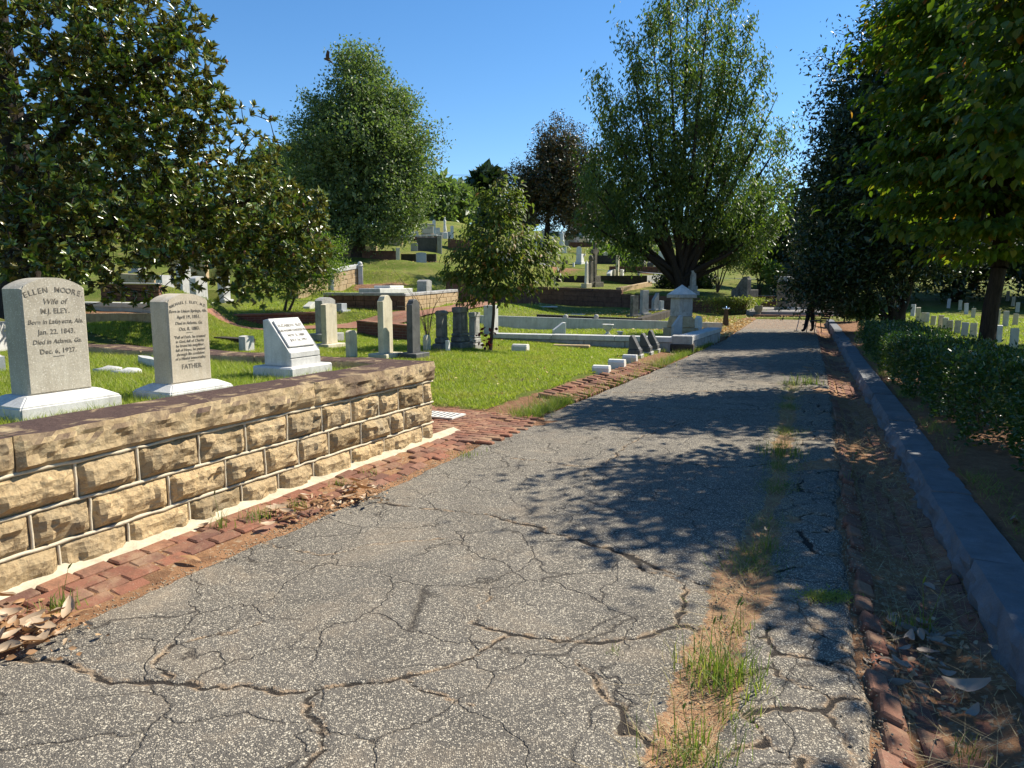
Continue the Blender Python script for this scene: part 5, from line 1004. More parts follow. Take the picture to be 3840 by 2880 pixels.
# ---- rows of small tablets on the right-hand lawn
TB = [(926.3, 322, 8.6, 3.2), (932.7, 324, 8.5, 3.4), (940, 327, 11.5, 3.6), (945, 327.5, 9.5, 3.6), (950, 331, 10, 3.2), (956.8, 332, 10.8, 4.8), (964, 334.5, 12, 5), (973.5, 336, 12.5, 5), (984.5, 340, 16, 6), (998, 341, 15, 6.6), (1013.5, 347, 18, 7.5),
      (996.7, 325, 14, 5), (1004.8, 327, 13.8, 4.8), (1014.7, 325.5, 10.5, 4.6), (988.3, 322, 12, 3), (966.2, 314.5, 9.5, 4.4), (959.7, 312, 8.5, 3.8), (972.8, 317.5, 8, 3.2), (1006.5, 309, 9, 4), (1012.3, 311, 8.4, 4), (1017, 313.5, 8.5, 3.6), (912.5, 316, 10.5, 5), (918.3, 320, 12.5, 3.4), (922.4, 322, 8.8, 3.2), (948, 311, 8, 3.6)]
nth = ['nearest', 'second nearest', 'third', 'fourth', 'fifth', 'sixth', 'seventh', 'eighth', 'ninth', 'tenth', 'eleventh']
front = sorted(range(11), key=lambda i: -TB[i][0])
for i, (px, py, h, w) in enumerate(TB):
    p = G(px, py, .2); u = p[1] / F; r = random.Random(i); zg = gz(p[0], p[1])
    if i < 11: lb = f'{nth[front.index(i)]} small square tablet in the front row behind the hedge'
    elif i < 15: lb = ['leaning pale tablet left in the second row by the right edge', 'middle pale tablet of the second row by the right edge', 'right pale tablet of the second row by the right edge', 'pale tablet sliver just right of the black trunk'][i - 11]
    else: lb = ['white tablet left of the black trunk in the far rows', 'far white tablet beside the hanging dogwood leaves', 'dim tablet touching the black trunk on the left', 'farthest dim tablet at upper right of the shaded lawn', 'middle dim tablet of the far right group', 'brightest tablet of the far right group', 'wide tablet seen between the evergreen stems', 'narrow dark tablet right of the evergreen stems', 'dark tablet beside the fallen branch', 'dim far tablet under the drooping dogwood leaves'][i - 15]
    e = empty('small_tablet', (p[0], p[1], zg), 1.0 + r.uniform(-.1, .1), lb, 'gravestone', 'small tablets on the right-hand lawn'); t = link('tablet', box_me('tablet', w * u * 1.05, .17, h * u + .1 + max(0, .06), .012), M['cream' if i % 3 else 'marble'], e, (0, 0, -.1)); t.rotation_euler = (r.uniform(-.05, .05), r.uniform(-.08, .12) if i != 2 else .2, 0)
# ------------------------------------------------------------------ foliage kit
T4 = (np.array([(0, 0, 0), (.45, .5, .08), (1, 0, 0), (.45, -.5, .08)]), np.array([(0, 2, 1), (0, 3, 2)]))
T8 = (np.array([(0, 0, 0), (.22, .34, .07), (.52, .5, .10), (.80, .30, .03), (1, 0, -.10), (.80, -.30, .03), (.52, -.5, .10), (.22, -.34, .07), (.5, 0, -.0)]), np.array([(8, i, (i + 1) % 8) for i in range(8)])[:, [0, 2, 1]])
T6 = (np.array([(0, 0, 0), (.35, .5, .10), (.72, .38, .06), (1, 0, -.04), (.72, -.38, .06), (.35, -.5, .10)]), np.array([(0, 3, 2), (0, 2, 1), (0, 4, 3), (0, 5, 4)]))
def unit(v): return v / (np.linalg.norm(v, axis=-1, keepdims=True) + 1e-9)
def leafmesh(name, P, Dv, Nv, L, W, tm):
    tv, tf = tm; Dv = unit(Dv); B = unit(np.cross(Nv, Dv)); Nn = np.cross(Dv, B)
    V = P[:, None] + Dv[:, None] * (tv[None, :, 0:1] * L[:, None, None]) + B[:, None] * (tv[None, :, 1:2] * W[:, None, None]) + Nn[:, None] * (tv[None, :, 2:3] * L[:, None, None])
    Fc = (np.arange(len(P))[:, None, None] * len(tv) + tf[None]).reshape(-1, 3)
    return fast_mesh(name, V.reshape(-1, 3), Fc)
def ell(n, Es, bias=.5, inner=.25):
    """points in a union of ellipsoids, crowding towards their skins"""
    w = np.array([e[6] if len(e) > 6 else (e[3] * e[4] * e[5]) ** .667 for e in Es]); w = w / w.sum(); k = rng.choice(len(Es), n, p=w)
    E = np.array([e[:6] for e in Es])[k]; d = unit(rng.normal(size=(n, 3))); r = (inner + (1 - inner) * rng.random(n) ** bias)[:, None]
    r = r * (1 + .10 * np.sin(d[:, :1] * 5 + k[:, None]) + .08 * np.sin(d[:, 2:] * 7 + 2 * k[:, None]))
    return E[:, :3] + d * r * E[:, 3:6], d, k
def grow(stems, C, rt=.006, sag=.06, up=.35, kr=.012):
    """join every leaf cluster to the nearest wood already grown; stems: list of (points, radii)"""
    paths = [(np.asarray(p, float), np.asarray(r, float)) for p, r in stems]; nodes = []; 
    for p, r in paths:
        for a, b in zip(p, p[1:]): nodes += [a + (b - a) * t for t in (0.2, .6, 1.0)]
    cap = len(nodes) + 3 * len(C); ND = np.empty((cap, 3)); ND[:len(nodes)] = nodes; m = len(nodes)
    d0 = np.array([np.min(np.linalg.norm(ND[:m] - c, axis=1)) for c in C]); 
    for i in np.argsort(d0):
        c = C[i]; dv = ND[:m] - c; d = np.linalg.norm(dv, axis=1) + up * np.maximum(0, dv[:, 2]); j = int(np.argmin(d)); a = ND[j]; L = np.linalg.norm(c - a)
        if L < 1e-3: continue
        j1 = rng.normal(0, .07, 3) * L; m1 = a + (c - a) * .38 + j1 + [0, 0, sag * L]; m2 = a + (c - a) * .72 + j1 * .6 + [0, 0, sag * L * .8]
        r0 = rt + kr * L; paths.append((np.array([a, m1, m2, c]), np.array([r0, r0 * .8, r0 * .6, rt * .6]))); ND[m:m + 3] = (m1, m2, c); m += 3
    return paths
def plant(name, label, base, wood, leaves, mbark, cat='tree', group=None, crown='crown', trunk='trunk', k=6):
    e = empty(name, tuple(base), 0, label, cat, group); b = np.array(base, float)
    V_, F_ = tubes(wood, k); link(trunk, fast_mesh(trunk, V_ - b, F_, True), M[mbark], e)
    for nm, me, mt in leaves: me.transform(Matrix.Translation(-Vector(tuple(float(q) for q in base)))); link(nm, me, M[mt], e)
    return e
def puff(C, n, sp, rngk=1.0): 
    """n leaves scattered round each cluster"""
    P = np.repeat(C, n, 0); return P + rng.normal(size=P.shape) * np.asarray(sp)
def rdir(n, upz=0.0): 
    d = rng.normal(size=(n, 3)); d[:, 2] += upz; return unit(d)
def trunk_path(p0, p1, r0, r1, n=5, wob=.05):
    p0 = np.asarray(p0, float); p1 = np.asarray(p1, float); L = np.linalg.norm(p1 - p0); u = np.linspace(0, 1, n)[:, None]; P = p0 + (p1 - p0) * u; P[1:-1] += rng.normal(0, wob * L / 4, (n - 2, 3)) * [1, 1, .2]
    R = r0 + (r1 - r0) * u[:, 0]; R[0] *= 1.25; return P, R
def at(px, py, Y): return D(px, py, Y)
# ---- the big magnolia at left
E1 = [(*at(40, 110, 12.5), 2.9, 2.6, 3.3), (*at(120, 190, 13.2), 2.5, 2.2, 2.0), (*at(190, 180, 13.6), 1.9, 1.9, 1.9), (*at(255, 215, 14.2), 1.25, 1.6, 1.25), (*at(288, 245, 14.5), .75, 1.2, .7), (*at(120, 40, 11.8), 1.5, 1.5, .85), (*at(185, 42, 11.4), .5, .8, .42), (*at(212, 98, 13), .36, .5, .36), (*at(150, 110, 12.6), 1.0, 1.3, 1.0), (*at(20, 235, 11.5), 1.5, 1.3, 1.0), (*at(40, 20, 12), 2.0, 2, 1.6), (*at(235, 262, 13.8), 1.0, 1.0, .7), (*at(302, 222, 14.6), .6, .9, .75), (*at(312, 255, 14.6), .4, .7, .6), (*at(262, 282, 14), .75, .8, .42), (*at(228, 288, 13.6), .5, .6, .38)]
C, d, kk = ell(5600, E1, .5, .2); cen = np.array([E1[i][:3] for i in kk])
keep = (C[:, 2] > 1.2) & ~((C[:, 2] < 1.8) & (rng.random(len(C)) < .35)); C, d = C[keep], d[keep]
base = np.array([-9.6, 14.2, 1.0]); stems = [trunk_path(base, base + [.2, -.2, 7], .34, .12), trunk_path(base + [0, 0, 1.1], at(150, 215, 13.2), .16, .05), trunk_path(base + [0, 0, 1.6], at(250, 200, 14), .15, .04), trunk_path(base + [0, 0, 2.4], at(110, 85, 12.3), .17, .05), trunk_path(base + [.1, 0, 3.5], at(180, 48, 11.5), .13, .03), trunk_path(base + [0, 0, 1.3], at(30, 200, 11.5), .14, .05)]
wood = grow(stems, C, .007, .04, .2, .011)
nl = 10; ax = unit(d * .8 + [0, -.15, .55] + rng.normal(size=C.shape) * .35); Pm = np.repeat(C, nl, 0); A = np.repeat(ax, nl, 0); rd = rng.normal(size=A.shape); perp = unit(rd - (rd * A).sum(1, keepdims=True) * A)
spread = rng.uniform(.45, 1.25, len(Pm))[:, None]; dv = A * np.cos(spread) + perp * np.sin(spread); nv = A * np.sin(spread) - perp * np.cos(spread)
L = rng.uniform(.09, .155, len(Pm)); crown = leafmesh('crown', Pm - A * rng.uniform(0, .06, len(Pm))[:, None], dv, nv, L, L * rng.uniform(.36, .46, len(Pm)), T6)
sel = rng.choice(len(C), 90); bm = bmesh.new()
for i in sel:
    r_ = bmesh.ops.create_icosphere(bm, subdivisions=1, radius=1)
    for v in r_['verts']: v.co = Vector((v.co.x * .022, v.co.y * .022, v.co.z * .045)) + Vector(C[i] + ax[i] * .07)
cones = bm_mesh('seed_cones', bm, True)
mg = plant('magnolia_tree', 'large magnolia with glossy leaves filling the upper left of the photo', base, wood, [('crown', crown, 'magnolia'), ('seed_cones', cones, 'cone')], 'bark_dark')
for ch_ in mg.children:
    if ch_.name.startswith('seed'): ch_['kind'] = 'stuff'
# ---- round oak on the hill
def generic(name, label, base, Es, nc, npc, sp, L, mat, stems, tm=T4, up=.4, wl=.5, bias=.4, inner=.2, minz=None, wood_mat='bark', lw=.5, drop=0.0, cat='tree', sag=.03, kr=.012, keepf=None, rt=.006, trunk='trunk', fill=7, fsz=2.2):
    C, d, k = ell(nc, Es, bias, inner)
    if minz is not None: C = C[C[:, 2] > minz]
    if keepf is not None: C = C[keepf(C)]
    P = puff(C, npc, sp); dv = rdir(len(P), -drop); nv = rdir(len(P), .9); Ls = L * rng.uniform(.65, 1.3, len(P))
    ctr = C.mean(0); Ci = ctr + (C - ctr) * rng.uniform(.45, .85, (len(C), 1)); Pi = puff(Ci, fill, np.asarray(sp) * 1.3); Pa = np.concatenate([P, Pi]); ni = len(Pi)
    dv = np.concatenate([dv, rdir(ni)]); nv = np.concatenate([nv, rdir(ni, .4)]); Ls = np.concatenate([Ls, L * fsz * rng.uniform(.8, 1.3, ni)])
    return plant(name, label, base, grow(stems, C, rt, sag, up, kr), [('crown', leafmesh('crown', Pa, dv, nv, Ls, Ls * lw, tm), mat)], wood_mat, cat, trunk=trunk)
b = at(357.5, 257.5, 43); gzb = gz(b[0], b[1]); b[2] = gzb; Yo = 43; u = Yo / F
Es = [(*at(362, 150, Yo), 66 * u, 4, 52 * u), (*at(365, 95, Yo), 38 * u, 2.6, 34 * u), (*at(357, 68, Yo), 24 * u, 1.8, 22 * u), (*at(405, 150, Yo), 34 * u, 2.4, 45 * u), (*at(318, 155, Yo), 32 * u, 2.4, 42 * u), (*at(318, 110, Yo), 16 * u, 1.4, 18 * u), (*at(365, 200, Yo), 62 * u, 3.6, 36 * u), (*at(400, 200, Yo - 1), 34 * u, 2.4, 34 * u), (*at(335, 210, Yo - 1), 30 * u, 2.4, 28 * u), (*at(388, 112, Yo), 28 * u, 2, 26 * u), (*at(372, 232, Yo - 1.5), 40 * u, 2.4, 16 * u), (*at(335, 232, Yo - 1), 26 * u, 2, 14 * u)]
stems = [trunk_path(b - [0, 0, .4], at(360, 110, Yo), .42, .07, 7)] + [trunk_path(at(358, 235 - 12 * i, Yo), at(px, py, Yo + rng.uniform(-2, 2)), .13, .03) for i, (px, py) in enumerate(((320, 180), (405, 175), (330, 130), (400, 125), (345, 90), (380, 95), (320, 215), (405, 215)))]
generic('oak_tree', 'tall rounded green oak standing on the mound left of centre', b, Es, 1900, 40, (.29, .29, .24), .19, 'oak', stems, lw=.48, keepf=lambda C: rng.random(len(C)) < .92)
# ---- spreading willow oak
Yw = 37.5; u = Yw / F; b = onret(682, 291, Yw + 5); b = np.array([at(681, 290, 42)[0], 42.0, float(pl_ret(at(681, 290, 42)[0], 42.0))]); Yw = 42; u = Yw / F
tips = [(578, 150), (580, 215), (596, 75), (792, 170), (590, 185), (600, 120), (618, 90), (628, 40), (650, 15), (668, -30), (690, -50), (712, -30), (735, -10), (752, 20), (765, 60), (778, 95), (788, 130), (775, 180), (785, 215), (610, 230), (760, 245), (640, 70), (700, 40), (725, 60), (655, 110), (745, 130)]
stems = [(np.array([b - [0, 0, .4], b + [0, 0, .9]]), np.array([.42, .34]))]; cl = []; cs = []
for i, (px, py) in enumerate(tips):
    dy = rng.uniform(-3.6, 3.2); tip = at(px, py, Yw + dy); st_ = b + np.array([rng.uniform(-.25, .25), rng.uniform(-.25, .25), rng.uniform(.3, .9)]); mid = st_ + (tip - st_) * np.array([.42, .42, .36]) + rng.normal(0, .12, 3); mid2 = st_ + (tip - st_) * np.array([.74, .74, .70])
    stems.append((np.array([st_, st_ + (mid - st_) * .5 + [0, 0, .1], mid, mid2, tip]), np.array([.19, .15, .105, .06, .012])))
    Lb = np.linalg.norm(tip - st_); nb = int(Lb * 5.0)
    for q in range(nb):
        t = rng.uniform(.24, 1.0) ** .85; base_p = st_ + (tip - st_) * t + (mid - (st_ + (tip - st_) * .40)) * (1 - abs(2 * t - 1)); off = rng.normal(size=3) * [.42, .42, .45] * (1.25 - .6 * t); cl.append(base_p + off)
Cw, d, k = ell(330, [(*at(690, 190, Yw), 88 * u, 4, 80 * u), (*at(640, 215, Yw - 1), 55 * u, 3, 38 * u), (*at(745, 215, Yw - 1), 45 * u, 3, 45 * u), (*at(612, 170, Yw), 30 * u, 2, 45 * u)], .3, .3); cl = np.concatenate([np.array(cl), Cw]); cl = cl[(cl[:, 2] > 2.6) & ((cl[:, 2] > 4.6) | (np.abs(cl[:, 0] - b[0]) > 2.6 - .25 * (cl[:, 2] - 2.6)))]
cl = cl[rng.random(len(cl)) < .72]; P = puff(cl, 52, (.24, .24, .34)); dv = rdir(len(P)) * [.7, .7, .5] + [0, 0, -.7]; Ls = rng.uniform(.17, .30, len(P))
plant('willow_oak_tree', 'tall vase-shaped willow oak with many rising limbs, right of centre', b, grow(stems, cl, .005, .03, .6, .009), [('crown', leafmesh('crown', P, dv, rdir(len(P), .4), Ls, Ls * .36, T4), 'willowoak')], 'bark_dark')
# ---- dark magnolia behind
Ym = 84; u = Ym / F; b = at(545, 236, Ym); b[2] = gz(b[0], b[1])
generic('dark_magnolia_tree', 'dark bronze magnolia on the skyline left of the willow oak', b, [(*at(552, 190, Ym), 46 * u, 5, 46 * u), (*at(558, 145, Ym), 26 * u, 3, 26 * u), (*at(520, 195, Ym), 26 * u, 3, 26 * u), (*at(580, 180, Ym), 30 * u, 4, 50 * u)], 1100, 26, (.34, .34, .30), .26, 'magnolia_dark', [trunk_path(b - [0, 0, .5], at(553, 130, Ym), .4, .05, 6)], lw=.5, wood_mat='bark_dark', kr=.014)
# ---- far skyline trees
for i, (px, py, Y, rw, rh, lb, mt) in enumerate(((452, 205, 130, 20, 17, 'dark distant tree on the skyline right of the oak', 'oak'), (465, 200, 150, 8, 7, 'small rounded far tree at the end of the skyline gap', 'oak'), (432, 200, 125, 22, 22, 'distant tree half hidden behind the oak', 'oak'), (487, 185, 150, 9, 9, 'small clipped dark tree on the skyline left of the dark magnolia', 'evergreen'), (505, 222, 140, 26, 12, 'low dark bushy tree on the skyline under the magnolia', 'evergreen'), (600, 215, 110, 30, 24, 'dark background tree between magnolia and willow oak', 'evergreen'), (270, 190, 60, 32, 42, 'tree standing behind the left magnolia', 'oak'), (240, 225, 50, 45, 22, 'low tree seen through the left magnolia', 'oak'), (300, 175, 75, 14, 30, 'slim tree between left magnolia and oak', 'oak'), (160, 215, 62, 70, 40, 'background tree behind the left magnolia boughs', 'oak'), (40, 200, 60, 70, 70, 'background tree at the far left', 'oak'))):
    u = Y / F; c = at(px, py, Y); b = np.array([c[0], c[1], gz(c[0], c[1]) - .3])
    generic('skyline_tree', lb, b, [(*c, rw * u, rw * u * .8, rh * u), (c[0] + rw * u * .4, c[1], c[2] + rh * u * .3, rw * u * .6, rw * u * .5, rh * u * .6), (c[0] - rw * u * .3, c[1], c[2] - rh * u * .1, rw * u * .7, rw * u * .5, rh * u * .7)], 260, 30, (.012 * Y * .38,) * 3, .007 * Y, mt, [trunk_path(b, c + [0, 0, rh * u * .5], .3, .05)], kr=.012)
# ---- small leafy tree right of the magnolia
b = at(284, 313.5, 24.5); b[2] = float(pl_lb(b[0], b[1])); u = 24.5 / F
generic('small_leafy_tree', 'small light green tree with twin stems below the magnolia tip', b, [(*at(300, 255, 24.5), 34 * u, 1.3, 38 * u), (*at(322, 262, 24), 22 * u, .9, 26 * u), (*at(290, 285, 24.5), 20 * u, .8, 16 * u), (*at(335, 245, 24), 8 * u, .4, 10 * u)], 330, 34, (.14, .14, .10), .075, 'shrub', [trunk_path(b - [0, 0, .1], at(291, 268, 24.5), .05, .02), trunk_path(b + [.12, 0, -.1], at(305, 262, 24.4), .045, .02)], kr=.009, rt=.004)
# ---- young dogwood in the lawn
b = G(490, 353, .07); b[2] = gz(b[0], b[1]); Yd = float(b[1]); u = Yd / F
E3 = [(*at(500, 245, Yd), 40 * u, .9, 36 * u), (*at(502, 205, Yd), 26 * u, .6, 24 * u), (*at(475, 262, Yd), 30 * u, .75, 26 * u), (*at(535, 262, Yd), 30 * u, .75, 28 * u), (*at(497, 285, Yd), 38 * u, .8, 18 * u), (*at(512, 190, Yd), 10 * u, .25, 9 * u), (*at(452, 275, Yd), 10 * u, .3, 6 * u), (*at(548, 243, Yd), 12 * u, .3, 9 * u), (*at(480, 195, Yd), 8 * u, .2, 10 * u), (*at(470, 300, Yd), 12 * u, .25, 5 * u)]
C, d, k = ell(380, E3, .5, .15); C = C[(C[:, 2] > .95)]; st0 = [trunk_path(b - [0, 0, .05], at(494, 300, Yd), .05, .036, 5, .03), trunk_path(at(494, 300, Yd), at(500, 200, Yd), .034, .01, 6, .08), trunk_path(at(493, 305, Yd), at(470, 262, Yd - .2), .022, .007), trunk_path(at(494, 300, Yd), at(535, 262, Yd + .2), .022, .007), trunk_path(at(495, 295, Yd), at(515, 235, Yd - .3), .02, .006)]
wood = grow(st0, C, .0035, .08, .5, .007)
P = puff(C, 14, (.12, .12, .07)); out = unit((P - np.array([*at(498, 270, Yd)])) * [1, 1, .25]); dv = out * .55 + rng.normal(size=P.shape) * .38 + [0, 0, -.75]; nv = out * .6 + rng.normal(size=P.shape) * .3 + [0, 0, .7]; Ls = rng.uniform(.09, .15, len(P))
plant('young_dogwood_tree', 'young dogwood with drooping yellowing leaves standing alone on the lawn', b, wood, [('crown', leafmesh('crown', P, dv, nv, Ls, Ls * .52, T8), 'dogwood')], 'bark')
# ---- dogwoods at right (they also shade the lane)
def dogwood(name, label, b, crown_es, top, nc, seed_l, minx=None):
    C, d, k = ell(nc, crown_es, .55, .15); lay = np.round(C[:, 2] / .42) * .42; C[:, 2] = lay + (C[:, 2] - lay) * .35 - .05 * np.hypot(C[:, 0] - b[0], C[:, 1] - b[1]) * .5
    if minx is not None: C = C[minx(C)]
    st0 = [trunk_path(b - np.array([0, 0, .1]), np.array(b) + [.1, -.1, 1.7], .13, .10, 4, .03), trunk_path(np.array(b) + [.1, -.1, 1.7], top, .10, .02, 6, .08)] + [trunk_path(np.array(b) + [.1, -.1, 1.4 + .4 * i], np.array(e[:3]), .06, .015) for i, e in enumerate(crown_es)]
    wood = grow(st0, C, .004, .05, .8, .007); P = puff(C, 26, (.22, .22, .055)); out = unit((P - np.array([b[0], b[1], 0])) * [1, 1, 0]); dv = out * .75 + rng.normal(size=P.shape) * .4 + [0, 0, -.62]; nv = rng.normal(size=P.shape) * .35 + out * .3 + [0, 0, .9]; Ls = rng.uniform(.10, .165, len(P))
    return plant(name, label, b, wood, [('crown', leafmesh('crown', P, dv, nv, Ls, Ls * .56, T8), 'dogwood_green')], 'bark_dark')
bA = np.array([7.25, 11.1, .2]); bB = np.array([6.15, 8.45, .2])
dogwood('dogwood_tree', 'green dogwood with a black shaded trunk behind the hedge', bA, [(7.7, 11.9, 5.2, 2.0, 1.4, 1.9), (7.4, 11.6, 3.3, 1.7, 1.5, 1.1), (7.9, 12.2, 6.7, 1.7, 1.3, 1.2), (6.6, 11.4, 4.4, 1.1, 1.2, .8), (8.6, 11.0, 4.4, 1.6, 1.6, 1.8), (6.45, 11.4, 3.3, .95, 1.1, .8), (6.95, 10.9, 2.5, 1.1, .9, .5), (7.9, 10.6, 2.6, 1.0, .9, .5), (6.5, 11.9, 5.6, .8, .9, .7)], np.array([7.8, 12.0, 7.4]), 900, 1)
dogwood('dogwood_tree', 'nearer green dogwood reaching in at the right edge of the photo', bB, [(6.5, 7.2, 4.6, 1.5, 2.1, 1.5), (6.4, 6.6, 3.2, 1.6, 2.2, .8), (5.6, 7.6, 4.3, .9, 1.2, .9), (6.6, 5.6, 4.2, 1.4, 1.6, 1.4), (5.4, 7.4, 3.2, .8, 1.0, .6), (6.2, 4.2, 3.6, 1.3, 1.5, 1.2), (5.7, 7.9, 5.4, .9, 1.1, .6)], np.array([6.4, 7.6, 6.0]), 1050, 2)
# ---- dark evergreens at right
bE = np.array([12.9, 24.2, .25])
def stemset(b, tops, r=.16): return [trunk_path(b - np.array([rng.uniform(-.2, .2), 0, .1]), np.array(t), r, .04, 6, .06) for t in tops]
Ee = [(*at(900, 90, 24.5), 2.6, 2.6, 3.2), (*at(935, 60, 25), 2.4, 2.4, 3.4), (*at(865, 170, 24), 2.2, 2.4, 2.6), (*at(905, 200, 23), 2.8, 2.6, 2.4), (*at(840, 235, 24.5), 1.5, 2.0, 1.7), (*at(950, 190, 24), 2.6, 2.6, 3.0), (*at(825, 275, 25), 1.1, 1.4, 1.0), (*at(880, 260, 22.8), 2.2, 1.8, 1.2), (*at(940, 20, 25), 1.8, 1.8, 1.6), (*at(805, 282, 25.5), .8, 1.0, .9), (*at(815, 285, 23.8), 1.0, 1.0, .75), (*at(850, 285, 23.2), 1.2, 1.2, .7), (*at(813, 293, 24.2), .95, .7, .5), (*at(832, 292, 24.4), .9, .7, .5), (*at(860, 130, 24.5), 1.0, 1.2, 1.0)]
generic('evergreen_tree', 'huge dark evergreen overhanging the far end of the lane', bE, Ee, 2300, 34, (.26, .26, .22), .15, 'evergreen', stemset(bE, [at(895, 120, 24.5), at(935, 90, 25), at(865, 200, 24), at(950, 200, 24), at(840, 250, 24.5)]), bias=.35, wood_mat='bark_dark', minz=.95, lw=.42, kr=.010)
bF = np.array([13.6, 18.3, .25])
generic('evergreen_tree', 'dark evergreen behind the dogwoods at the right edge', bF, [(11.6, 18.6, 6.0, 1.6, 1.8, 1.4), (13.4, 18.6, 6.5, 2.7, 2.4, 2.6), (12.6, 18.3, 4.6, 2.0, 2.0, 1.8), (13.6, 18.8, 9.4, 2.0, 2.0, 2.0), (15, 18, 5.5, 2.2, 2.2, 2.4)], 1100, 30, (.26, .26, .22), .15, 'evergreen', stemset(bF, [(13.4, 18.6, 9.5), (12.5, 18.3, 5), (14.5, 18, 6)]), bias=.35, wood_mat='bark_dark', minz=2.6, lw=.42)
for i, (x, y, zc, r, lb) in enumerate(((27, 44, 5, 5.0, 'dark tree closing the view beyond the small tablets'), (36, 46, 5.5, 5.5, 'dark tree at the far right behind the tablets'), (21.5, 50, 5, 4.6, 'dark tree behind the evergreen at lane end'), (31, 38, 3.0, 3.2, 'shrubby dark tree on the shaded slope at right'), (33, 52, 9, 6, 'tall dark tree far behind the right-hand lawn'), (46, 50, 7, 7, 'tall dark tree beyond the right edge'))):
    b = np.array([x, y, gz(x, y)]); generic('background_tree', lb, b, [(x, y, zc, r, r * .8, zc * .85), (x + r * .3, y, zc * 1.3, r * .7, r * .6, zc * .5), (x - r * .4, y - .5, zc * .8, r * .6, r * .6, zc * .6)], 420, 26, (.5, .5, .4), .34, 'evergreen', [trunk_path(b, (x, y, zc * 1.4), .28, .06)], wood_mat='bark_dark', minz=.7)
# ---- shrubs and small trees by the lane end
b = onret(717, 301, 43.5); u = 43.5 / F
generic('crape_myrtle', 'small multi-stemmed tree with airy green crown behind the ivy wall', b, [(*at(722, 243, 43.5), 34 * u, 1.8, 26 * u), (*at(745, 235, 44), 24 * u, 1.4, 24 * u), (*at(705, 255, 43), 18 * u, 1.2, 14 * u)], 330, 34, (.22, .22, .18), .13, 'willowoak', [trunk_path(b, at(712 + 7 * i, 256 - 3 * (i % 2), 43.5), .05, .02, 5) for i in range(4)], kr=.008)
b = at(760, 285, 50); b[2] = gz(b[0], b[1])
generic('yellow_green_shrub', 'yellow-green airy shrub tree left of the gate pier', b, [(*at(762, 255, 50), 24 * .07, 1.6, 24 * .07), (*at(776, 262, 50), 12 * .07, 1.0, 18 * .07)], 240, 34, (.2, .2, .18), .12, 'yellowshrub', [trunk_path(b, at(755 + 6 * i, 262, 50), .05, .02) for i in range(3)])
b = at(774, 283, 46); b[2] = .9
for j, (px, py, Y, w, h, n, mt, lb) in enumerate(((774, 274, 46.3, 9, 9, 70, 'shrub', 'grey-green bush growing out of the curved brick planter'), (611, 258, 78, 14, 5, 90, 'shrub', 'low green hedge bush behind the dark hillside wall'), (650, 257, 80, 18, 6, 90, 'oak', 'green bushes on the hillside under the willow oak'), (628, 268, 63.5, 10, 3.5, 60, 'shrub', 'low green plants left of the boulder stones'), (672, 268, 63, 8, 4, 60, 'oak', 'dark green bush right of the boulder stones'), (668, 283, 46, 11, 9, 110, 'evergreen', 'dark clipped bush at the foot of the willow oak'), (702, 282, 47, 9, 10, 90, 'evergreen', 'dark bush right of the grey pillar monument'), (787, 268, 52, 12, 16, 120, 'shrub', 'pale shrub behind the gate pier'), (845, 306, 30, 16, 10, 160, 'evergreen', 'dark clipped bush at the far end of the hedge'), (862, 309, 24, 13, 9, 160, 'hedge', 'rounded dark bush joining the hedge to the evergreen'), (8, 292, 16, 16, 16, 120, 'magnolia_dark', 'dark leafy bush at the left edge under the magnolia'), (640, 238, 105, 60, 10, 120, 'evergreen', 'dark shrubbery on the far hillside'), (530, 247, 88, 12, 6, 70, 'evergreen', 'dark bush on the hill left of the robed statue'), (600, 254, 80, 10, 5, 60, 'shrub', 'light bush on the hill right of the robed statue'), (480, 240, 84, 14, 7, 70, 'evergreen', 'dark bush on the hill behind the dogwood top'))):
    u = Y / F; c = at(px, py, Y); g_ = gz(c[0], c[1]) if j not in (5, 6) else float(pl_ret(c[0], c[1])); g_ = .5 if j == 0 else g_; b = np.array([c[0], c[1], g_])
    generic('bush', lb, b, [(*c, w * u, w * u * .8, h * u), (c[0] + w * u * .4, c[1], c[2] - h * u * .2, w * u * .6, w * u * .6, h * u * .7)], n, 30, (.0045 * Y,) * 3, .0026 * Y, mt, [trunk_path(b, c, .03, .012)], cat='bush', kr=.006, rt=.004, trunk='stem')
# ivy spilling over the wall end
c0 = RW2 + np.array([-1.2, -.05, .78]); P = c0 + rng.normal(size=(2600, 3)) * [.75, .10, .10]; hang = rng.random(2600) < .45; P[hang, 2] -= rng.random(hang.sum()) ** 1.5 * .65; P[hang, 1] -= .07; P[:, 0] += .4
P2 = c0 + np.array([.6, 1.0, .06]) + rng.normal(size=(1500, 3)) * [.9, .6, .05]; P = np.concatenate([P, P2]); Ls = rng.uniform(.06, .11, len(P))
iv = leafmesh('foliage', P, rdir(len(P), -.6), rdir(len(P), .5) + [0, -.6, 0], Ls, Ls * .8, T4); V_, F_ = tubes([(np.array([c0 + [x, .1, .02], c0 + [x, -.06, 0], c0 + [x + .05, -.06, -.5]]), np.array([.01, .008, .003])) for x in np.linspace(-.5, 1.3, 14)], 4)
e = empty('ivy_plant', tuple(c0), 0, 'bright green trailing plant spilling over the brownstone wall end', 'plant'); iv.transform(Matrix.Translation(-Vector(tuple(c0)))); link('foliage', iv, M['yellowshrub'], e); link('stem', fast_mesh('stem', V_ - c0, F_), M['bark'], e)
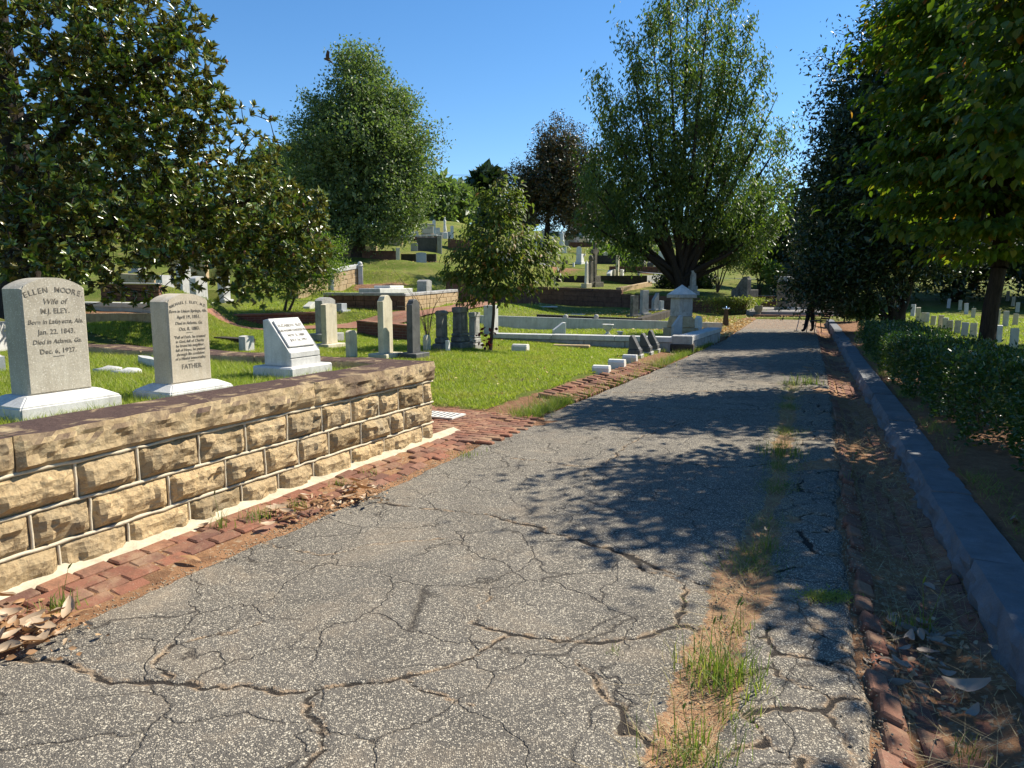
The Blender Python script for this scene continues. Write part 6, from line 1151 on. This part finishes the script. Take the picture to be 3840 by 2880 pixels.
# ---- clipped hedge along the kerb
def hf(s): return np.interp(s, [2, 7, 8.8, 11, 14, 30], [2.3, 1.72, 1.50, 1.40, 1.36, 1.4])
n = 52000; s = 3.2 + 17.5 * rng.random(n) ** 1.35; f = hf(s); dep = 1.15; side = rng.random(n)
top = np.interp(s, [3, 8, 13, 21], [.92, .88, .74, .72]) + .035 * np.sin(s * 2.1) + .035 * np.sin(s * 5.3)
nn = np.where(side < .42, f + np.abs(rng.normal(0, .07, n)) + .05 * np.sin(s * 6), f + dep * rng.random(n)); z = np.where(side < .42, .16 + (top - .16) * rng.random(n) ** .8, top - np.abs(rng.normal(0, .06, n))); rnd = (side < .42) & (z > top - .12); nn = np.where(rnd, nn + .10 * rng.random(n), nn)
mid_ = side > .86; z = np.where(mid_, .25 + (top - .25) * rng.random(n), z)
P = s[:, None] * np.append(K, 0) + nn[:, None] * np.append(NN, 0); P[:, 2] = z + .03 * rng.normal(size=n)
outv = np.where((side < .42)[:, None], -np.append(NN, 0)[None], np.array([[0, 0, 1.0]])); dv = outv * .7 + rng.normal(size=(n, 3)) * .6 + [0, 0, .25]; Ls = rng.uniform(.035, .07, n); sh_ = rng.random(n) < .05; P[sh_, 2] += rng.random(sh_.sum()) * .14; P += .05 * np.sin(P[:, [1, 0, 1]] * 4.3) * [1, 1, .8]
b = RK(9, 1.9, .12); hedge = leafmesh('foliage', P, dv, outv * .5 + rdir(n, .6), Ls, Ls * .52, T4)
stw = []
for q in np.arange(3.4, 20, .16):
    a = RK(q + rng.uniform(-.05, .05), float(hf(q)) + rng.uniform(.18, .7), .05); stw.append((np.array([a, a + [rng.uniform(-.1, .1), rng.uniform(-.1, .1), .4], a + [rng.uniform(-.2, .2), rng.uniform(-.2, .2), .75]]), np.array([.014, .01, .004])))
plant('clipped_hedge', 'low dark clipped hedge along the right side of the kerb', b, stw, [('foliage', hedge, 'hedge')], 'bark', 'hedge', trunk='stems')
# bare twiggy shrub behind the dark stone; red seedling by the dogwood
b = setz(D(428, 338, 18)); tw = []
for i in range(9):
    a = rng.uniform(-.6, .6); h_ = rng.uniform(.9, 2.0); tw.append((np.array([b, b + [a * .3, rng.uniform(-.1, .1), h_ * .5], b + [a * .9 * h_, rng.uniform(-.2, .2), h_]]), np.array([.010, .007, .003])))
V_, F_ = tubes(tw, 4); e = empty('bare_shrub', tuple(b), 0, 'bare twiggy shrub standing behind the dark headstone', 'shrub'); link('stem', fast_mesh('stem', V_ - b, F_), M['bark'], e)
b = setz(D(488, 353.2, 16.7)); C = np.array([*at(487, 338, 16.7)]) + rng.normal(size=(34, 3)) * [.12, .1, .16]; e = plant('red_leaved_seedling', 'small red-leaved seedling leaning beside the young dogwood trunk', b, [(np.array([b, b + [-.03, 0, .2], at(486, 335, 16.7)]), np.array([.008, .006, .003]))], [('leaves', leafmesh('leaves', C, rdir(34, -1), rdir(34, .5), np.full(34, .11), np.full(34, .07), T8), 'redleaf')], 'bark', 'plant', trunk='stem')
# ------------------------------------------------------------------ grass
def blades(name, P, h, w, mat, lean=.5, parent=None):
    n = len(P); a = rng.random(n) * 2 * pi; h = h * rng.uniform(.5, 1.3, n); w = w * rng.uniform(.7, 1.3, n); sx = np.stack([np.cos(a), np.sin(a), 0 * a], 1); ln = rng.normal(size=(n, 3)) * lean; ln[:, 2] = 0
    tip = P + (np.array([0, 0, 1.0]) + ln) * h[:, None]; V = np.stack([P - sx * w[:, None] / 2, P + sx * w[:, None] / 2, tip], 1).reshape(-1, 3)
    o = link(name, fast_mesh(name, V, np.arange(3 * n).reshape(-1, 3)), M[mat], parent); return o
def sowing(n, x0, x1, y0, y1, ok):
    x = rng.uniform(x0, x1, n); y = rng.uniform(y0, y1, n); m = ok(x, y); return x[m], y[m]
def lane_n(x, y): s = x * K[0] + y * K[1]; return s, x * NN[0] + y * NN[1]
def in_plot(x, y): return inpoly(x, y, [xy(WP(-2.5, -.42)), xy(WP(S_END - .42, -.42)), xy(WP(S_END - .42, -6.2)), xy(WP(-2.5, -6.2))])
x, y = sowing(260000, -8.5, -.8, 3.2, 10.5, in_plot); P = np.stack([x, y, np.full(len(x), PLOT_Z)], 1)
o = blades('near_plot_grass', P, .055, .006, 'blade', .6); props(o, 'bright green grass filling the walled near plot', 'grass', kind='stuff')
tb_ = []
for o_ in list(COL.objects):
    if o_.parent is None and o_.get('category') in ('gravestone', 'monument', 'kerb') and o_.location.y < 30 and o_.type == 'EMPTY':
        n_ = 160 if o_.location.y < 9 else 60; w_ = .42 if o_.location.y < 9 else .3; an = rng.random(n_) * 2 * pi; rr0 = w_ * rng.uniform(.7, 1.15, n_); tb_.append(np.stack([o_.location.x + rr0 * np.cos(an), o_.location.y + rr0 * np.sin(an), np.full(n_, o_.location.z)], 1))
o = blades('unmown_grass', np.concatenate(tb_), .10, .006, 'blade', .5); props(o, 'longer unmown grass round the feet of the stones', 'grass', kind='stuff')
def in_lawn(x, y):
    s, n = lane_n(x, y); wk = (x - Lw[0]) * Wd[0] + (y - Lw[1]) * Wd[1]
    return (wk > S_END + 1.72 - .35 * np.clip(x, 0, 1)) & (n < tL(s) - .42 - .35 * (s < 15) + .12 * np.sin(s * 3)) & (x > -9)
x, y = sowing(480000, -9, 6.5, 8.6, 19.5, in_lawn); z, sl_ = hz(x, y, True); m = sl_ < .5; P = np.stack([x, y, z], 1)[m]
o = blades('lawn_grass', P, .045, .010, 'blade', .6); props(o, 'mown grass of the lawn round the young dogwood', 'grass', kind='stuff')
def in_far(x, y): s, n = lane_n(x, y); return (n < tL(s) - .5) & (y > 19)
x, y = sowing(170000, -10, 12, 19, 36, in_far); z, sl_ = hz(x, y, True); m = sl_ < .55; o = blades('back_lawn_grass', np.stack([x, y, z], 1)[m], .06, .018, 'blade', .7); props(o, 'grass of the back lawns up to the brownstone wall', 'grass', kind='stuff')
def in_right(x, y): s, n = lane_n(x, y); return (n > 3.2)
x, y = sowing(90000, 6, 22, 12, 38, in_right); z = hz(x, y); o = blades('right_lawn_grass', np.stack([x, y, z], 1), .06, .02, 'blade', .7); props(o, 'sunlit grass among the small tablets behind the hedge', 'grass', kind='stuff')
# ragged grass where lawn and plants meet the lane
s = np.concatenate([rng.uniform(8.2, 9.8, 1600), rng.uniform(14.5, 21, 2600), rng.uniform(9.8, 14.5, 500)]); n = tL(s) - np.abs(rng.normal(0, .16, len(s))) - .02; P = s[:, None] * np.append(K, 0) + n[:, None] * np.append(NN, 0); P[:, 2] = -.02
o = blades('verge_grass', P, .13, .008, 'weed', .6); props(o, 'ragged dry grass along the left verge of the lane', 'grass', kind='stuff')
s = rng.uniform(3, 20, 5200); n = 1.27 + np.abs(rng.normal(0, .14, len(s))); m = np.sin(s * 2.3) + np.sin(s * 5.1) + rng.normal(0, .6, len(s)) > .3; P = (s[:, None] * np.append(K, 0) + n[:, None] * np.append(NN, 0))[m]; P[:, 2] = .09
o = blades('kerb_grass', P, .09, .006, 'weed', .8); props(o, 'sparse grass between the kerb and the hedge', 'grass', kind='stuff')
# thin weeds in the soil seam of the lane, past the single tufts
s = rng.uniform(3.0, 14, 9000); n = tS(s) + rng.normal(0, .09, len(s)); m = (np.sin(s * 3.1) + np.sin(s * 7.3 + 1) + rng.normal(0, .5, len(s)) > .7); P = (s[:, None] * np.append(K, 0) + n[:, None] * np.append(NN, 0))[m]; P[:, 2] = -.015
o = blades('seam_grass', P, .06, .004, 'weed', 1.0); props(o, 'short weeds in the soil seam down the lane', 'grass', kind='stuff')
s = rng.uniform(1.2, 13, 4200); n = tS(s) + rng.normal(0, .10, len(s)); P = s[:, None] * np.append(K, 0) + n[:, None] * np.append(NN, 0); P[:, 2] = -.012; o = blades('seam_straw', P, .05, .003, 'straw', 2.2); props(o, 'dry straw lying in the soil seam', 'straw', kind='stuff')
s = rng.uniform(.9, 10, 3800); n = tR(s) * .6 + .15 + rng.uniform(-.1, .6, len(s)); P = s[:, None] * np.append(K, 0) + n[:, None] * np.append(NN, 0); P[:, 2] = -.05; o = blades('gutter_straw', P, .05, .003, 'straw', 2.5); props(o, 'dry straw and twigs lying in the sunken gutter', 'straw', kind='stuff')
def tuft(label, p, n, h, w=.006, mat='weed', spread=.06, heads=0):
    V, Fc = [], []; r = random.Random(int(abs(p[0]) * 1000 + abs(p[1]) * 77))
    for i in range(n):
        a = r.uniform(0, 2 * pi); L = h * r.uniform(.45, 1.15); b = Vector((r.gauss(0, spread), r.gauss(0, spread), 0)); out = Vector((cos(a), sin(a), 0)); lean = r.uniform(.15, 1.0); sd2 = Vector((-sin(a), cos(a), 0)) * w * .4 * r.uniform(.6, 1.3); k = len(V); pts = [b + out * L * lean * .75 * t ** 1.6 + Vector((0, 0, L * (t - .42 * lean * t * t))) for t in (0, .35, .7, 1)]
        for t, q in enumerate(pts[:3]): V += [q - sd2 * (1 - .25 * t), q + sd2 * (1 - .25 * t)]
        V.append(pts[3]); Fc += [(k, k + 1, k + 3), (k, k + 3, k + 2), (k + 2, k + 3, k + 5), (k + 2, k + 5, k + 4), (k + 4, k + 5, k + 6)]
    e = empty('grass_tuft', tuple(float(q) for q in p), 0, label, 'weed', 'weeds growing in the lane and gutters'); link('blades', fast_mesh('blades', [tuple(v) for v in V], Fc), M[mat], e)['kind'] = 'stuff'
    for i in range(heads):
        a = r.uniform(0, 2 * pi); L = h * r.uniform(1.2, 1.7); tip = Vector((cos(a) * L * .25, sin(a) * L * .25, L)); V_, F_ = tubes([(np.array([(0, 0, 0), tuple(tip * .55), tuple(tip)]), np.array([.0018, .0015, .001])), (np.array([tuple(tip), tuple(tip * 1.06 + Vector((.006, 0, 0))), tuple(tip * 1.14 + Vector((.014, 0, -.004)))]), np.array([.003, .0055, .0015]))], 5); link('seed_head', fast_mesh('seed_head', V_, F_), M['weed'], e)
    return e
g2 = lambda a, b, z=-.012: G(a / 2.16, b / 2.16, z)
tuft('largest grass tuft in the soil seam at the bottom of the photo', g2(1560, 1470), 260, .19, .007, spread=.085, heads=3)
tuft('grass tuft in the seam at the bottom edge of the photo', g2(1500, 1640), 120, .15, .006, spread=.08, heads=2)
tuft('small tuft between the two big seam tufts', g2(1585, 1560), 50, .12, .006, spread=.05)
tuft('thin tuft on the bare soil above the largest tuft', g2(1600, 1370), 26, .13, .005, spread=.05, heads=1)
tuft('tuft where the tree shade crosses the soil seam', g2(1655, 1185), 60, .13, .005, spread=.045, heads=1)
tuft('broad shaded tuft in the seam further up the lane', g2(1690, 985), 150, .20, .008, spread=.12)
tuft('sunlit tuft in the seam on the bright band of lane', g2(1745, 830), 110, .22, .012, spread=.14)
tuft('tiny green tuft in the crack left of the largest tuft', g2(1322, 1413), 26, .05, .004, spread=.02)
tuft('tall single weed with a seed head in the shaded gutter', G(1835 / 2.16, 1050 / 2.16, -.04), 10, .16, .006, spread=.02, heads=1)
tuft('leggy green weed among dry leaves in the right gutter', G(1995 / 2.16, 1372 / 2.16, -.06), 34, .20, .007, spread=.04, heads=2)
tuft('small weed on the gutter edge near the bottom right', G(1925 / 2.16, 1345 / 2.16, -.02), 20, .12, .005, spread=.03); tuft('short weed among soil at the bottom right corner', G(2090 / 2.16, 1640 / 2.16, -.06), 26, .12, .005, spread=.05)
wl = lambda a, b: G(a / 2.16, b / 2.16, .02)
tuft('leafy weed at the wall foot by the nearest leaf pile', wl(130, 1318), 70, .13, .007, spread=.05, heads=1); tuft('upright weed against the wall foot left of the middle leaf pile', wl(478, 1140), 40, .16, .006, spread=.03, heads=1); tuft('green weed beside the middle leaf pile at the wall', wl(560, 1118), 80, .10, .006, spread=.06); tuft('weed with thin stems by the middle leaf pile', wl(640, 1100), 40, .10, .005, spread=.05); tuft('flat weed on the bricks toward the wall end', wl(745, 1045), 60, .07, .005, spread=.06); tuft('small weed on the bricks near the far wall corner', wl(800, 1022), 30, .06, .005, spread=.05)
tuft('low weed at the lane edge past the wall corner', wl(1010, 985), 60, .07, .006, spread=.08); tuft('grassy weed in the soil where the walk meets the lane', wl(1140, 895), 150, .16, .008, spread=.15); tuft('tall weed at the lawn edge by the brick gutter', wl(1185, 865), 70, .16, .008, spread=.12); tuft('dry weed at the verge beyond the block footstones', wl(1410, 790), 90, .25, .010, 'straw', .2); tuft('weed against the sunlit enclosure kerb', wl(1530, 735), 90, .25, .014, spread=.2)
# moss patch
P = G(1785 / 2.16, 1290 / 2.16, 0) + np.stack([rng.normal(0, .075, 900), rng.normal(0, .04, 900), np.zeros(900)], 1); P[:, 2] = .004; o = blades('moss_patch', P, .014, .006, 'blade', 1.2); props(o, 'green moss patch on the broken asphalt by the gutter', 'moss', kind='stuff')
# ------------------------------------------------------------------ fallen leaves
def curl_leaf(L, W, seed):
    r = random.Random(seed); bm = bmesh.new(); n = 9; c1, c2, tw = r.uniform(.3, 1.3), r.uniform(.2, 1.1), r.uniform(-.5, .5); rows = []
    for i in range(n):
        t = i / (n - 1); w = W * (sin(pi * min(1, t * .93 + .04)) ** .8); x = L * (t - .5); z0 = c1 * L * .22 * (2 * t - 1) ** 2; row = []
        for j in range(5):
            v = (j - 2) / 2; row.append(bm.verts.new((x, v * w / 2, z0 + c2 * w * .42 * v * v + tw * w * v * (t - .5) + r.uniform(-.002, .002) + .004 * (j == 2))))
        rows.append(row)
    for a, b in zip(rows, rows[1:]):
        for j in range(4): bm.faces.new((a[j], b[j], b[j + 1], a[j + 1]))
    return bm_mesh('dry_leaf', bm, True)
LM = {k: [curl_leaf(.125 * (.8 + .08 * i), .055, i + 50 * q) for i in range(6)] for q, k in enumerate(('dryleaf', 'greyleaf'))}
def fallen(p, mat, label, group, sc=1.0):
    r = random.Random(int(p[0] * 9177) ^ int(p[1] * 5531)); me = LM[mat][r.randrange(6)]
    o = link('fallen_leaf', me, M[mat], None, tuple(float(q) for q in p)); o.rotation_euler = (r.uniform(-.4, .4) + (pi if r.random() < .35 else 0), r.uniform(-.3, .3), r.uniform(0, 6.28)); o.scale = (sc * r.uniform(.5, 1.15),) * 3; o.location.z += .014; return props(o, label, 'fallen leaf', group)
r = random.Random(4)
for i in range(34): fallen(wl(r.gauss(55, 62), 1366 + r.gauss(0, 26)) + np.array([0, 0, r.uniform(0, .05)]), 'dryleaf', 'brown dry leaf in the pile at the wall foot, lower left', 'leaf pile at lower left')
for i in range(30):
    a = r.uniform(0, 1); fallen(wl(600 + 200 * a + r.gauss(0, 12), 1112 - 50 * a + r.gauss(0, 12)) + np.array([0, 0, r.uniform(0, .035)]), 'dryleaf', 'brown dry leaf in the heap along the middle of the wall foot', 'leaf heap along the wall foot')
for i, (a, b) in enumerate(((578, 1136), (412, 1205), (440, 1142), (700, 1080))): fallen(wl(a, b), 'dryleaf', ('tan dry leaf propped on the bricks by the middle wall', 'small curled leaf on the near gutter bricks', 'dry leaf lying against the wall footing', 'dry leaf at the lane edge below the leaf heap')[i], 'single leaves on the left gutter')
for i in range(34): fallen(G((1985 + r.gauss(0, 70)) / 2.16, (1405 + r.gauss(0, 42)) / 2.16, -.05) + np.array([0, 0, r.uniform(0, .03)]), 'greyleaf', 'pale curled dead leaf in the drift filling the right gutter', 'leaf drift in the right gutter', .82)
for i, (a, b) in enumerate(((1955, 1408), (2040, 1460), (2085, 1490), (2100, 1548), (1765, 1053), (1655, 1150), (1925, 1345), (2190, 1130))): fallen(G(a / 2.16, b / 2.16, (-.04 if i not in (4, 5, 7) else .0) + (.1 if i == 7 else 0)), 'greyleaf', ('broad whole dead leaf in the right gutter', 'torn white dead leaf in the right gutter', 'upright oval dead leaf below the torn white one', 'long curled leaf on bare gutter soil', 'single dead leaf on the shaded asphalt strip', 'small white leaf beside the shaded seam tuft', 'curled leaf on the gutter edge', 'dead leaf lying under the hedge at the right edge')[i], 'single leaves on the right', 1.25 if i < 4 else .9)
q1 = np.array([wl(60 + rng.normal(0, 70), 1365 + rng.normal(0, 28)) for _ in range(160)] + [wl(600 + 220 * t_ + rng.normal(0, 20), 1112 - 52 * t_ + rng.normal(0, 14)) for t_ in rng.random(220)] + [G((1985 + rng.normal(0, 95)) / 2.16, (1420 + rng.normal(0, 80)) / 2.16, -.06) for _ in range(260)]); q1[:, 2] += .012
Ls = rng.uniform(.015, .05, len(q1)); o = link('leaf_crumbs', leafmesh('leaf_crumbs', q1, rdir(len(q1)) * [1, 1, .3], rdir(len(q1), 1.6), Ls, Ls * .6, T6), M['dryleaf']); props(o, 'crumbled dry leaf bits strewn along both gutters', 'leaf litter', kind='stuff')
# yellow litter on the lawn before the brownstone wall
s = rng.uniform(24, 36, 5200); n = tL(s) - np.abs(rng.normal(0, 1.3, len(s))); P = s[:, None] * np.append(K, 0) + n[:, None] * np.append(NN, 0); P[:, 2] = hz(P[:, 0], P[:, 1]) + .03
q = D(650, 314, 35); P2 = np.stack([q[0] + rng.normal(0, 3.2, 2200), q[1] + rng.normal(0, 1.6, 2200), np.zeros(2200)], 1); P2[:, 2] = hz(P2[:, 0], P2[:, 1]) + .03; P = np.concatenate([P, P2]); P = P[P[:, 1] < 37.5 - .0 * P[:, 0]]
Ls = rng.uniform(.06, .12, len(P)); o = link('leaf_litter', leafmesh('leaf_litter', P, rdir(len(P)) * [1, 1, .25], rdir(len(P), 2.0), Ls, Ls * .7, T4), M['litter']); props(o, 'yellow fallen leaves scattered before the brownstone wall', 'leaf litter', kind='stuff')
x, y = sowing(260, -3, 6, 10, 19, in_lawn); P = np.stack([x, y, hz(x, y) + .03], 1); x, y = sowing(500, -9, -2, 30, 42, lambda a, b: a < 50); P = np.concatenate([P, np.stack([x, y, hz(x, y) + .03], 1)]); Ls = rng.uniform(.04, .08, len(P)); o = link('lawn_leaves', leafmesh('lawn_leaves', P, rdir(len(P)) * [1, 1, .25], rdir(len(P), 2.0), Ls, Ls * .7, T4), M['litter']); props(o, 'scattered single fallen leaves on the lawns', 'leaf litter', kind='stuff')
# loose gravel and grit along the crumbling lane edges and in the seam
n = 5200; s = rng.uniform(.8, 9, n); w = rng.random(n); nn = np.where(w < .35, tR(s) + rng.normal(0, .05, n), np.where(w < .7, tS(s) + rng.normal(0, .10, n), tL(s) + rng.normal(0, .05, n))); P = s[:, None] * np.append(K, 0) + nn[:, None] * np.append(NN, 0); P[:, 2] = .0 - .012 * (w >= .35) * (w < .7); R = rng.uniform(.0025, .0075, n)
ov = np.array([(1, 0, 0), (-1, 0, 0), (0, 1, 0), (0, -1, 0), (0, 0, .8), (0, 0, -.8)]); of = np.array([(0, 2, 4), (2, 1, 4), (1, 3, 4), (3, 0, 4), (2, 0, 5), (1, 2, 5), (3, 1, 5), (0, 3, 5)])
V = (P[:, None] + ov[None] * R[:, None, None] * rng.uniform(.6, 1.4, (n, 6, 1))).reshape(-1, 3); Fc = (np.arange(n)[:, None, None] * 6 + of[None]).reshape(-1, 3); M['grit'] = simple('pale_gravel', (.36, .29, .20), .9, .5, 40, .2); o = link('loose_gravel', fast_mesh('loose_gravel', V, Fc), M['grit']); props(o, 'loose gravel along the broken edges of the lane', 'gravel', kind='stuff')
for i, (a, b) in enumerate(((2104, 1503), (2070, 1230))):
    pass
# ------------------------------------------------------------------ person, chair and cane at the lane end
p0 = G(803.5, 332.2, .0); Yp = float(p0[1]); u = Yp / F
def skin_obj(name, verts, edges, radii, mat, parent, root=0, sub=2):
    me = bpy.data.meshes.new(name); me.from_pydata([tuple(v) for v in verts], edges, []); o = link(name, me, mat, parent); o.modifiers.new('skin', 'SKIN'); 
    if not me.skin_vertices: 
        bpy.context.view_layer.objects.active = o
    sv = me.skin_vertices[0].data
    for i, r_ in enumerate(radii): sv[i].radius = (r_, r_) if isinstance(r_, float) else r_; sv[i].use_root = (i == root)
    s_ = o.modifiers.new('sub', 'SUBSURF'); s_.levels = 1; s_.render_levels = sub; return o
pe = empty('person', (p0[0], p0[1], 0), 0, 'person in dark trousers bending over a black chair under the evergreen', 'person')
hip = (.22, .05, .90)
vv = [hip, (.16, -.06, .86), (.08, -.08, .47), (.0, -.06, .09), (-.11, -.07, .05), (.30, .12, .86), (.36, .14, .46), (.38, .16, .09), (.28, .14, .05), (.33, .04, 1.02), (.46, .03, 1.16), (.56, .02, 1.22), (.63, .02, 1.24),
      (.54, -.15, 1.18), (.58, -.2, .92), (.66, -.16, .72), (.52, .19, 1.16), (.60, .24, .92), (.70, .18, .70)]
ee_ = [(0, 1), (1, 2), (2, 3), (3, 4), (0, 5), (5, 6), (6, 7), (7, 8), (0, 9), (9, 10), (10, 11), (11, 12), (11, 13), (13, 14), (14, 15), (11, 16), (16, 17), (17, 18)]
rr_ = [.13, .09, .065, .045, .035, .09, .065, .045, .035, .14, .155, .10, .055, .055, .042, .032, .055, .042, .032]
body = skin_obj('body', vv, ee_, [float(x) * (1.2 if i < 9 else 1.0) for i, x in enumerate(rr_)], M['cloth'], pe)
hd = [(.70, .02, 1.24), (.78, .02, 1.20), (.83, .02, 1.16), (.86, .02, 1.12)]; skin_obj('head', hd, [(0, 1), (1, 2), (2, 3)], [.075, .10, .095, .06], M['skin'], pe)
hb = [(.72, .02, 1.29), (.80, .02, 1.265), (.87, .02, 1.20)]; skin_obj('hair', hb, [(0, 1), (1, 2)], [.075, .082, .05], M['hair'], pe)
for sy in (-1, 1):
    hx, hy = (.66, -.16) if sy < 0 else (.70, .18); hv = [(hx, hy, .72), (hx + .03, hy, .66), (hx + .045, hy, .62)]; he = [(0, 1), (1, 2)]; hr = [.03, .036, .03]
    for f in range(4): k = len(hv); o_ = (f - 1.5) * .018; hv += [(hx + .055, hy + o_, .60), (hx + .075, hy + o_, .565 + .006 * abs(f - 1.5)), (hx + .07, hy + o_, .54 + .008 * abs(f - 1.5))]; he += [(2, k), (k, k + 1), (k + 1, k + 2)]; hr += [.011, .010, .008]
    k = len(hv); hv += [(hx + .01, hy - sy * .035, .65), (hx + .035, hy - sy * .05, .62), (hx + .05, hy - sy * .048, .595)]; he += [(1, k), (k, k + 1), (k + 1, k + 2)]; hr += [.013, .011, .009]; skin_obj('hand', hv, he, hr, M['skin'], pe)
skin_obj('scarf', [(.60, -.10, 1.16), (.64, .0, 1.13), (.61, .10, 1.16), (.66, .0, 1.02)], [(0, 1), (1, 2), (1, 3)], [.035, .045, .035, .03], M['redcloth'], pe, 1)
cp = G((2920 + 260 / 3.966) / 3.75, (1080 + 645 / 3.966) / 3.75, 0); e = empty('walking_cane', (cp[0], cp[1], 0), 0, 'blue walking cane standing on the lane left of the person', 'cane'); V_, F_ = tubes([(np.array([(0, 0, 0), (.08, 0, .42), (.14, 0, .80)]), np.array([.014, .013, .013]))], 8); link('shaft', fast_mesh('shaft', V_, F_), M['plastic_blue'], e); V_, F_ = tubes([(np.array([(.14, 0, .80), (.15, 0, .84), (.19, 0, .86), (.24, 0, .85)]), np.array([.014, .016, .016, .014]))], 8); link('handle', fast_mesh('handle', V_, F_), M['iron'], e); link('foot', box_me('foot', .14, .1, .03, .008), M['iron'], e)
ch = G(822, 333, 0); e = empty('slatted_chair', (ch[0] - .1, ch[1], 0), .15, 'black slatted metal chair the person leans over', 'chair')
for i in range(6): link('seat_slat', box_me('seat_slat', .055, .5, .02, .004), M['iron'], e, (-.26 + i * .075, 0, .42))
for i in range(6): t = i / 5; link('back_slat', box_me('back_slat', .02, .5, .055, .004), M['iron'], e, (.19 + .17 * t, 0, .47 + .07 * i))
for sy in (-.24, .24):
    for pts in ([(-.28, sy, .42), (-.34, sy, 0)], [(.16, sy, .42), (.24, sy, 0)]): V_, F_ = tubes([(np.array(pts), np.array([.016, .014]))], 6); link('leg', fast_mesh('leg', V_, F_), M['iron'], e)
    V_, F_ = tubes([(np.array([(.16, sy, .42), (.26, sy, .65), (.38, sy, .92), (.44, sy, .95)]), np.array([.016] * 4)), ]); link('back_post', fast_mesh('back_post', V_, F_), M['iron'], e); V_, F_ = tubes([(np.array([(-.3, sy, .42), (-.3, sy, .64), (.0, sy, .66), (.26, sy, .65)]), np.array([.014] * 4))]); link('armrest', fast_mesh('armrest', V_, F_), M['iron'], e)
# ------------------------------------------------------------------ bird, cables
bp = at(327.5, 58.5, 22); e = empty('flying_bird', tuple(bp), .3, 'small brown bird flying with raised wings left of the oak top', 'bird'); skin_obj('body', [(-.11, 0, -.02), (-.06, 0, -.01), (.0, 0, -.03), (.07, 0, -.06), (.16, 0, -.13)], [(0, 1), (1, 2), (2, 3), (3, 4)], [.012, .03, .04, .025, .012], M['bird'], e, 2)
for sy in (-1, 1):
    bm = bmesh.new(); prof_ = [(-.03, .0), (-.05, .1), (-.02, .20), (.02, .235), (.05, .18), (.055, .08), (.05, .0)]; a = [bm.verts.new((x, sy * (.015 + z * .28), -.02 + z)) for x, z in prof_]; b_ = [bm.verts.new((x, sy * (.022 + z * .28), -.02 + z)) for x, z in prof_]; bm.faces.new(a); bm.faces.new(b_[::-1])
    for i in range(7): bm.faces.new((a[i], a[(i + 1) % 7], b_[(i + 1) % 7], b_[i]))
    link('wing', bm_mesh('wing', bm), M['bird'], e)
for i, (y0, y1) in enumerate(((174.5, 174), (178.5, 178), (180, 179.5))):
    a, b = at(330, y0 - 1, 150), at(640, y1 - 1, 150); P = np.array([a + (b - a) * t + np.array([0, 0, -1.2 * 4 * t * (1 - t)]) * .3 for t in np.linspace(0, 1, 14)]); V_, F_ = tubes([(P, np.full(14, .035))], 4); o = link('utility_cable', fast_mesh('utility_cable', V_, F_), M['wire']); props(o, ('highest', 'middle', 'lowest')[i] + ' utility cable crossing the sky between the trees', 'cable', 'utility cables')
a = at(442, 226, 128); e = empty('utility_pole', tuple(a), 0, 'slim utility pole on the skyline right of the oak', 'pole'); link('shaft', box_me('shaft', .26, .26, 7.2, 0, .7), M['wire'], e, (0, 0, -.6)); link('crossarm', box_me('crossarm', 1.6, .14, .14), M['wire'], e, (0, 0, 6.0))
for cu in list(bpy.data.curves): 
    if cu.users == 0: bpy.data.curves.remove(cu)
